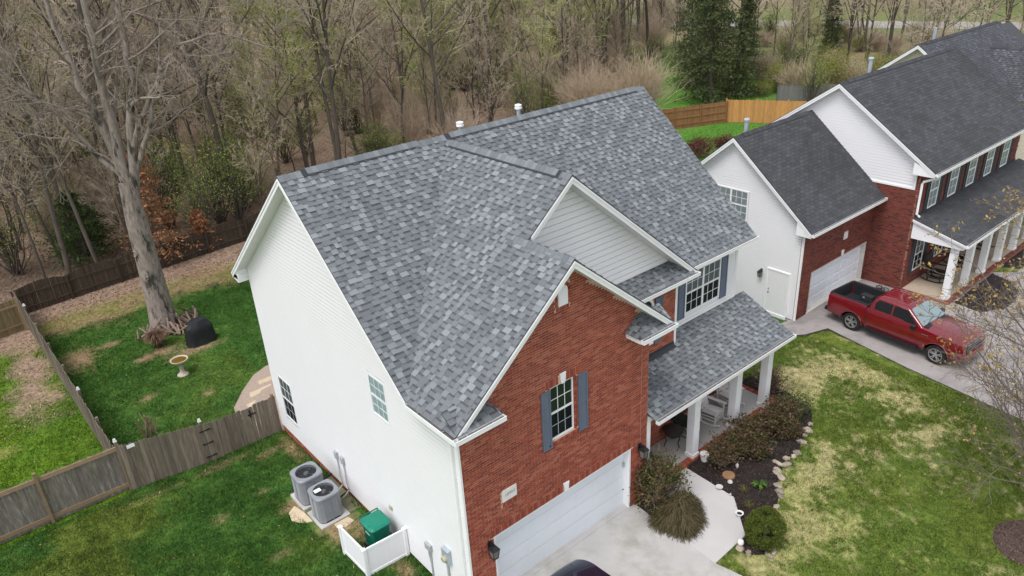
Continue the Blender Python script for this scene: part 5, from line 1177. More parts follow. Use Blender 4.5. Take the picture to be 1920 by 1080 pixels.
for x in (25.3, 27.4, 31.5): 
    window(Tf(MY), x-.42, x+.42, .75, 2.25, N, 2, 2, 1, ROOM, BLINDG); shutter(Tf(MY), x-.78, x-.46, .7, 2.3, N, NSHUT); shutter(Tf(MY), x+.46, x+.78, .7, 2.3, N, NSHUT)
q = MB(); q.box(29.0, MY-.03, .15, 29.9, MY+.02, 2.2); q.build('front_door', M('door_tan', (.22, .12, .06), .5), N)
q = MB(); q.box(MX, 8.55, -.2, 35, 8.7, 5.4).box(34.9, MY, -.2, 35, 8.6, 5.4); q.build('rear_walls', WHITE, N)
q = MB(); q.box(NX+.1, 9.35, -.3, MX, 9.5, 4); q.build('garage_rear_wall', WHITE, N)
# roofs
q = MB(); q.prism([(NX, NYE+.3, NZE-.3), (NXR, NYE+.3, NZE-.3), (NXR, NYR, NZR-.3), (NX, NYR, NZR-.3)], [(NX, NYE+.3, NZE-.25), (NXR, NYE+.3, NZE-.25), (NXR, NYR, NZR-.25), (NX, NYR, NZR-.25)]); NR = q.build('roof', DECK, N, label='weathered charcoal three-tab shingle roof with black ridge vents')
def dk(poly): return slope_slab(poly, .001, .03, NR, DECK, 'roof_deck')
dk([(NX-.3, NYE, NZE), (24.6, NYE, NZE), (24.6, NYR, NZR), (NX-.3, NYR, NZR)]); dk([(NX-.3, NYR, NZR), (24.6, NYR, NZR), (24.6, 2*NYR-NYE, NZE), (NX-.3, 2*NYR-NYE, NZE)])
dk([(MX-.3, MYE, MZE), (MX1+1, MYE, MZE), (MX1+1, MYR, MZR), (MX-.3, MYR, MZR)]); dk([(MX-.3, MYR, MZR), (MX1+1, MYR, MZR), (MX1+1, 2*MYR-MYE, MZE), (MX-.3, 2*MYR-MYE, MZE)])
QY0, QZ0, QZ1 = -1.2, 2.82, 3.42; qs = (QZ1-QZ0)/(MY-QY0)
dk([(MX-.15, QY0, QZ0), (35.5, QY0, QZ0), (35.5, MY, QZ1), (MX-.15, MY, QZ1)])
nr.slope((NX-.3, NYE-.02, NZE-.01), (1, 0, 0), (0, 1, ps), math.hypot(NYR-NYE, NZR-NZE), lambda v: (0, MX-.02-NX+.3), None)
nr.slope((MX-.3, MYE-.02, MZE-.01), (1, 0, 0), (0, 1, pm_), math.hypot(MYR-MYE, MZR-MZE), lambda v: (0, MX1+1.3-MX))
nr.slope((MX-.15, QY0-.02, QZ0-.008), (1, 0, 0), (0, 1, qs), math.hypot(MY-QY0, QZ1-QZ0), lambda v: (0, 35.5-MX+.15))
nr.slope((NX-.3, 2*NYR-NYE+.02, NZE-.01), (1, 0, 0), (0, -1, ps), math.hypot(NYR-NYE, NZR-NZE), lambda v: (0, MX-.02-NX+.3))
nr.finish(NR, NSHING, 300, gap=.014)
nA = Vector((0, -1, -ps)).normalized(); nB = Vector((0, 1, -ps)).normalized(); nC = Vector((0, -1, -pm_)).normalized(); nD = Vector((0, 1, -pm_)).normalized()
NCAP = [NPAL[0], NPAL[1], NPAL[3]]
ridge_caps((NX-.3, NYR, NZR), (MX-.02, NYR, NZR), nA, nB, NR, NSHING, NCAP, vent=.5, step=.2); ridge_caps((MX-.3, MYR, MZR), (MX1+1, MYR, MZR), nC, nD, NR, NSHING, NCAP, vent=.5, step=.2)
rake_x((NYE, NZE), (NYR, NZR), NX-.3, .025, .17, N, NX); rake_x((NYR, NZR), (2*NYR-NYE, NZE), NX-.3, .025, .17, N, NX)
rake_x((MYE, MZE), (MYR, MZR), MX-.3, .025, .17, N, MX); rake_x((MYR, MZR), (2*MYR-MYE, MZE), MX-.3, .025, .17, N, MX)
q = MB(); pk = [(NYE, NZE-.05), (NYE, NZE-.2), (NY+.25, NZE-.2), (NY+.25, NZE+.3)]; q.prism([(NX-.28, y, z) for y, z in pk], [(NX, y, z) for y, z in pk]); q.build('boxed_eave_end', WTRIM, N)
q = MB(); pk = [(MYE, MZE-.05), (MYE, MZE-.2), (MY+.3, MZE-.2), (MY+.3, MZE+.3)]; q.prism([(MX-.28, y, z) for y, z in pk], [(MX, y, z) for y, z in pk]); q.build('boxed_eave_end', WTRIM, N)
q = MB(); q.box(NX, NYE+.02, NZE-.18, 24.2, NY+.02, NZE-.035); q.build('eave_box', SOFFIT, N)
q = MB(); q.box(MX, MYE+.02, MZE-.18, 35, MY+.02, MZE-.035); q.build('eave_box', SOFFIT, N)
gutter((NX-.3, NYE-.02, NZE), (24.22, NYE-.02, NZE), (0, -1, 0), N); gutter((MX-.3, MYE-.02, MZE), (35, MYE-.02, MZE), (0, -1, 0), N); gutter((MX-.15, QY0-.02, QZ0), (35.5, QY0-.02, QZ0), (0, -1, 0), N)
q = MB(); q.tube([(MX-.1, .32, 5.36), (MX-.1, .36, 5.28), (MX-.1, .86, 5.02), (MX-.1, .90, 4.92), (MX-.1, .90, 3.62), (MX-.02, .80, 3.50)], .05, 8); q.build('downspout', WTRIM, N, smooth=True)
q = MB(); q.prism([(MX-.05, QY0+.1, QZ0-.30), (MX-.05, MY, QZ0-.30), (MX-.05, MY, QZ1-.04), (MX-.05, QY0+.1, QZ0)], [(MX+.05, QY0+.1, QZ0-.30), (MX+.05, MY, QZ0-.30), (MX+.05, MY, QZ1-.04), (MX+.05, QY0+.1, QZ0)]); q.build('porch_gable_end', WHITE, N)
rake_x((QY0, QZ0), (MY, QZ1), MX-.15, .025, .12, N, MX-.05)
q = MB(); q.box(MX+.06, QY0+.08, QZ0-.30, 35.4, QY0+.38, QZ0-.06).box(MX+.06, QY0+.38, QZ0-.08, 35.4, MY, QZ0-.06); q.build('porch_beam', WTRIM, N)
q = MB(); q.box(MX, MY-.012, QZ1-.02, 35, MY-.0005, QZ1+.14); q.build('black_flashing', RIDGEV, N)
q = MB(); q.box(MX+.05, -.82, -.2, 35.3, MY+.02, .13); q.build('porch_floor', M('tan_porch', (.42, .34, .26), .85, var=.1), N)
q = MB(); q.box(MX, -1.0, -.2, 35.3, -.80, .135).box(MX-.08, -1.0, -.2, MX+.04, MY-.02, .12); pe2 = q.build('porch_edge', NMORTAR, N)
row_bricks(Tf(-.8), [(x, x+.09, .1355, .16, 0, .21) for x in np.arange(MX, 35.2, .1)], pe2, NBRICK, 'edging_brick', pal=NRED)
for k in range(6):
    x = 24.5+k*1.8; q = MB(); q.box(x-.13, -.84, .14, x+.13, -.58, QZ0-.29); c_ = q.build('column', WTRIM, N, bevel=.006)
    q = MB(); q.box(x-.155, -.865, .14, x+.155, -.555, .26); q.build('column_base', WTRIM, c_)
for x, y, z0, h in ((20.0, 6.6, 6.6, 7.55), (27.8, 5.5, 7.9, 9.0)):
    q = MB(); q.tube([(x, y, z0), (x, y, h-.06)], .09, 12); v = q.build('vent_pipe', GREYL, NR, smooth=True); q = MB(); q.lathe([(.12, -.06), (.13, .0), (.11, .05)], (x, y, h), 14); q.build('vent_cap', GREYL, v)
# third house further along
T3 = thing('far_house', 'far charcoal roofed house partly hidden behind the neighboring roof', 'house', (43.5, 7, 0))
ax3, yr3, zr3, ye3, ze3 = 38.6, 8.1, 8.0, 3.6, 4.7
s3 = (zr3-ze3)/(yr3-ye3)
tp3 = lambda y: min(ze3+s3*(y-ye3), zr3-s3*(y-yr3))-.14
g3 = wall_panel(Tl(ax3+.4), 4, 12.2, -.2, tp3, [], .12, T3, M('beige_siding', (.55, .50, .43), .6), 'gable_wall', kinks=(yr3,))
siding(Tl(ax3+.4), 4.5, 7.6, .2, lambda z: [(max(4., ye3+(z+.14-ze3)/s3), min(12.2, 2*yr3-ye3-(z+.14-ze3)/s3))], g3, MATS['beige_siding'])
q = MB(); q.box(ax3+.5, 4, -.2, 52, 4.15, 4.7).box(ax3+.5, 12.1, -.2, 52, 12.2, 4.7); q.build('wall', MATS['beige_siding'], T3)
q = MB(); q.prism([(ax3+.5, ye3+.3, ze3-.3), (52, ye3+.3, ze3-.3), (52, yr3, zr3-.3), (ax3+.5, yr3, zr3-.3)], [(ax3+.5, ye3+.3, ze3-.25), (52, ye3+.3, ze3-.25), (52, yr3, zr3-.25), (ax3+.5, yr3, zr3-.25)]); R3 = q.build('roof', DECK, T3)
slope_slab([(ax3, ye3, ze3), (50, ye3, ze3), (50, yr3, zr3), (ax3, yr3, zr3)], .001, .04, R3, DECK, 'roof_deck'); slope_slab([(ax3, yr3, zr3), (50, yr3, zr3), (50, 2*yr3-ye3, ze3), (ax3, 2*yr3-ye3, ze3)], .001, .04, R3, DECK, 'roof_deck')
r3 = Roof([(.085, .088, .10), (.10, .103, .117), (.07, .073, .085), (.13, .135, .15)], ((3, 3, 2, 1), (3, 3, 3, .3)), exp=.16, arch=True, seed=3)
r3.slope((ax3, ye3-.02, ze3-.01), (1, 0, 0), (0, 1, s3), math.hypot(yr3-ye3, zr3-ze3), lambda v: (0, 50-ax3))
# its cross gable towards the street
gx3 = 45.5; zc = 7.1; hw = 3.0; sc3 = .8; ec = zc-sc3*hw
for sg in (-1, 1):
    slope_slab([(gx3, .4, zc), (gx3, 7.2, zc), (gx3+sg*hw, 7.2, ec), (gx3+sg*hw, .4, ec)], .001, .04, R3, DECK, 'roof_deck')
    r3.slope((gx3+sg*(hw+.02), .4, ec-.01), (0, 1, 0), (-sg, 0, sc3), hw*math.hypot(1, sc3), lambda v: (0, 6.8))
    rake_y((gx3, zc), (gx3+sg*hw, ec), .4, .025, .17, T3, .8) if sg > 0 else rake_y((gx3-hw, ec), (gx3, zc), .4, .025, .17, T3, .8)
r3.finish(R3, NSHING, 0)
q = MB(); q.prism([(gx3-hw+.3, .8, 0), (gx3+hw-.3, .8, 0), (gx3+hw-.3, .8, ec+.1), (gx3, .8, zc-.15), (gx3-hw+.3, .8, ec+.1)], [(gx3-hw+.3, 4, 0), (gx3+hw-.3, 4, 0), (gx3+hw-.3, 4, ec+.1), (gx3, 4, zc-.15), (gx3-hw+.3, 4, ec+.1)]); q.build('cross_gable_wall', MATS['beige_siding'], T3)
ridge_caps((ax3, yr3, zr3), (50, yr3, zr3), Vector((0, -1, -s3)).normalized(), Vector((0, 1, -s3)).normalized(), R3, NSHING, NCAP, vent=.5, step=.25)
ridge_caps((gx3, .4, zc), (gx3, 7.2, zc), Vector((-1, 0, -sc3)).normalized(), Vector((1, 0, -sc3)).normalized(), R3, NSHING, NCAP, vent=.3, step=.25)
rake_x((ye3, ze3), (yr3, zr3), ax3, .025, .18, T3, ax3+.4); rake_x((yr3, zr3), (2*yr3-ye3, ze3), ax3, .025, .18, T3, ax3+.4)
q = MB(); q.tube([(43.5, 9.3, 6.8), (43.5, 9.3, 8.3)], .1, 10); q.build('vent_pipe', GREYL, R3)
# things on the neighbour's porch and drive
DKW = M('dark_wood_chair', (.02, .016, .014), .5)
c0 = rocking_chair((26.0, .35, .131), rad(5), 'dark wooden rocking chair on the neighbor porch by the first columns'); c0['group'] = 'dark rocking chairs on the neighbor porch'
for ch in c0.children:
    me = ch.data.copy(); me.materials.clear(); me.materials.append(DKW); ch.data = me
for x, lb in ((28.3, 'dark wooden rocking chair on the neighbor porch past the second column'), (31.0, 'dark wooden rocking chair on the neighbor porch beyond the front door')):
    dup(c0, (x, .35, .131), rad(-4), lb)
q = MB(); rr = random.Random(2)
for k in range(5):
    cx, cy, r_ = 24.0-rr.uniform(0, .5), 1.9-k*.12, rr.uniform(.15, .28)
    q.tube([(cx-.1+r_*math.cos(t), cy+r_*.7*math.sin(t), .045+.025*k+.01*math.sin(3*t)) for t in np.linspace(0, 6.3, 18)], .018, 6)
tag(q.build('garden_hose', DKGREY, smooth=True), 'dark coiled hose lying by the neighbor garage corner', 'hose')
# ================================================================== vehicles
REDP = M('candy_red_paint', (.16, .003, .010), .15, var=.04, nscale=2, spec=.5, coat=1.)
NAVY = M('navy_paint', (.004, .006, .022), .22, var=.04, spec=.5, coat=1.)
CARGL = M('tinted_glass', (.006, .007, .008), .05, var=.02, spec=.6)
SHIELD = M('windscreen', (.21, .27, .29), .05, var=.02, nscale=2.5, spec=.6)
TYRE = M('tyre_rubber', (.013, .013, .014), .85)
RIM = M('alloy_rim', (.46, .46, .47), .35, metal=.7)
RIMD = M('rim_dark', (.03, .03, .032), .4)
LAMP = M('lamp_lens', (.55, .57, .58), .12)
TAIL = M('tail_lens', (.30, .004, .006), .15)
CHROME = M('chrome', (.42, .43, .45), .2, metal=.9)
LINER = M('bed_liner', (.017, .018, .022), .7, var=.25)
def shell(xs, w, top, bot, parent, mat, name, crown=.03, nz=8, ny=9, capf=True, capr=True, endw=None):
    """body shell: for each station a ring up one side, over the crowned top and down the other"""
    q = MB(); rings = []
    for x in xs:
        zt, zb = top(x), bot(x); ring = []
        for k in range(nz): z = zb+(zt-zb)*k/nz; ring.append((x, -w(x, z), z))
        wt = w(x, zt)
        for k in range(ny):
            y = -wt+2*wt*k/(ny-1); e = y/wt; ring.append((x, y*(1 if abs(e) < .99 else .985), zt+crown*(1-e*e)))
        for k in range(nz-1, -1, -1): z = zb+(zt-zb)*k/nz; ring.append((x, w(x, z), z))
        rings.append([q.P(*p) for p in ring])
    for A, B in zip(rings, rings[1:]):
        for k in range(len(A)-1): q.face(A[k], A[k+1], B[k+1], B[k])
    if capr: q.face(*rings[0])
    if capf: q.face(*rings[-1][::-1])
    return q.build(name, mat, parent, smooth=True)
def wheel(parent, x, y, r, wd, spokes=10):
    s_ = 1 if y > 0 else -1; T = lambda a, b, c: (x+a, y+s_*c, r+b); q = MB(T)
    q.lathe([(r*.60, -wd), (r*.93, -wd), (r, -wd*.78), (r, -wd*.05), (r*.96, 0), (r*.70, .005), (r*.66, -.01)], n=32, cap=False); t = q.build('wheel', TYRE, parent, smooth=True)
    q = MB(T); q.lathe([(r*.67, -.005), (r*.66, -.03), (r*.62, -.08), (r*.10, -.09), (.001, -.09)], n=28, cap=False); q.build('wheel_well', RIMD, t, smooth=True)
    q = MB(T); q.lathe([(r*.68, -.012), (r*.68, .002), (r*.63, .002), (r*.62, -.03)], n=28, cap=False); rm = q.build('rim', RIM, t, smooth=True)
    q = MB(T)
    for k in range(spokes):
        a = 2*math.pi*(k//2*2+(.28 if k % 2 else -.28)+.5)/spokes; c, sn = math.cos(a), math.sin(a)
        q.prism([(r*.12*c-.018*sn, r*.12*sn+.018*c, -.05), (r*.12*c+.018*sn, r*.12*sn-.018*c, -.05), (r*.64*c+.014*sn, r*.64*sn-.014*c, -.03), (r*.64*c-.014*sn, r*.64*sn+.014*c, -.03)],
                [(r*.12*c-.018*sn, r*.12*sn+.018*c, -.01), (r*.12*c+.018*sn, r*.12*sn-.018*c, -.01), (r*.64*c+.014*sn, r*.64*sn-.014*c, -.004), (r*.64*c-.014*sn, r*.64*sn+.014*c, -.004)])
    q.lathe([(.001, .002), (r*.14, -.002), (r*.15, -.03)], n=14, cap=False); q.build('spokes', RIM, t)
def greenhouse(parent, lv, mat, name='cab', r=.10):
    """stack of rounded rectangles (z, x0, x1, halfwidth)"""
    q = MB(); R = []
    for z, x0, x1, w, rr in lv:
        ring = []
        for cx, cy, a0 in ((x1-rr, w-rr, 0), (x0+rr, w-rr, 90), (x0+rr, -w+rr, 180), (x1-rr, -w+rr, 270)):
            for k in range(5): a = rad(a0+22.5*k); ring.append(q.P(cx+rr*math.cos(a), cy+rr*math.sin(a), z))
        R.append(ring)
    for A, B in zip(R, R[1:]):
        for k in range(20): q.face(A[k], A[(k+1) % 20], B[(k+1) % 20], B[k])
    q.face(*R[-1]); return q.build(name, mat, parent, smooth=True)
def arch(x, cx, r, zc, base):
    d = abs(x-cx); return max(base, zc+math.sqrt(max(0, r*r-d*d))) if d < r else base
TR = thing('pickup_truck', 'shiny dark red crew cab pickup parked on the neighbor driveway', 'pickup truck', (20.36, .72, .03), local=True, rz=-1.66)
TR.scale = (.915, .915, .915)
def bw(x, z):
    e = 1.
    if x > 4.05: e = 1-.16*((x-4.05)/.57)**2.2
    if x < -.9: e = 1-.03*((-.9-x)/.3)**2
    zz = z; return e*(np.interp(zz, [.35, .5, .75, .95, 1.15, 1.32, 1.42], [.90, .945, .985, .985, .965, .935, .925]))
xs = sorted(set(list(np.arange(.60, 4.63, .10))+[4.62, 3.17, 3.19, 3.23, 4.13, 4.17, 4.19, 4.5, 4.57]))
topc = lambda x: float(np.interp(x, [.6, 3.0, 3.1, 3.9, 4.3, 4.48, 4.57, 4.62], [1.30, 1.30, 1.285, 1.25, 1.215, 1.17, 1.10, .98]))
shell(xs, bw, topc, lambda x: arch(x, 3.68, .52, .40, .46), TR, REDP, 'body', crown=.055)
# hood bulge, cowl, seams
q = MB()
for s_ in (-1, 1): q.prism([(3.12, .42*s_, 1.322), (3.12, .52*s_, 1.312), (4.3, .50*s_, 1.235), (4.3, .40*s_, 1.245)], [(3.12, .44*s_, 1.350), (3.12, .50*s_, 1.340), (4.3, .48*s_, 1.268), (4.3, .42*s_, 1.272)])
q.build('hood_crease', REDP, TR, smooth=True)
q = MB(); q.prism([(2.92, -.80, 1.315), (3.14, -.76, 1.30), (3.14, .76, 1.30), (2.92, .80, 1.315)], [(2.92, -.80, 1.36), (3.14, -.76, 1.325), (3.14, .76, 1.325), (2.92, .80, 1.36)]); q.build('cowl', BLACK, TR)
def seam(xa, xb, z0, z1, wd=.012):
    q = MB(); n = 8; zs = np.linspace(z0, z1, n)
    for s_ in (-1, 1):
        L_ = [q.P(np.interp(z, [z0, z1], [xa, xb])-wd/2, s_*(bw(xa, z)+.0025), z) for z in zs]; R_ = [q.P(np.interp(z, [z0, z1], [xa, xb])+wd/2, s_*(bw(xa, z)+.0025), z) for z in zs]
        for k in range(n-1): q.face(L_[k], R_[k], R_[k+1], L_[k+1])
    q.build('panel_gap', BLACK, TR)
seam(.72, .72, .5, 1.3); seam(1.66, 1.66, .5, 1.3); seam(2.86, 2.84, .5, 1.28); seam(.60, .60, .5, 1.38, .03)
# bed
for s_ in (-1, 1):
    q = MB(); rings = []
    for x in sorted(set(list(np.arange(-1.18, .59, .08))+[.58, -.51, -.5, -.47, .47, .5, .51])):
        zb = arch(x, 0, .51, .40, .47); ring = []
        for k in range(9): z = zb+(1.36-zb)*k/8; ring.append((x, s_*bw(x, z), z))
        w = bw(x, 1.36); ring += [(x, s_*(w-.02), 1.385), (x, s_*(w-.12), 1.385), (x, s_*(w-.14), 1.36), (x, s_*(w-.15), .82)]; rings.append([q.P(*p) for p in ring])
    for A, B in zip(rings, rings[1:]):
        for k in range(len(A)-1): q.face(A[k], A[k+1], B[k+1], B[k])
    q.face(*rings[0]); q.face(*rings[-1]); q.build('bed_side', REDP, TR, smooth=True)
    q = MB(); q.box(-1.16, s_*.775-.002, .83, .56, s_*.775+.002, 1.37); q.build('bed_liner_wall', LINER, TR)
    q = MB(); q.prism([(-1.18, s_*.78, 1.383), (.58, s_*.78, 1.383), (.58, s_*.91, 1.383), (-1.18, s_*.90, 1.383)], [(-1.18, s_*.79, 1.40), (.58, s_*.79, 1.40), (.58, s_*.90, 1.40), (-1.18, s_*.89, 1.40)]); q.build('bed_rail_cap', LINER, TR)
    q = MB(); q.tube([(.51*math.cos(t), s_*(bw(0, .8)+.005), .40+.515*math.sin(t)) for t in np.linspace(.05, math.pi-.05, 17)], .028, 6); q.build('wheel_arch_lip', REDP, TR, smooth=True)
    q = MB(); q.tube([(3.68+.52*math.cos(t), s_*(bw(3.68, .8)+.003), .40+.525*math.sin(t)) for t in np.linspace(.05, math.pi-.05, 17)], .026, 6); q.build('wheel_arch_lip', REDP, TR, smooth=True)
    q = MB(); q.box(.70, s_*.93, .40, 2.95, s_*1.05, .46); q.build('running_board', BLACK, TR, bevel=.01)
    q = MB(); q.box(-1.205, s_*.80, .82, -1.15, s_*.955, 1.28); q.build('tail_light', TAIL, TR, bevel=.02)
    q = MB(); q.prism([(4.24, s_*.962, .90), (4.56, s_*.85, .89), (4.61, s_*.60, .92), (4.60, s_*.60, 1.10), (4.53, s_*.83, 1.12), (4.24, s_*.952, 1.13)], [(4.24, s_*.90, .90), (4.50, s_*.80, .89), (4.52, s_*.60, .92), (4.50, s_*.60, 1.10), (4.45, s_*.78, 1.12), (4.24, s_*.90, 1.13)]); q.build('headlight', LAMP, TR)
    q = MB(); q.box(2.62, s_*1.0, 1.22, 2.78, s_*1.20, 1.42); q.build('mirror', BLACK, TR, bevel=.035, seg=3)
    for x in (1.0, 1.86): q = MB(); q.box(x, s_*(bw(1, 1.12)+.002), 1.10, x+.2, s_*(bw(1, 1.12)+.03), 1.135); q.build('door_handle', REDP, TR, bevel=.01)
    q = MB(); q.box(3.02, s_*(bw(3, 1.05)+.001), 1.07, 3.28, s_*(bw(3, 1.05)+.012), 1.12); q.build('fender_badge', CHROME, TR)
    wheel(TR, 0, s_*.955, .405, .27); wheel(TR, 3.68, s_*.955, .405, .27)
q = MB(); q.box(-1.16, -.80, .78, .58, .80, .83); q.build('bed_floor', LINER, TR)
q = MB()
for k in range(12): y = -.70+k*.127; q.box(-1.14, y, .83, .56, y+.06, .845)
q.build('bed_floor_ribs', LINER, TR); TR.children[-1]['kind'] = 'stuff'
q = MB(); q.box(.52, -.79, .8, .585, .79, 1.38); q.build('bed_front_wall', LINER, TR)
q = MB(); q.box(-1.22, -.79, .62, -1.15, .79, 1.385); tg = q.build('tailgate', REDP, TR, bevel=.02)
q = MB(); q.box(-1.149, -.76, .83, -1.142, .76, 1.37).box(-1.225, -.79, 1.384, -1.14, .79, 1.398); q.build('tailgate_cap', LINER, tg)
q = MB(); q.box(-1.36, -.90, .48, -1.18, .90, .66); q.build('rear_bumper', BLACK, TR, bevel=.04, seg=3)
q = MB(); q.prism([(-.55, .40, .85), (.05, .40, .85), (.05, .72, .85), (-.55, .72, .85)], [(-.52, .42, 1.12), (.02, .42, 1.12), (.02, .72, 1.12), (-.52, .72, 1.12)]); tbx = q.build('bed_toolbox', DKGREY, TR, bevel=.02)
q = MB(); q.box(-.40, .405, .98, -.31, .412, 1.04); q.build('latch_plate', GREYL, tbx)
# greenhouse and glazing
greenhouse(TR, [(1.27, .62, 3.06, .93, .10), (1.36, .65, 2.95, .905, .10), (1.80, .80, 2.34, .76, .12), (1.875, .88, 2.20, .70, .14), (1.905, 1.0, 2.06, .58, .16), (1.915, 1.25, 1.8, .3, .12)], REDP)
sy = lambda z: np.interp(z, [1.27, 1.36, 1.80, 1.875], [.93, .905, .76, .70])
def glaze(poly, name, mat=CARGL, off=.008):
    for s_ in (-1, 1):
        q = MB(); q.prism([(x, s_*(sy(z)-.01), z) for x, z in poly], [(x, s_*(sy(z)+off), z) for x, z in poly]); q.build(name, mat, TR)
glaze([(.90, 1.37), (1.62, 1.37), (1.62, 1.775), (1.02, 1.775), (.90, 1.66)], 'rear_door_glass')
glaze([(1.68, 1.37), (2.12, 1.37), (2.26, 1.33), (2.76, 1.33), (2.68, 1.40), (2.26, 1.775), (1.68, 1.775)], 'front_door_glass')
fx = lambda z: np.interp(z, [1.27, 1.36, 1.80, 1.875], [3.06, 2.95, 2.34, 2.20])
q = MB(); a_ = [(-.80, 1.36), (.80, 1.36), (.82, 1.40), (.66, 1.80), (.58, 1.82), (-.58, 1.82), (-.66, 1.80), (-.82, 1.40)]
q.prism([(fx(z)-.02, y, z) for y, z in a_], [(fx(z)+.010, y, z+.006) for y, z in a_]); q.build('windscreen', SHIELD, TR)
q = MB(); q.beam((2.99, -.55, 1.372), (2.84, .1, 1.47), .015, .012).beam((2.99, .15, 1.372), (2.84, .72, 1.46), .015, .012); q.build('wiper', BLACK, TR)
rx = lambda z: np.interp(z, [1.27, 1.36, 1.80], [.62, .65, .80])
q = MB(); a_ = [(-.70, 1.42), (.70, 1.42), (.62, 1.76), (-.62, 1.76)]; q.prism([(rx(z)+.02, y, z) for y, z in a_], [(rx(z)-.008, y, z) for y, z in a_]); q.build('rear_glass', CARGL, TR)
for k in range(6):
    y = -.46+k*.184; q = MB(); q.prism([(.95, y-.03, 1.896), (2.0, y-.03, 1.903), (2.0, y+.03, 1.903), (.95, y+.03, 1.896)], [(1.0, y-.012, 1.9205), (1.95, y-.012, 1.9235), (1.95, y+.012, 1.9235), (1.0, y+.012, 1.9205)]); q.build('roof_rib', REDP, TR)
q = MB(); q.prism([(1.98, .02, 1.915), (2.12, .0, 1.90), (2.12, .04, 1.90), (1.98, .06, 1.915)], [(1.98, .035, 1.965), (2.0, .03, 1.97), (2.0, .045, 1.97), (1.98, .05, 1.965)]); q.build('roof_antenna', BLACK, TR)
q = MB(); q.box(4.52, -.60, .72, 4.645, .60, 1.10); gl_ = q.build('grille', BLACK, TR, bevel=.03)
q = MB()
for z in (.84, 1.0): q.box(4.64, -.58, z-.022, 4.655, .58, z+.022)
q.box(4.63, -.6, 1.08, 4.65, .6, 1.11); q.build('grille_bar', CHROME, gl_)
q = MB(); q.prism([(4.40, -.93, .46), (4.72, -.70, .46), (4.72, .70, .46), (4.40, .93, .46)], [(4.40, -.93, .70), (4.70, -.70, .68), (4.70, .70, .68), (4.40, .93, .70)]); q.build('front_bumper', REDP, TR, bevel=.04, seg=3)
q = MB(); q.box(-1.0, -.85, .38, 4.4, .85, .50); q.build('chassis', BLACK, TR)

# dark car in our driveway, nose to the garage door
CR = thing('dark_car', 'navy blue car parked nose-in on the driveway', 'car', (1.76, -4.45, .03), local=True, rz=math.pi/2)
def cw(x, z):
    e = 1.
    if x > 2.9: e = 1-.30*((x-2.9)/.68)**2.4
    if x < -.4: e = 1-.12*((-.4-x)/.5)**2.
    return e*np.interp(z, [.2, .45, .7, .9, 1.1], [.86, .91, .925, .90, .86])
tc = lambda x: float(np.interp(x, [-.9, -.82, -.6, 0, 2.2, 2.4, 3.0, 3.3, 3.48, 3.56, 3.58], [.75, .95, 1.02, 1.04, 1.06, 1.06, 1.0, .95, .88, .76, .68]))
xs = sorted(set(list(np.arange(-.9, 3.58, .11))+[3.45, 3.52, 3.56, 3.58, -.38, .38, 2.32, 3.08]))
def cb(x): return max(arch(x, 0, .38, .34, .24), arch(x, 2.7, .38, .34, .24))
shell(xs, cw, tc, cb, CR, NAVY, 'body', crown=.07)
q = MB()
for s_ in (-1, 1): q.prism([(2.25, .58*s_, 1.08), (2.25, .66*s_, 1.07), (3.35, .48*s_, .96), (3.35, .42*s_, .97)], [(2.25, .61*s_, 1.115), (2.25, .64*s_, 1.11), (3.35, .46*s_, .985), (3.35, .44*s_, .99)])
q.build('hood_crease', NAVY, CR, smooth=True)
greenhouse(CR, [(1.03, -.75, 2.45, .87, .14), (1.12, -.70, 2.25, .84, .14), (1.48, -.3, 1.55, .68, .16), (1.54, -.1, 1.35, .6, .2), (1.56, .2, 1.1, .4, .2)], NAVY)
cfx = lambda z: np.interp(z, [1.03, 1.12, 1.48], [2.45, 2.25, 1.55]); csy = lambda z: np.interp(z, [1.03, 1.12, 1.48], [.87, .84, .68])
q = MB(); a_ = [(-.72, 1.10), (.72, 1.10), (.58, 1.46), (-.58, 1.46)]; q.prism([(cfx(z)-.02, y, z) for y, z in a_], [(cfx(z)+.012, y, z) for y, z in a_]); q.build('windscreen', CARGL, CR)
for s_ in (-1, 1):
    for pl in ([(-.25, 1.12), (.65, 1.12), (.65, 1.44), (.0, 1.44)], [(.72, 1.12), (1.95, 1.12), (1.45, 1.44), (.72, 1.44)]):
        q = MB(); q.prism([(x, s_*(csy(z)-.01), z) for x, z in pl], [(x, s_*(csy(z)+.008), z) for x, z in pl]); q.build('door_glass', CARGL, CR)
    q = MB(); q.box(3.2, s_*.5, .62, 3.45, s_*.72, .76); q.build('headlight', LAMP, CR, bevel=.03)
    q = MB(); q.box(1.75, s_*.92, 1.0, 1.95, s_*1.08, 1.14); q.build('mirror', NAVY, CR, bevel=.03)
    wheel(CR, 0, s_*.90, .34, .22); wheel(CR, 2.7, s_*.90, .34, .22)
q = MB(); q.box(-.8, -.8, .2, 3.4, .8, .3); q.build('chassis', BLACK, CR)
# ================================================================== vegetation
def tubes(P0, P1, R0, R1, n):
    """numpy: truncated cones for many branch segments"""
    D_ = P1-P0; D_ = D_/np.maximum(np.linalg.norm(D_, axis=1, keepdims=True), 1e-9)
    ref = np.where(np.abs(D_[:, 2:3]) < .9, [[0, 0, 1.]], [[1., 0, 0]]); A = np.cross(D_, ref); A /= np.linalg.norm(A, axis=1, keepdims=True); B = np.cross(D_, A)
    t = np.arange(n)*2*np.pi/n; ring = np.cos(t)[None, :, None]*A[:, None]+np.sin(t)[None, :, None]*B[:, None]
    V = np.concatenate([P0[:, None]+ring*R0[:, None, None], P1[:, None]+ring*R1[:, None, None]], 1)   # (N,2n,3)
    N = len(P0); base = np.arange(N)[:, None, None]*2*n; j = np.arange(n); k = (j+1) % n
    Fc = (base+np.stack([j, k, k+n, j+n], -1)[None]).reshape(-1, 4); return V.reshape(-1, 3), Fc
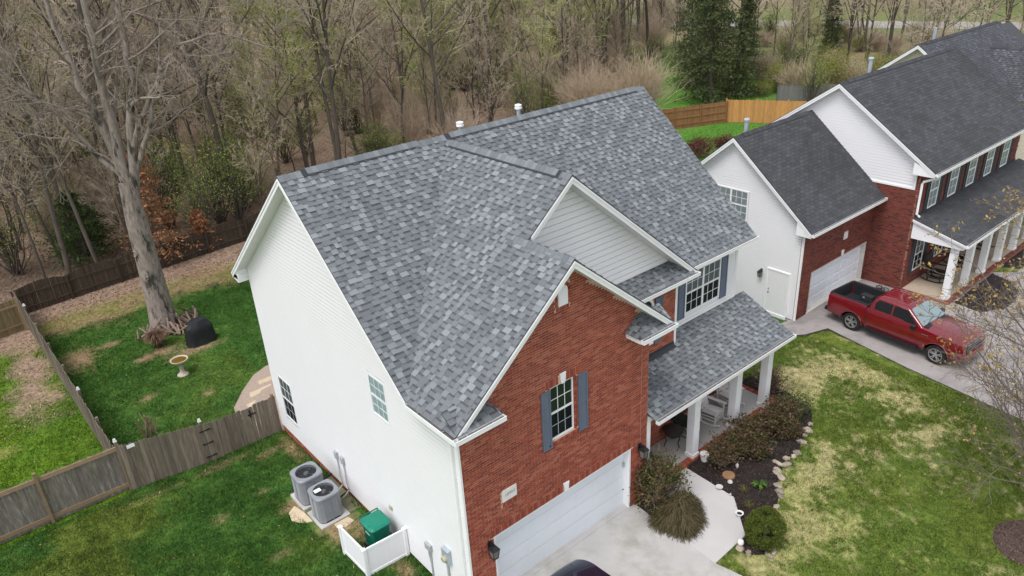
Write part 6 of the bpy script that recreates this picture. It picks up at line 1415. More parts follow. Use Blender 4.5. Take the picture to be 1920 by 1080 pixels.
def chain(pts, rs, n):
    """one continuous tapered tube along a polyline (parallel-transported rings)"""
    P = [Vector(p) for p in pts]; V = []; a = None
    for k, p in enumerate(P):
        d = (P[min(k+1, len(P)-1)]-P[max(k-1, 0)]).normalized()
        if a is None: a = d.cross(Vector((1, 0, 0)) if abs(d.x) < .8 else Vector((0, 1, 0))).normalized()
        a = (a-d*a.dot(d)).normalized(); b = d.cross(a)
        for j in range(n):
            t = 2*math.pi*j/n; V.append(tuple(p+(a*math.cos(t)+b*math.sin(t))*rs[k]))
    j = np.arange(n); Fc = np.concatenate([np.stack([j, (j+1) % n, (j+1) % n+n, j+n], -1)+k*n for k in range(len(P)-1)])
    return np.array(V), Fc
class Grow:
    def __init__(s, seed): s.r = random.Random(seed); s.seg = [[], [], [], [], []]; s.tips = []; s.poly = [[], []]
    def branch(s, p, d, L, r, lvl, n, wob, up, kids, start=.3, r1=.3, spread=(.6, 1.1), lr=(.45, .75), nseg=None):
        """grow one branch; kids = list of (count, ...) per deeper level"""
        R = s.r; ns = nseg or max(2, (9, 6, 4, 3, 2)[lvl]); pts = [Vector(p)]; d = Vector(d).normalized()
        for k in range(ns):
            d = (d+Vector((R.gauss(0, wob), R.gauss(0, wob), R.gauss(0, wob)+up))).normalized(); pts.append(pts[-1]+d*(L/ns))
        rad_ = [r*(1-(1-r1)*k/ns) for k in range(ns+1)]
        if lvl < 2: s.poly[lvl].append((pts, rad_))
        else:
            for a, b, ra, rb in zip(pts, pts[1:], rad_, rad_[1:]): s.seg[lvl].append((tuple(a), tuple(b), ra, rb))
        if kids:
            cnt = kids[0]
            for k in range(cnt):
                f = start+(1-start)*(k+R.random()*.9)/cnt; x = f*ns; i = min(int(x), ns-1); q = pts[i].lerp(pts[i+1], x-i); dd = (pts[i+1]-pts[i]).normalized()
                a = R.uniform(0, 2*math.pi) if lvl == 0 else R.uniform(0, 2*math.pi); e = R.uniform(*spread)
                s1 = dd.cross(Vector((.3, .2, 1)) if abs(dd.z) < .95 else Vector((1, 0, 0))).normalized(); s2 = dd.cross(s1)
                nd = dd*math.cos(e)+(s1*math.cos(a)+s2*math.sin(a))*math.sin(e)
                rr = (rad_[i]*(1-(x-i))+rad_[i+1]*(x-i))
                s.branch(q, nd, L*R.uniform(*lr)*(1.15-.55*f), min(rr*.62, r*.5), lvl+1, n, wob*1.25, up*.6, kids[1:], .2, .35, spread, lr)
        else: s.tips.append(tuple(pts[-1])); s.tips.append(tuple(pts[len(pts)//2]))
        return pts
    def meshes(s, trunk_lv=0, rmin=.008, sides=(10, 7, 5, 4, 3)):
        out = []
        for sel in (range(0, trunk_lv+1), range(trunk_lv+1, 5)):
            V = []; Fc = []; o = 0
            for l in sel:
                for pp, rr in (s.poly[l] if l < 2 else ()):
                    v, f = chain(pp, [max(x, rmin) for x in rr], sides[l]); V.append(v); Fc.append(f+o); o += len(v)
                if not s.seg[l]: continue
                a = np.array([x[0] for x in s.seg[l]]); b = np.array([x[1] for x in s.seg[l]]); r0 = np.maximum([x[2] for x in s.seg[l]], rmin); r1 = np.maximum([x[3] for x in s.seg[l]], rmin*.8)
                v, f = tubes(a, b, r0, r1, sides[l]); V.append(v); Fc.append(f+o); o += len(v)
            out.append((np.concatenate(V), np.concatenate(Fc)) if V else None)
        return out
def leaf_cards(P, size, pal, seed, jit=.15, flat=False, aspect=.55):
    """small two-triangle leaves at points P"""
    r = np.random.default_rng(seed); n = len(P); P = np.asarray(P)+r.normal(0, jit, (n, 3))
    d = r.normal(0, 1, (n, 3)); d[:, 2] *= .5 if flat else 1; d /= np.linalg.norm(d, axis=1, keepdims=True)
    e = np.cross(d, r.normal(0, 1, (n, 3))); e /= np.linalg.norm(e, axis=1, keepdims=True)
    s = size*r.uniform(.6, 1.3, (n, 1)); a = d*s; b = e*s*aspect
    V = np.stack([P-a*.5, P+b*.5, P+a*.5, P-b*.5], 1).reshape(-1, 3); F4 = np.arange(4*n).reshape(-1, 4)
    pal = np.array(pal); T = pal[r.integers(0, len(pal), n)]*r.uniform(.75, 1.25, (n, 1)); return V, F4, T
def plant(root, parts):
    for nm, V, F4, mat, T in parts: add(nm, np_mesh(nm, V, F4, mat, T, smooth=(T is None)), root)
def rep(P, k): return np.repeat(np.asarray(P), k, axis=0)

# ---- woodland prototypes (tall, bare, forest-grown)
GREENS = [(.32, .38, .09), (.27, .34, .08), (.38, .42, .12)]
protos = []
def wood_proto(seed, h, r, kids, label, leaf=None, lean=.03, start=.32, forked=False, spread=(.45, 1.0), tw=TWIG):
    g = Grow(seed); R = g.r
    g.branch((0, 0, -.3), (R.gauss(0, lean), R.gauss(0, lean), 1), h, r, 0, 0, .035, .02, kids, start, .12, spread, (.26, .46), nseg=10)
    if forked: g.branch((0, 0, h*.12), (.28, .1, 1), h*.85, r*.7, 0, 0, .04, .03, kids, .35, .12, spread, (.26, .46), nseg=9)
    t, c = g.meshes(1, rmin=.0125)
    root = thing('woodland_tree', label, 'tree', (0, 0, -100), 'trees in the woods behind the fence', local=True)
    parts = [('trunk', *t, BARKW, None), ('crown', *c, tw, None)]
    if leaf:
        P = np.array(g.tips); P = P[np.random.default_rng(seed).random(len(P)) < leaf[0]]; V, F4, T = leaf_cards(rep(P, leaf[2]), leaf[1], GREENS, seed, .22); parts.append(('foliage', V, F4, LEAF, T))
    plant(root, parts); protos.append(root); return root
wood_proto(11, 19, .19, [17, 8, 6, 5], 'tall bare grey-brown tree in the woods behind the back fence')
wood_proto(12, 22, .25, [18, 8, 6, 5], 'tall stout bare tree with a dark trunk in the woods', start=.38)
wood_proto(13, 16, .13, [15, 7, 6, 5], 'slender bare tree with an upright crown in the woods', spread=(.3, .75))
wood_proto(14, 20, .20, [14, 8, 6, 4], 'fork-trunked bare tree in the woods behind the back fence', forked=True)
wood_proto(15, 14, .11, [14, 7, 5, 3], 'thin woodland tree dusted with pale green spring leaves', leaf=(.7, .12, 3), start=.25)
wood_proto(16, 18, .16, [16, 8, 6, 5], 'bare woodland tree with wide crooked limbs', spread=(.7, 1.3), lean=.06)
wood_proto(17, 12, .085, [15, 7, 6, 4], 'young spindly bare tree among the larger trunks', start=.2)
rw = random.Random(77)
def in_view(x, y, z, m=120):
    d = np.array([x, y, z])-CAM; w = d@F_
    if w < 1: return False
    u = 960+FPX*(d@R_)/w; v = 540-FPX*(d@U_)/w; return -m-200 < u < 1920+m+200 and -m-900 < v < 1080+m
used = set(); spots = []
def edge_y(x): return 31.9 if x < 14 else 33.5 if x < 36 else 33.5+(x-36)*.55
def px_u(x, y, z=0.):
    d = np.array([x, y, z])-CAM; return 960+FPX*(d@R_)/(d@F_)
tries = 0
while len(spots) < 300 and tries < 60000:
    tries += 1
    t = rw.random()**1.25; y = 31.8+t*95; x = rw.uniform(-12, 112)
    if y < edge_y(x): continue
    d0 = math.hypot(x-CAM[0], y-CAM[1]); md = 1.45+.02*max(0, d0-45)
    if not (in_view(x, y, 0) or in_view(x, y, 9)): continue
    u = px_u(x, y)
    if u > 1330: continue
    if any((x-a)**2+(y-b)**2 < md*md for a, b in spots): continue
    spots.append((x, y))
for k, (x, y) in enumerate(spots):
    ty = rw.choices(range(7), (4.5, 2.6, 4.5, 3, 4.6, 4, 3.6))[0]
    if y < 36 and ty == 1: ty = 0
    s_ = rw.uniform(.78, 1.15); z = -.39
    if ty not in used:
        o = protos[ty]; used.add(ty); o.location = (x, y, z); o.rotation_euler = (0, 0, rw.uniform(0, 6.28)); o.scale = (s_, s_, s_)
    else: o = dup(protos[ty], (x, y, z), rw.uniform(0, 6.28), None, s_)
    o.rotation_euler[0] = rw.gauss(0, .05); o.rotation_euler[1] = rw.gauss(0, .05)
print('woods', len(spots))
# a few trees out in the open field on the right
fld = [(58, 33, 3, .75), (63, 30, 2, .8), (66, 26, 3, .7), (70, 33, 5, .7), (74, 28, 0, .75), (76, 36, 6, .9), (60, 27, 4, .6), (83, 33, 3, .75), (80, 24, 2, .8), (88, 20, 5, .7), (68, 38, 0, .85), (90, 32, 1, .7), (57, 38, 2, .9), (94, 24, 4, .8), (72, 22, 6, .9), (86, 41, 5, .8)]
fld += [(rw.uniform(56, 96), rw.uniform(14, 56), rw.choice((0, 2, 3, 5, 6)), rw.uniform(.55, .85)) for _ in range(34)]
fld += [(118+rw.uniform(-6, 22), y+rw.uniform(-2, 2), rw.randrange(7), rw.uniform(.8, 1.1)) for y in np.arange(-6, 75, 1.5)]
for x, y, ty, s_ in fld:
    o = dup(protos[ty], (x, y, -.39), rw.uniform(0, 6.28), {0: 'bare grey-brown tree standing in the open field', 1: 'stout bare tree standing in the open field', 2: 'slender upright bare tree in the open field', 3: 'fork-trunked bare tree in the open field', 4: 'pale green leafing tree in the open field', 5: 'wide crooked bare tree in the open field', 6: 'spindly young bare tree in the open field'}[ty] if x < 110 else 'bare tree in the line beyond the far road', s_)
    o['group'] = 'trees in the field' if x < 110 else 'trees beyond the far road'; o.name = 'field_tree'

# ---- the big oak in the back yard
OK = thing('oak_tree', 'large bare oak with pale mottled bark standing on the back lawn', 'tree', (-.55, 22.9, -.39), local=True)
g = Grow(3); R = g.r
tr_pts = [(0, 0, -.2), (.03, 0, .25), (.04, .0, 1.2), (.05, -.05, 3), (.08, -.08, 5.2), (.1, -.1, 7.0)]; tr_r = [.85, .62, .53, .47, .43, .30]; g.poly[0].append((tr_pts, tr_r))
def limb(pts, r0, r1, kids=(6, 5, 4), wob=.1, lv=0):
    pts = [Vector(p) for p in pts]; fine = []
    for a, b in zip(pts, pts[1:]):
        for k in range(3): fine.append(a.lerp(b, k/3)+Vector((R.gauss(0, .06), R.gauss(0, .06), R.gauss(0, .04)))*(1 if fine else 0))
    fine.append(pts[-1]); n = len(fine)-1
    g.poly[0].append((fine, [r0+(r1-r0)*(k/n)**.8 for k in range(n+1)]))
    L = sum((b-a).length for a, b in zip(fine, fine[1:]))
    for k in range(kids[0]):
        f = .3+.7*(k+R.random())/kids[0]; i = min(int(f*n), n-1); d = (fine[i+1]-fine[i]).normalized(); a = R.uniform(0, 6.28)
        s1 = d.cross(Vector((.2, .1, 1))).normalized(); s2 = d.cross(s1); e = R.uniform(.6, 1.2); nd = d*math.cos(e)+(s1*math.cos(a)+s2*math.sin(a))*math.sin(e)
        g.branch(fine[i], nd, R.uniform(1.6, 3.6)*(1.2-.5*f), (r0+(r1-r0)*f)*.45, 1, 0, .13, .03, list(kids[1:]), .15, .3, (.5, 1.1), (.4, .65))
O3 = lambda x, y, z: (x+.55, y-22.9, z+.39)       # world -> oak
limb([O3(-.50, 22.8, 4.6), O3(-.58, 22.9, 8.0), O3(-.95, 23.2, 10.6), O3(-1.2, 23.4, 13), O3(-1.3, 23.5, 17)], .26, .06, (8, 6, 5, 3))
limb([O3(-.44, 22.8, 5.2), O3(-.40, 22.8, 9.0), O3(-.2, 22.6, 11.5), O3(-.1, 22.5, 14), O3(-.4, 22.6, 18)], .26, .06, (8, 6, 5, 3))
limb([O3(-.40, 22.8, 4.8), O3(.10, 22.35, 8.0), O3(.65, 22.0, 10.6), O3(.85, 21.8, 13), O3(1.2, 21.6, 17)], .25, .06, (8, 6, 5, 3))
limb([O3(.10, 22.3, 8.0), O3(.85, 21.8, 9.6), O3(1.6, 21.2, 11.0), O3(2.25, 20.7, 11.9), O3(3.8, 19.5, 12.2), O3(5.3, 18.3, 11.5)], .13, .022, (11, 6, 5, 3))
limb([O3(.0, 22.5, 7.0), O3(.7, 21.9, 8.5), O3(1.3, 21.4, 10.3), O3(1.9, 21.0, 12.5)], .13, .03, (6, 5, 4, 3))
limb([O3(-.5, 22.85, 6.8), O3(-1.3, 23.5, 8.2), O3(-2.1, 24.1, 9.8), O3(-3.3, 25.0, 11.4), O3(-3.6, 25.2, 14)], .12, .03, (9, 6, 5, 3))
limb([O3(-.6, 22.9, 7.3), O3(-1.6, 23.4, 8.4), O3(-3.0, 23.9, 8.9), O3(-4.6, 24.6, 8.8)], .055, .014, (8, 6, 4, 3))
limb([O3(-.9, 23.1, 9.2), O3(-2.4, 23.6, 10.2), O3(-4.2, 24.2, 10.4), O3(-6., 25, 10.1)], .055, .014, (8, 6, 4, 3))
limb([O3(-.1, 22.5, 12), O3(1.2, 21.5, 13.2), O3(3.0, 20, 13.8), O3(5.4, 18.6, 13.6)], .06, .014, (8, 6, 4, 3))
t, c = g.meshes(0, rmin=.008, sides=(14, 8, 6, 4, 3)); plant(OK, [('trunk', *t, BARK, None), ('crown', *c, M('oak_twig', (.25, .205, .17), .95, var=.25, nscale=2, obj=True), None)])
for x, y, z, a, r_ in ((-.36, -.22, 3.85, 0, .17), (.20, -.40, 3.3, 1, .13), (-.2, -.42, 2.7, .4, .09)):      # healed knots on the trunk
    q = MB(); c_ = Vector((x, y, 0)).normalized(); o_ = Vector((x, y, z)); s1 = Vector((0, 0, 1)).cross(c_)
    for rr, dd in ((1., 0), (.75, .07), (.45, .03)):
        [q.P(*(o_+c_*(dd+.02)+(s1*math.cos(t_)+Vector((0, 0, 1))*math.sin(t_))*r_*rr)) for t_ in np.linspace(0, 2*math.pi, 12, endpoint=False)]
    for b in (0, 12):
        for k in range(12): q.face(b+k, b+(k+1) % 12, b+12+(k+1) % 12, b+12+k)
    q.face(*range(24, 36)); q.build('knot', BARK, OK, smooth=True)

# ---- conifers
def conifer(name, label, loc, h, rad_, pal, seed, n=220, dens=26, tr=.09, droop=-.15, size=.16, base=.12, cone=.8, group=None, trunk=None, inner=0):
    r = random.Random(seed); g = Grow(seed); g.branch((0, 0, -.2), (.02, .02, 1), h+.2, tr*h/6, 0, 0, .015, .02, None, nseg=8); g.tips = []
    pts = []
    for k in range(n):
        f = base+(1-base)*(k+r.random())/n; L = rad_*((1-f)**cone)*r.uniform(.55, 1.15)+.1; a = r.uniform(0, 6.28); z = f*h
        d = Vector((math.cos(a), math.sin(a), droop+r.uniform(-.12, .3))); e = Vector((0, 0, z))+d*L
        g.seg[2].append(((0, 0, z), tuple(e), .018, .006))
        for j in range(dens):
            t = r.uniform(.25, 1.0); s_ = (1-t*.4)*L*.28
            pts.append(tuple(Vector((0, 0, z))+d*L*t+Vector((r.gauss(0, s_*.6), r.gauss(0, s_*.6), r.gauss(-.03, s_*.25)))))
    t, c = g.meshes(0, rmin=.006); root = thing(name, label, 'tree', loc, group, local=True)
    V, F4, T = leaf_cards(pts, size, pal, seed, .03, aspect=.32); plant(root, [('trunk', *t, trunk or BARKW, None), ('branches', *c, BARKW, None), ('crown', V, F4, LEAF, T)]); return root
DG = [(.065, .095, .036), (.09, .125, .042), (.048, .072, .03), (.12, .155, .05), (.15, .15, .065)]
MG = [(.075, .12, .03), (.055, .10, .028), (.09, .135, .035), (.045, .08, .025)]
OR = [(.36, .165, .075), (.42, .205, .10), (.30, .13, .06), (.46, .25, .13)]
conifer('dead_conifer', 'rust orange dead conifer leaning over the dark back fence', (1.9, 30.75, -.39), 6.6, 2.0, OR, 5, n=135, dens=26, size=.22, cone=.65)
conifer('dead_conifer', 'small rust orange dead sapling against the dark back fence', (4.2, 30.9, -.39), 2.5, 1.1, OR, 6, n=70, dens=34, size=.2, cone=.7)
conifer('green_conifer', 'open dark green conifer growing behind the fence near the oak', (-1.3, 33.6, -.39), 4.4, 2.4, MG, 7, n=150, dens=34, size=.2, cone=.7, droop=.02)
conifer('green_conifer', 'low dark green conifer behind the fence beside the orange sapling', (-.2, 34.9, -.39), 3.1, 1.6, MG, 8, n=80, dens=24, size=.15)
big = conifer('cedar_tree', 'tall dark green cedar behind the cedar fence corner', (51.2, 31.2, -.39), 14.5, 3.7, DG, 21, n=420, dens=34, size=.32, cone=.5, base=.02, droop=-.22)
for x, y, s_, lb in ((55.2, 30.4, .62, 'dark green cedar over the bright cedar boards'), (56.5, 36.5, .95, 'tall dark cedar standing behind the other cedars'), (76, 33.5, .5, 'dark round cedar alone in the open field')):
    dup(big, (x, y, -.39), rw.uniform(0, 6), lb, s_)
for x, y, s_ in ((33, 62, .5), (41, 58, .55), (58, 72, .6), (28, 70, .5), (47, 66, .6)): dup(big, (x, y, -.39), rw.uniform(0, 6), 'dark green cedar deep among the bare woodland trunks', s_)['group'] = 'cedars deep in the woods'

# ---- understorey and shrubs
def bush(name, label, loc, rx, ry, h, pal, seed, nl=1800, size=.07, stems=26, mat=TWIGB, hollow=.45, cat='bush', group=None, twigs=False, jit=.03, lump=.25):
    r = random.Random(seed); g = Grow(seed); pts = []
    for k in range(stems):
        a = r.uniform(0, 6.28); e = r.uniform(.1, .9); d = Vector((math.cos(a)*e*rx, math.sin(a)*e*ry, h*(1.05-.45*e)))
        L = d.length*r.uniform(.7, 1.05)
        g.branch((math.cos(a)*rx*.12*r.random(), math.sin(a)*ry*.12*r.random(), -.03), d, L, .012+.006*h, 1, 0, .10, .01, [6, 4] if twigs else [5, 3], .3, .35, (.3, .8), (.35, .6))
    tips = np.array(g.tips)
    rg = np.random.default_rng(seed); root = thing(name, label, cat, loc, group, local=True)
    _, c = g.meshes(0, rmin=.004); parts = [('stems', *c, mat, None)]
    if nl:
        P = tips[rg.integers(0, len(tips), nl)]; V, F4, T = leaf_cards(P, size, pal, seed, lump*.35); k = V.reshape(-1, 4, 3)[:, :, 2].min(1) > .0
        V = V.reshape(-1, 4, 3)[k].reshape(-1, 3); T = T[k]; F4 = np.arange(len(V)).reshape(-1, 4); parts.append(('foliage', V, F4, LEAF, T))
    plant(root, parts); return root
BUR = [(.10, .062, .036), (.14, .085, .045), (.08, .075, .032), (.17, .095, .05), (.085, .10, .035), (.20, .13, .08), (.06, .045, .028), (.10, .115, .04)]
GRN = [(.06, .10, .02), (.08, .135, .025), (.045, .075, .02), (.10, .14, .03)]
bush('burgundy_shrub', 'bronze burgundy shrub with bare lower stems by the first porch column', (9.0, -.72, .03), .55, .5, .85, BUR, 31, 1700, .08, group='bronze shrubs along the porch')
for x, y, rx, h, lb in ((9.8, -.72, .6, 1.05, 'bronze burgundy shrub between the first two porch columns'), (10.55, -.60, .55, 1.25, 'tall bronze shrub in front of the middle porch column'), (11.3, -.80, .7, 1.0, 'broad bronze shrub past the middle porch column'), (12.0, -.75, .62, 1.15, 'bronze burgundy shrub before the last porch column'), (10.2, -1.15, .5, .75, 'low bronze shrub near the stone edging'), (11.7, -1.2, .55, .8, 'low russet shrub behind the edging stones')):
    bush('burgundy_shrub', lb, (x, y, .03), rx*.85, .45, h*.82, BUR, int(x*100), 1900, .09, stems=22, group='bronze shrubs along the porch')
bush('green_shrub', 'rounded green shrub at the end of the porch bed', (12.85, -.85, .03), .55, .5, .75, GRN, 33, 2200, .06)
bush('side_shrub', 'dark brown twiggy shrub beside the porch end', (13.45, .5, .0), .4, .75, 1.15, [(.045, .035, .02), (.06, .05, .025), (.09, .07, .03)], 34, 1100, .06, stems=40)
bush('mixed_shrub', 'bronze and green shrub at the brick pier beside the garage', (6.35, -.45, .03), .9, .55, 1.6, BUR+GRN[:3]+[(.18, .19, .03)], 35, 4200, .085, stems=40)
for x, y, s_, lb in ((8.95, -2.05, 1., 'bright green leafy tuft in the middle of the mulch'), (10.15, -1.35, .9, 'small green tuft under the bronze shrubs'), (7.85, -2.75, .8, 'green strappy tuft behind the dwarf conifer'), (8.5, -1.85, .8, 'thin olive tuft near the white dish'), (8.05, -2.3, .8, 'sparse olive tuft beside the ring light')):
    P = []; r = random.Random(int(x*77)); q = MB()
    root = thing('leafy_tuft', lb, 'plant', (x, y, .03), 'small tufts in the mulch bed', local=True)
    for k in range(34 if 'olive' not in lb else 60):
        a = r.uniform(0, 6.28); L = r.uniform(.14, .30)*s_; w = .022 if 'olive' not in lb else .006; c, sn = math.cos(a), math.sin(a); h1 = L*r.uniform(.5, .9)
        q.col = r.choice([(.10, .20, .03), (.14, .25, .04), (.07, .15, .025)]) if 'olive' not in lb else r.choice([(.14, .13, .04), (.10, .10, .03), (.19, .16, .07)])
        i = [q.P(-w*sn*.5, w*c*.5, 0), q.P(w*sn*.5, -w*c*.5, 0), q.P(c*L*.5+w*sn, sn*L*.5-w*c, h1), q.P(c*L*.5-w*sn, sn*L*.5+w*c, h1), q.P(c*L, sn*L, h1*.7)]
        q.face(*i[:4]); q.face(i[3], i[2], i[4])
    q.build('leaves', LEAF, root, attr=True)
def grass_clump(name, label, loc, r0, h, n, pal, seed, arch=.8, w=.007, sy=1.):
    r = np.random.default_rng(seed); a = r.uniform(0, 2*np.pi, n); L = h*r.uniform(.6, 1.15, n); o = r.uniform(0, 1, n)**.5*r0*.25
    lean = r.uniform(.15, 1., n)*arch; b = np.stack([np.cos(a)*o, np.sin(a)*o, 0*a], -1); hd = np.stack([np.cos(a), np.sin(a)*sy, 0*a], -1)
    m_ = b+hd*(L*lean*.35)[:, None]+np.stack([0*a, 0*a, L*.75], -1); e = b+hd*(L*lean*.95)[:, None]+np.stack([0*a, 0*a, L*(1.02-lean*.75)], -1)
    e += r.normal(0, .05*h, e.shape); sd_ = np.stack([-np.sin(a), np.cos(a), 0*a], -1)*w
    V = np.stack([b-sd_, b+sd_, m_+sd_, m_-sd_, e+sd_*.4, e-sd_*.4], 1).reshape(-1, 3); I = np.arange(n)[:, None]*6
    F4 = np.concatenate([I+np.array([[0, 1, 2, 3]]), I+np.array([[3, 2, 4, 5]])]); pal = np.array(pal); T = pal[r.integers(0, len(pal), n)]; T = np.concatenate([T*.7, T])
    V[:, 2] = np.maximum(V[:, 2], .01)
    root = thing(name, label, 'ornamental grass', loc, local=True); plant(root, [('blades', V, F4, GRASSM, T)]); return root
OGP = [(.115, .098, .05), (.155, .12, .065), (.08, .08, .035), (.20, .145, .09), (.06, .062, .026)]
def mound(name, label, loc, n, pal, seed, L0=.55):
    r = np.random.default_rng(seed); a0 = r.uniform(0, 2*np.pi, n); q0 = np.sqrt(r.uniform(0, 1, n)); ex, ey = .62, .50
    lump = 1+.18*np.sin(a0*3+1)+.12*np.sin(a0*5); b = np.stack([np.cos(a0)*q0*ex*lump, np.sin(a0)*q0*ey*lump, .50*(1-q0**2.4)*(1+.3*np.sin(a0*2+.4)+.2*np.sin(a0*5+q0*6))], -1)
    a = a0+r.normal(0, 1.5, n); L = L0*.75*r.uniform(.5, 1.2, n); hd = np.stack([np.cos(a), np.sin(a), 0*a], -1)
    m_ = b+hd*(L*.45)[:, None]+np.stack([0*a, 0*a, L*r.uniform(.0, .35, n)], -1); e = m_+hd*(L*.45)[:, None]*r.uniform(.3, 1, (n, 1))-np.stack([0*a, 0*a, L*r.uniform(.1, .7, n)], -1)
    sd_ = np.stack([-np.sin(a), np.cos(a), 0*a], -1)*.0055
    V = np.stack([b-sd_, b+sd_, m_+sd_, m_-sd_, e+sd_*.5, e-sd_*.5], 1).reshape(-1, 3); V[:, 2] = np.maximum(V[:, 2], .012); I = np.arange(n)[:, None]*6
    F4 = np.concatenate([I+np.array([[0, 1, 2, 3]]), I+np.array([[3, 2, 4, 5]])]); pal = np.array(pal); T = pal[r.integers(0, len(pal), n)]; T = np.concatenate([T, T])
    root = thing(name, label, 'ornamental grass', loc, local=True); plant(root, [('blades', V, F4, GRASSM, T)])
    q = MB(); q.lathe([(.42, -.02), (.38, .2), (.24, .34), (.08, .38)], n=16); q.build('crown_base', M('dead_thatch', (.05, .045, .025), .95, var=.4, nscale=20), root, smooth=True)
mound('ornamental_grass', 'large mounded olive and straw ornamental grass beside the driveway', (6.22, -1.28, .03), 9000, OGP, 41)
grass_clump('dried_grass', 'rust brown dried grass clump at the foot of the oak', (-1.35, 21.15, -.39), .6, .85, 1700, [(.24, .15, .10), (.30, .20, .14), (.17, .10, .07)], 42, arch=.6)
# dwarf conifer: lobed dense green mound
def dwarf(loc):
    rg = np.random.default_rng(8); r = random.Random(8); root = thing('dwarf_conifer', 'rounded lumpy green dwarf conifer at the tip of the mulch bed', 'shrub', loc, local=True)
    P = []; C = []
    for k in range(165):
        a = r.uniform(0, 6.28); z = r.uniform(.05, 1.02); rr = .50*math.sqrt(max(0, 1-((z-.45)/.62)**2)) if z > .45 else .40+.10*z/.45
        c = np.array([math.cos(a)*rr*.86, math.sin(a)*rr*.86, z*.98]); s_ = r.uniform(.08, .14); m_ = 160
        d = rg.normal(0, 1, (m_, 3)); d /= np.linalg.norm(d, axis=1, keepdims=True); d[:, 2] = np.abs(d[:, 2])*.8+.0*d[:, 2]; P.append(c+d*s_*rg.uniform(.8, 1.05, (m_, 1)))
    P = np.concatenate(P); V, F4, T = leaf_cards(P, .038, [(.10, .135, .018), (.135, .175, .026), (.07, .095, .014), (.17, .205, .04)], 9, .006, aspect=.4)
    g = Grow(2); g.branch((0, 0, -.05), (0, 0, 1), .9, .05, 0, 0, .02, 0, None); t, _ = g.meshes(0); q = MB(); 
    plant(root, [('stem', *t, BARKW, None), ('foliage', V, F4, LEAF, T)])
dwarf((7.15, -3.38, .03))
# tan leafless thicket by the cedar fence, red shrub, green understorey
tan = bush('leafless_thicket', 'large tan leafless thicket beside the brown cedar fence', (40.5, 30.5, -.39), 3.4, 3., 6.2, None, 51, 0, stems=120, mat=M('thicket_twig', (.45, .35, .25), .95, var=.2, nscale=2, obj=True), twigs=True)
dup(tan, (37.0, 33.0, -.39), 2., 'tan leafless thicket deeper behind the big roof', .9)
RD = [(.11, .022, .02), (.15, .03, .026), (.08, .018, .018)]
rs = bush('red_shrub', 'dark red leafed shrub behind the white garage gable', (36.3, 21.0, -.39), 1.2, 1.2, 1.4, RD, 52, 3500, .09, stems=40)
dup(rs, (38.4, 20.3, -.39), 1., 'dark red leafed shrub close to the garage ridge', .9)
und = bush('understorey_shrub', 'yellow-green spring shrub under the bare woodland trees', (7.5, 33.8, -.39), 1.8, 1.6, 4.6, [(.30, .40, .07), (.36, .44, .10), (.24, .33, .06)], 53, 1700, .105, stems=22, mat=BARKW, lump=.7, group='spring green undergrowth in the woods')
br = bush('leafless_brush', 'grey-brown leafless brush filling the gaps between woodland trunks', (10, 37, -.39), 1.9, 1.8, 3.6, None, 57, 0, stems=60, mat=M('brush_twig', (.46, .36, .27), .95, var=.25, nscale=2, objrand=.2, obj=True), twigs=True, group='leafless brush in the woods')
r = random.Random(23)
for k in range(130):
    y = 32.5+r.random()**1.3*70; x = r.uniform(-8, 95)
    if y < edge_y(x)+.5 or px_u(x, y) > 1330: continue
    dup(br, (x, y, -.39), r.uniform(0, 6.28), None, (r.uniform(.8, 1.4),)*2+(r.uniform(.7, 1.5),))
r = random.Random(19)
for k in range(115):
    y = 33+r.random()**1.4*60; x = r.uniform(-7, 85)
    if y < edge_y(x)+.5 or px_u(x, y) > 1330: continue
    dup(und, (x, y, -.39), r.uniform(0, 6.28), None, (r.uniform(.6, 1.25),)*2+(r.uniform(.5, 1.3),))
for x, y, s_ in ((5.0, 33.2, .9), (6.6, 35.0, 1.2), (8.6, 36, 1.1), (4.0, 36.5, 1.25)): dup(und, (x, y, -.39), r.uniform(0, 6), None, s_)
ys = bush('yellow_shrub', 'broad yellow-green blossoming shrub beyond the neighboring roof', (62, 25.5, -.39), 3.2, 3, 3.2, [(.33, .34, .07), (.26, .29, .06), (.20, .24, .05)], 54, 4200, .15, stems=46, lump=.8)
for x, y, s_ in ((66, 23.0, .9), (58.8, 28.6, .8), (69, 29, .8), (55.5, 32, .8)): dup(ys, (x, y, -.39), r.uniform(0, 6), 'yellow-green shrub in the rough ground past the grey fence', s_)['group'] = 'shrubs in the rough ground'
r = random.Random(29)
for k in range(70):        # rough scrub across the far field
    x = r.uniform(56, 98); y = r.uniform(12, 58)
    if px_u(x, y) < 1330 or (x-96.6)*.947+(y-58.2)*.322 > -3: continue
    kind = r.random(); sc_ = r.uniform(.5, .95)
    if kind < .5: dup(br, (x, y, -.39), r.uniform(0, 6), 'leafless scrub bush in the rough field before the road', (sc_*1.3, sc_*1.3, sc_))['group'] = 'scrub in the rough field'
    elif kind < .8: dup(und, (x, y, -.39), r.uniform(0, 6), 'light green scrub bush in the rough field before the road', sc_)['group'] = 'scrub in the rough field'
    else: dup(ys, (x, y, -.39), r.uniform(0, 6), 'yellow-green scrub bush in the rough field before the road', sc_*.7)['group'] = 'scrub in the rough field'
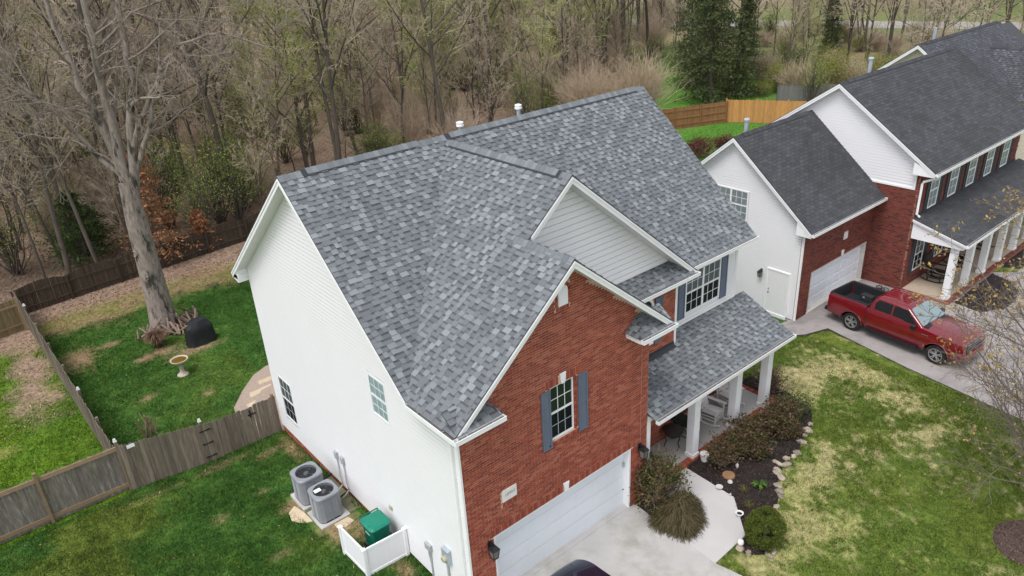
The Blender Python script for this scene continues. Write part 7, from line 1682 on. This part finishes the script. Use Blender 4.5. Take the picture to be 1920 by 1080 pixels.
# slim saplings thickening the wood
r = random.Random(31); sp = None
for k in range(190):
    y = 32.2+r.random()**1.3*60; x = r.uniform(-9, 80)
    if y < edge_y(x)+.3 or px_u(x, y) > 1330 or not (in_view(x, y, 0) or in_view(x, y, 6)): continue
    o = dup(protos[r.choice((2, 6, 6))], (x, y, -.39), r.uniform(0, 6.28), 'thin bare sapling crowded between the woodland trees', (lambda w: (w, w, w*r.uniform(.8, 1.15)))(r.uniform(.5, .8)))
    o.name = 'woodland_sapling'; o['group'] = 'saplings in the woods'; o['category'] = 'sapling'; o.rotation_euler[0] = r.gauss(0, .08); o.rotation_euler[1] = r.gauss(0, .08)
# ---- leafing tree in the front yard (only its branches reach into view)
ft = thing('ornamental_tree', 'nearly bare young tree with yellow buds growing from the mulch ring', 'tree', (12.35, -8.25, .0), local=True)
g = Grow(61); R = g.r
g.branch((0, 0, -.1), (-.02, .02, 1), 5.5, .11, 0, 0, .03, .01, None, nseg=8, r1=.5); g.tips = []
for k in range(26):
    a = rad(40+k*137.5+R.uniform(-12, 12)); z = 1.5+4.*k/26; e = np.interp(z, [1.5, 5.5], [1.15, .35])+R.uniform(-.15, .15)
    g.branch((0, 0, z), (math.cos(a)*math.sin(e), math.sin(a)*math.sin(e), math.cos(e)), R.uniform(3.2, 4.6), .038, 1, 0, .08, .07, [9, 6, 4], .15, .22, (.35, .85), (.35, .6))
t, c = g.meshes(0, rmin=.005); P = np.array(g.tips); rg_ = np.random.default_rng(1); P = P[rg_.random(len(P)) < np.clip((P[:, 2]-3)/5, .05, .8)*.55]
V, F4, T = leaf_cards(rep(P, 2), .085, [(.46, .31, .09), (.50, .36, .13), (.38, .25, .07), (.40, .28, .13)], 62, .05)
plant(ft, [('trunk', *t, BARKW, None), ('branches', *c, M('front_twig', (.17, .14, .12), .9, var=.2, obj=True), None), ('buds', V, F4, LEAF, T)])
# ---- loose cover: mulch chips, leaf litter
def litter(name, label, cat, regions, size, pal, seed, mat, z=.03, sl=True, excl=(), tilt=.5):
    rg = np.random.default_rng(seed); PX = []; 
    for poly, dens in regions:
        P = np.array(poly); a, b = P.min(0), P.max(0); n = int((b-a).prod()*dens); x = rg.uniform(a[0], b[0], n); y = rg.uniform(a[1], b[1], n); k = pip(x, y, poly)
        for e in excl: k &= ~pip(x, y, e)
        PX.append(np.stack([x[k], y[k]], -1))
    P = np.concatenate(PX); n = len(P); zz = (gz(P[:, 0], P[:, 1]) if sl else 0)+z+rg.uniform(0, .02, n)
    a = rg.uniform(0, 6.28, n); d = np.stack([np.cos(a), np.sin(a), rg.normal(0, tilt, n)], -1); e = np.stack([-np.sin(a), np.cos(a), rg.normal(0, tilt, n)], -1)
    s_ = size*rg.uniform(.5, 1.4, (n, 1)); C = np.stack([P[:, 0], P[:, 1], zz], -1); A = d*s_; B = e*s_*.35
    V = np.stack([C-A*.5, C+B*.5, C+A*.5, C-B*.5], 1).reshape(-1, 3); pal = np.array(pal); T = pal[rg.integers(0, len(pal), n)]*rg.uniform(.7, 1.3, (n, 1))
    o = add(name, np_mesh(name, V, np.arange(4*n).reshape(-1, 4), mat, T), kind='stuff'); tag(o, label, cat); return o
CHIP = M('bark_chip', attr='tint', rough=.95, var=.3, nscale=20)
litter('mulch_chips', 'dark shredded bark chips covering the planting beds', 'mulch', [(BED, 900), (SBED, 900), (NBED, 250), (NBED2, 150)], .055, [(.018, .013, .012), (.03, .02, .018), (.05, .032, .026), (.10, .065, .05), (.012, .01, .01)], 71, CHIP, z=.05, sl=False)
litter('ring_chips', 'brown bark chips of the round tree bed', 'mulch', [(RING, 900)], .06, [(.12, .08, .065), (.09, .06, .05), (.16, .11, .09)], 72, CHIP, z=.05, sl=False)
LIT = [(.26, .16, .11), (.20, .12, .08), (.32, .21, .15), (.15, .09, .06), (.36, .26, .19)]
litter('leaf_litter', 'fallen brown leaves along the back fence and over the woodland floor', 'leaves', [([(-9, 27.3), (40, 28.6), (60, 60), (0, 60), (-9, 45)], 26), ([(-9, 28), (12, 28.4), (12, 40), (-9, 40)], 60), ([(-8, 18), (-5.3, 18), (-5.3, 27.4), (-9, 27.4)], 40)], .11, LIT, 73, CHIP, z=.01, excl=(NHOUSE,))
litter('stray_leaves', 'few scattered dead leaves lying on the lawns', 'leaves', [([(-9, -2), (0, -2), (0, 27), (-9, 27)], .9), ([(6, -10), (18, -10), (18, 2), (6, 2)], .5)], .08, LIT, 74, CHIP, z=.05, excl=(BED, WALK, DRIVE, NDRIVE, HOUSE))

print('unique tris', sum(sum(len(p.vertices)-2 for p in me.polygons) if len(me.polygons) < 20000 else len(me.loops)-2*len(me.polygons) for me in bpy.data.meshes if me.users))
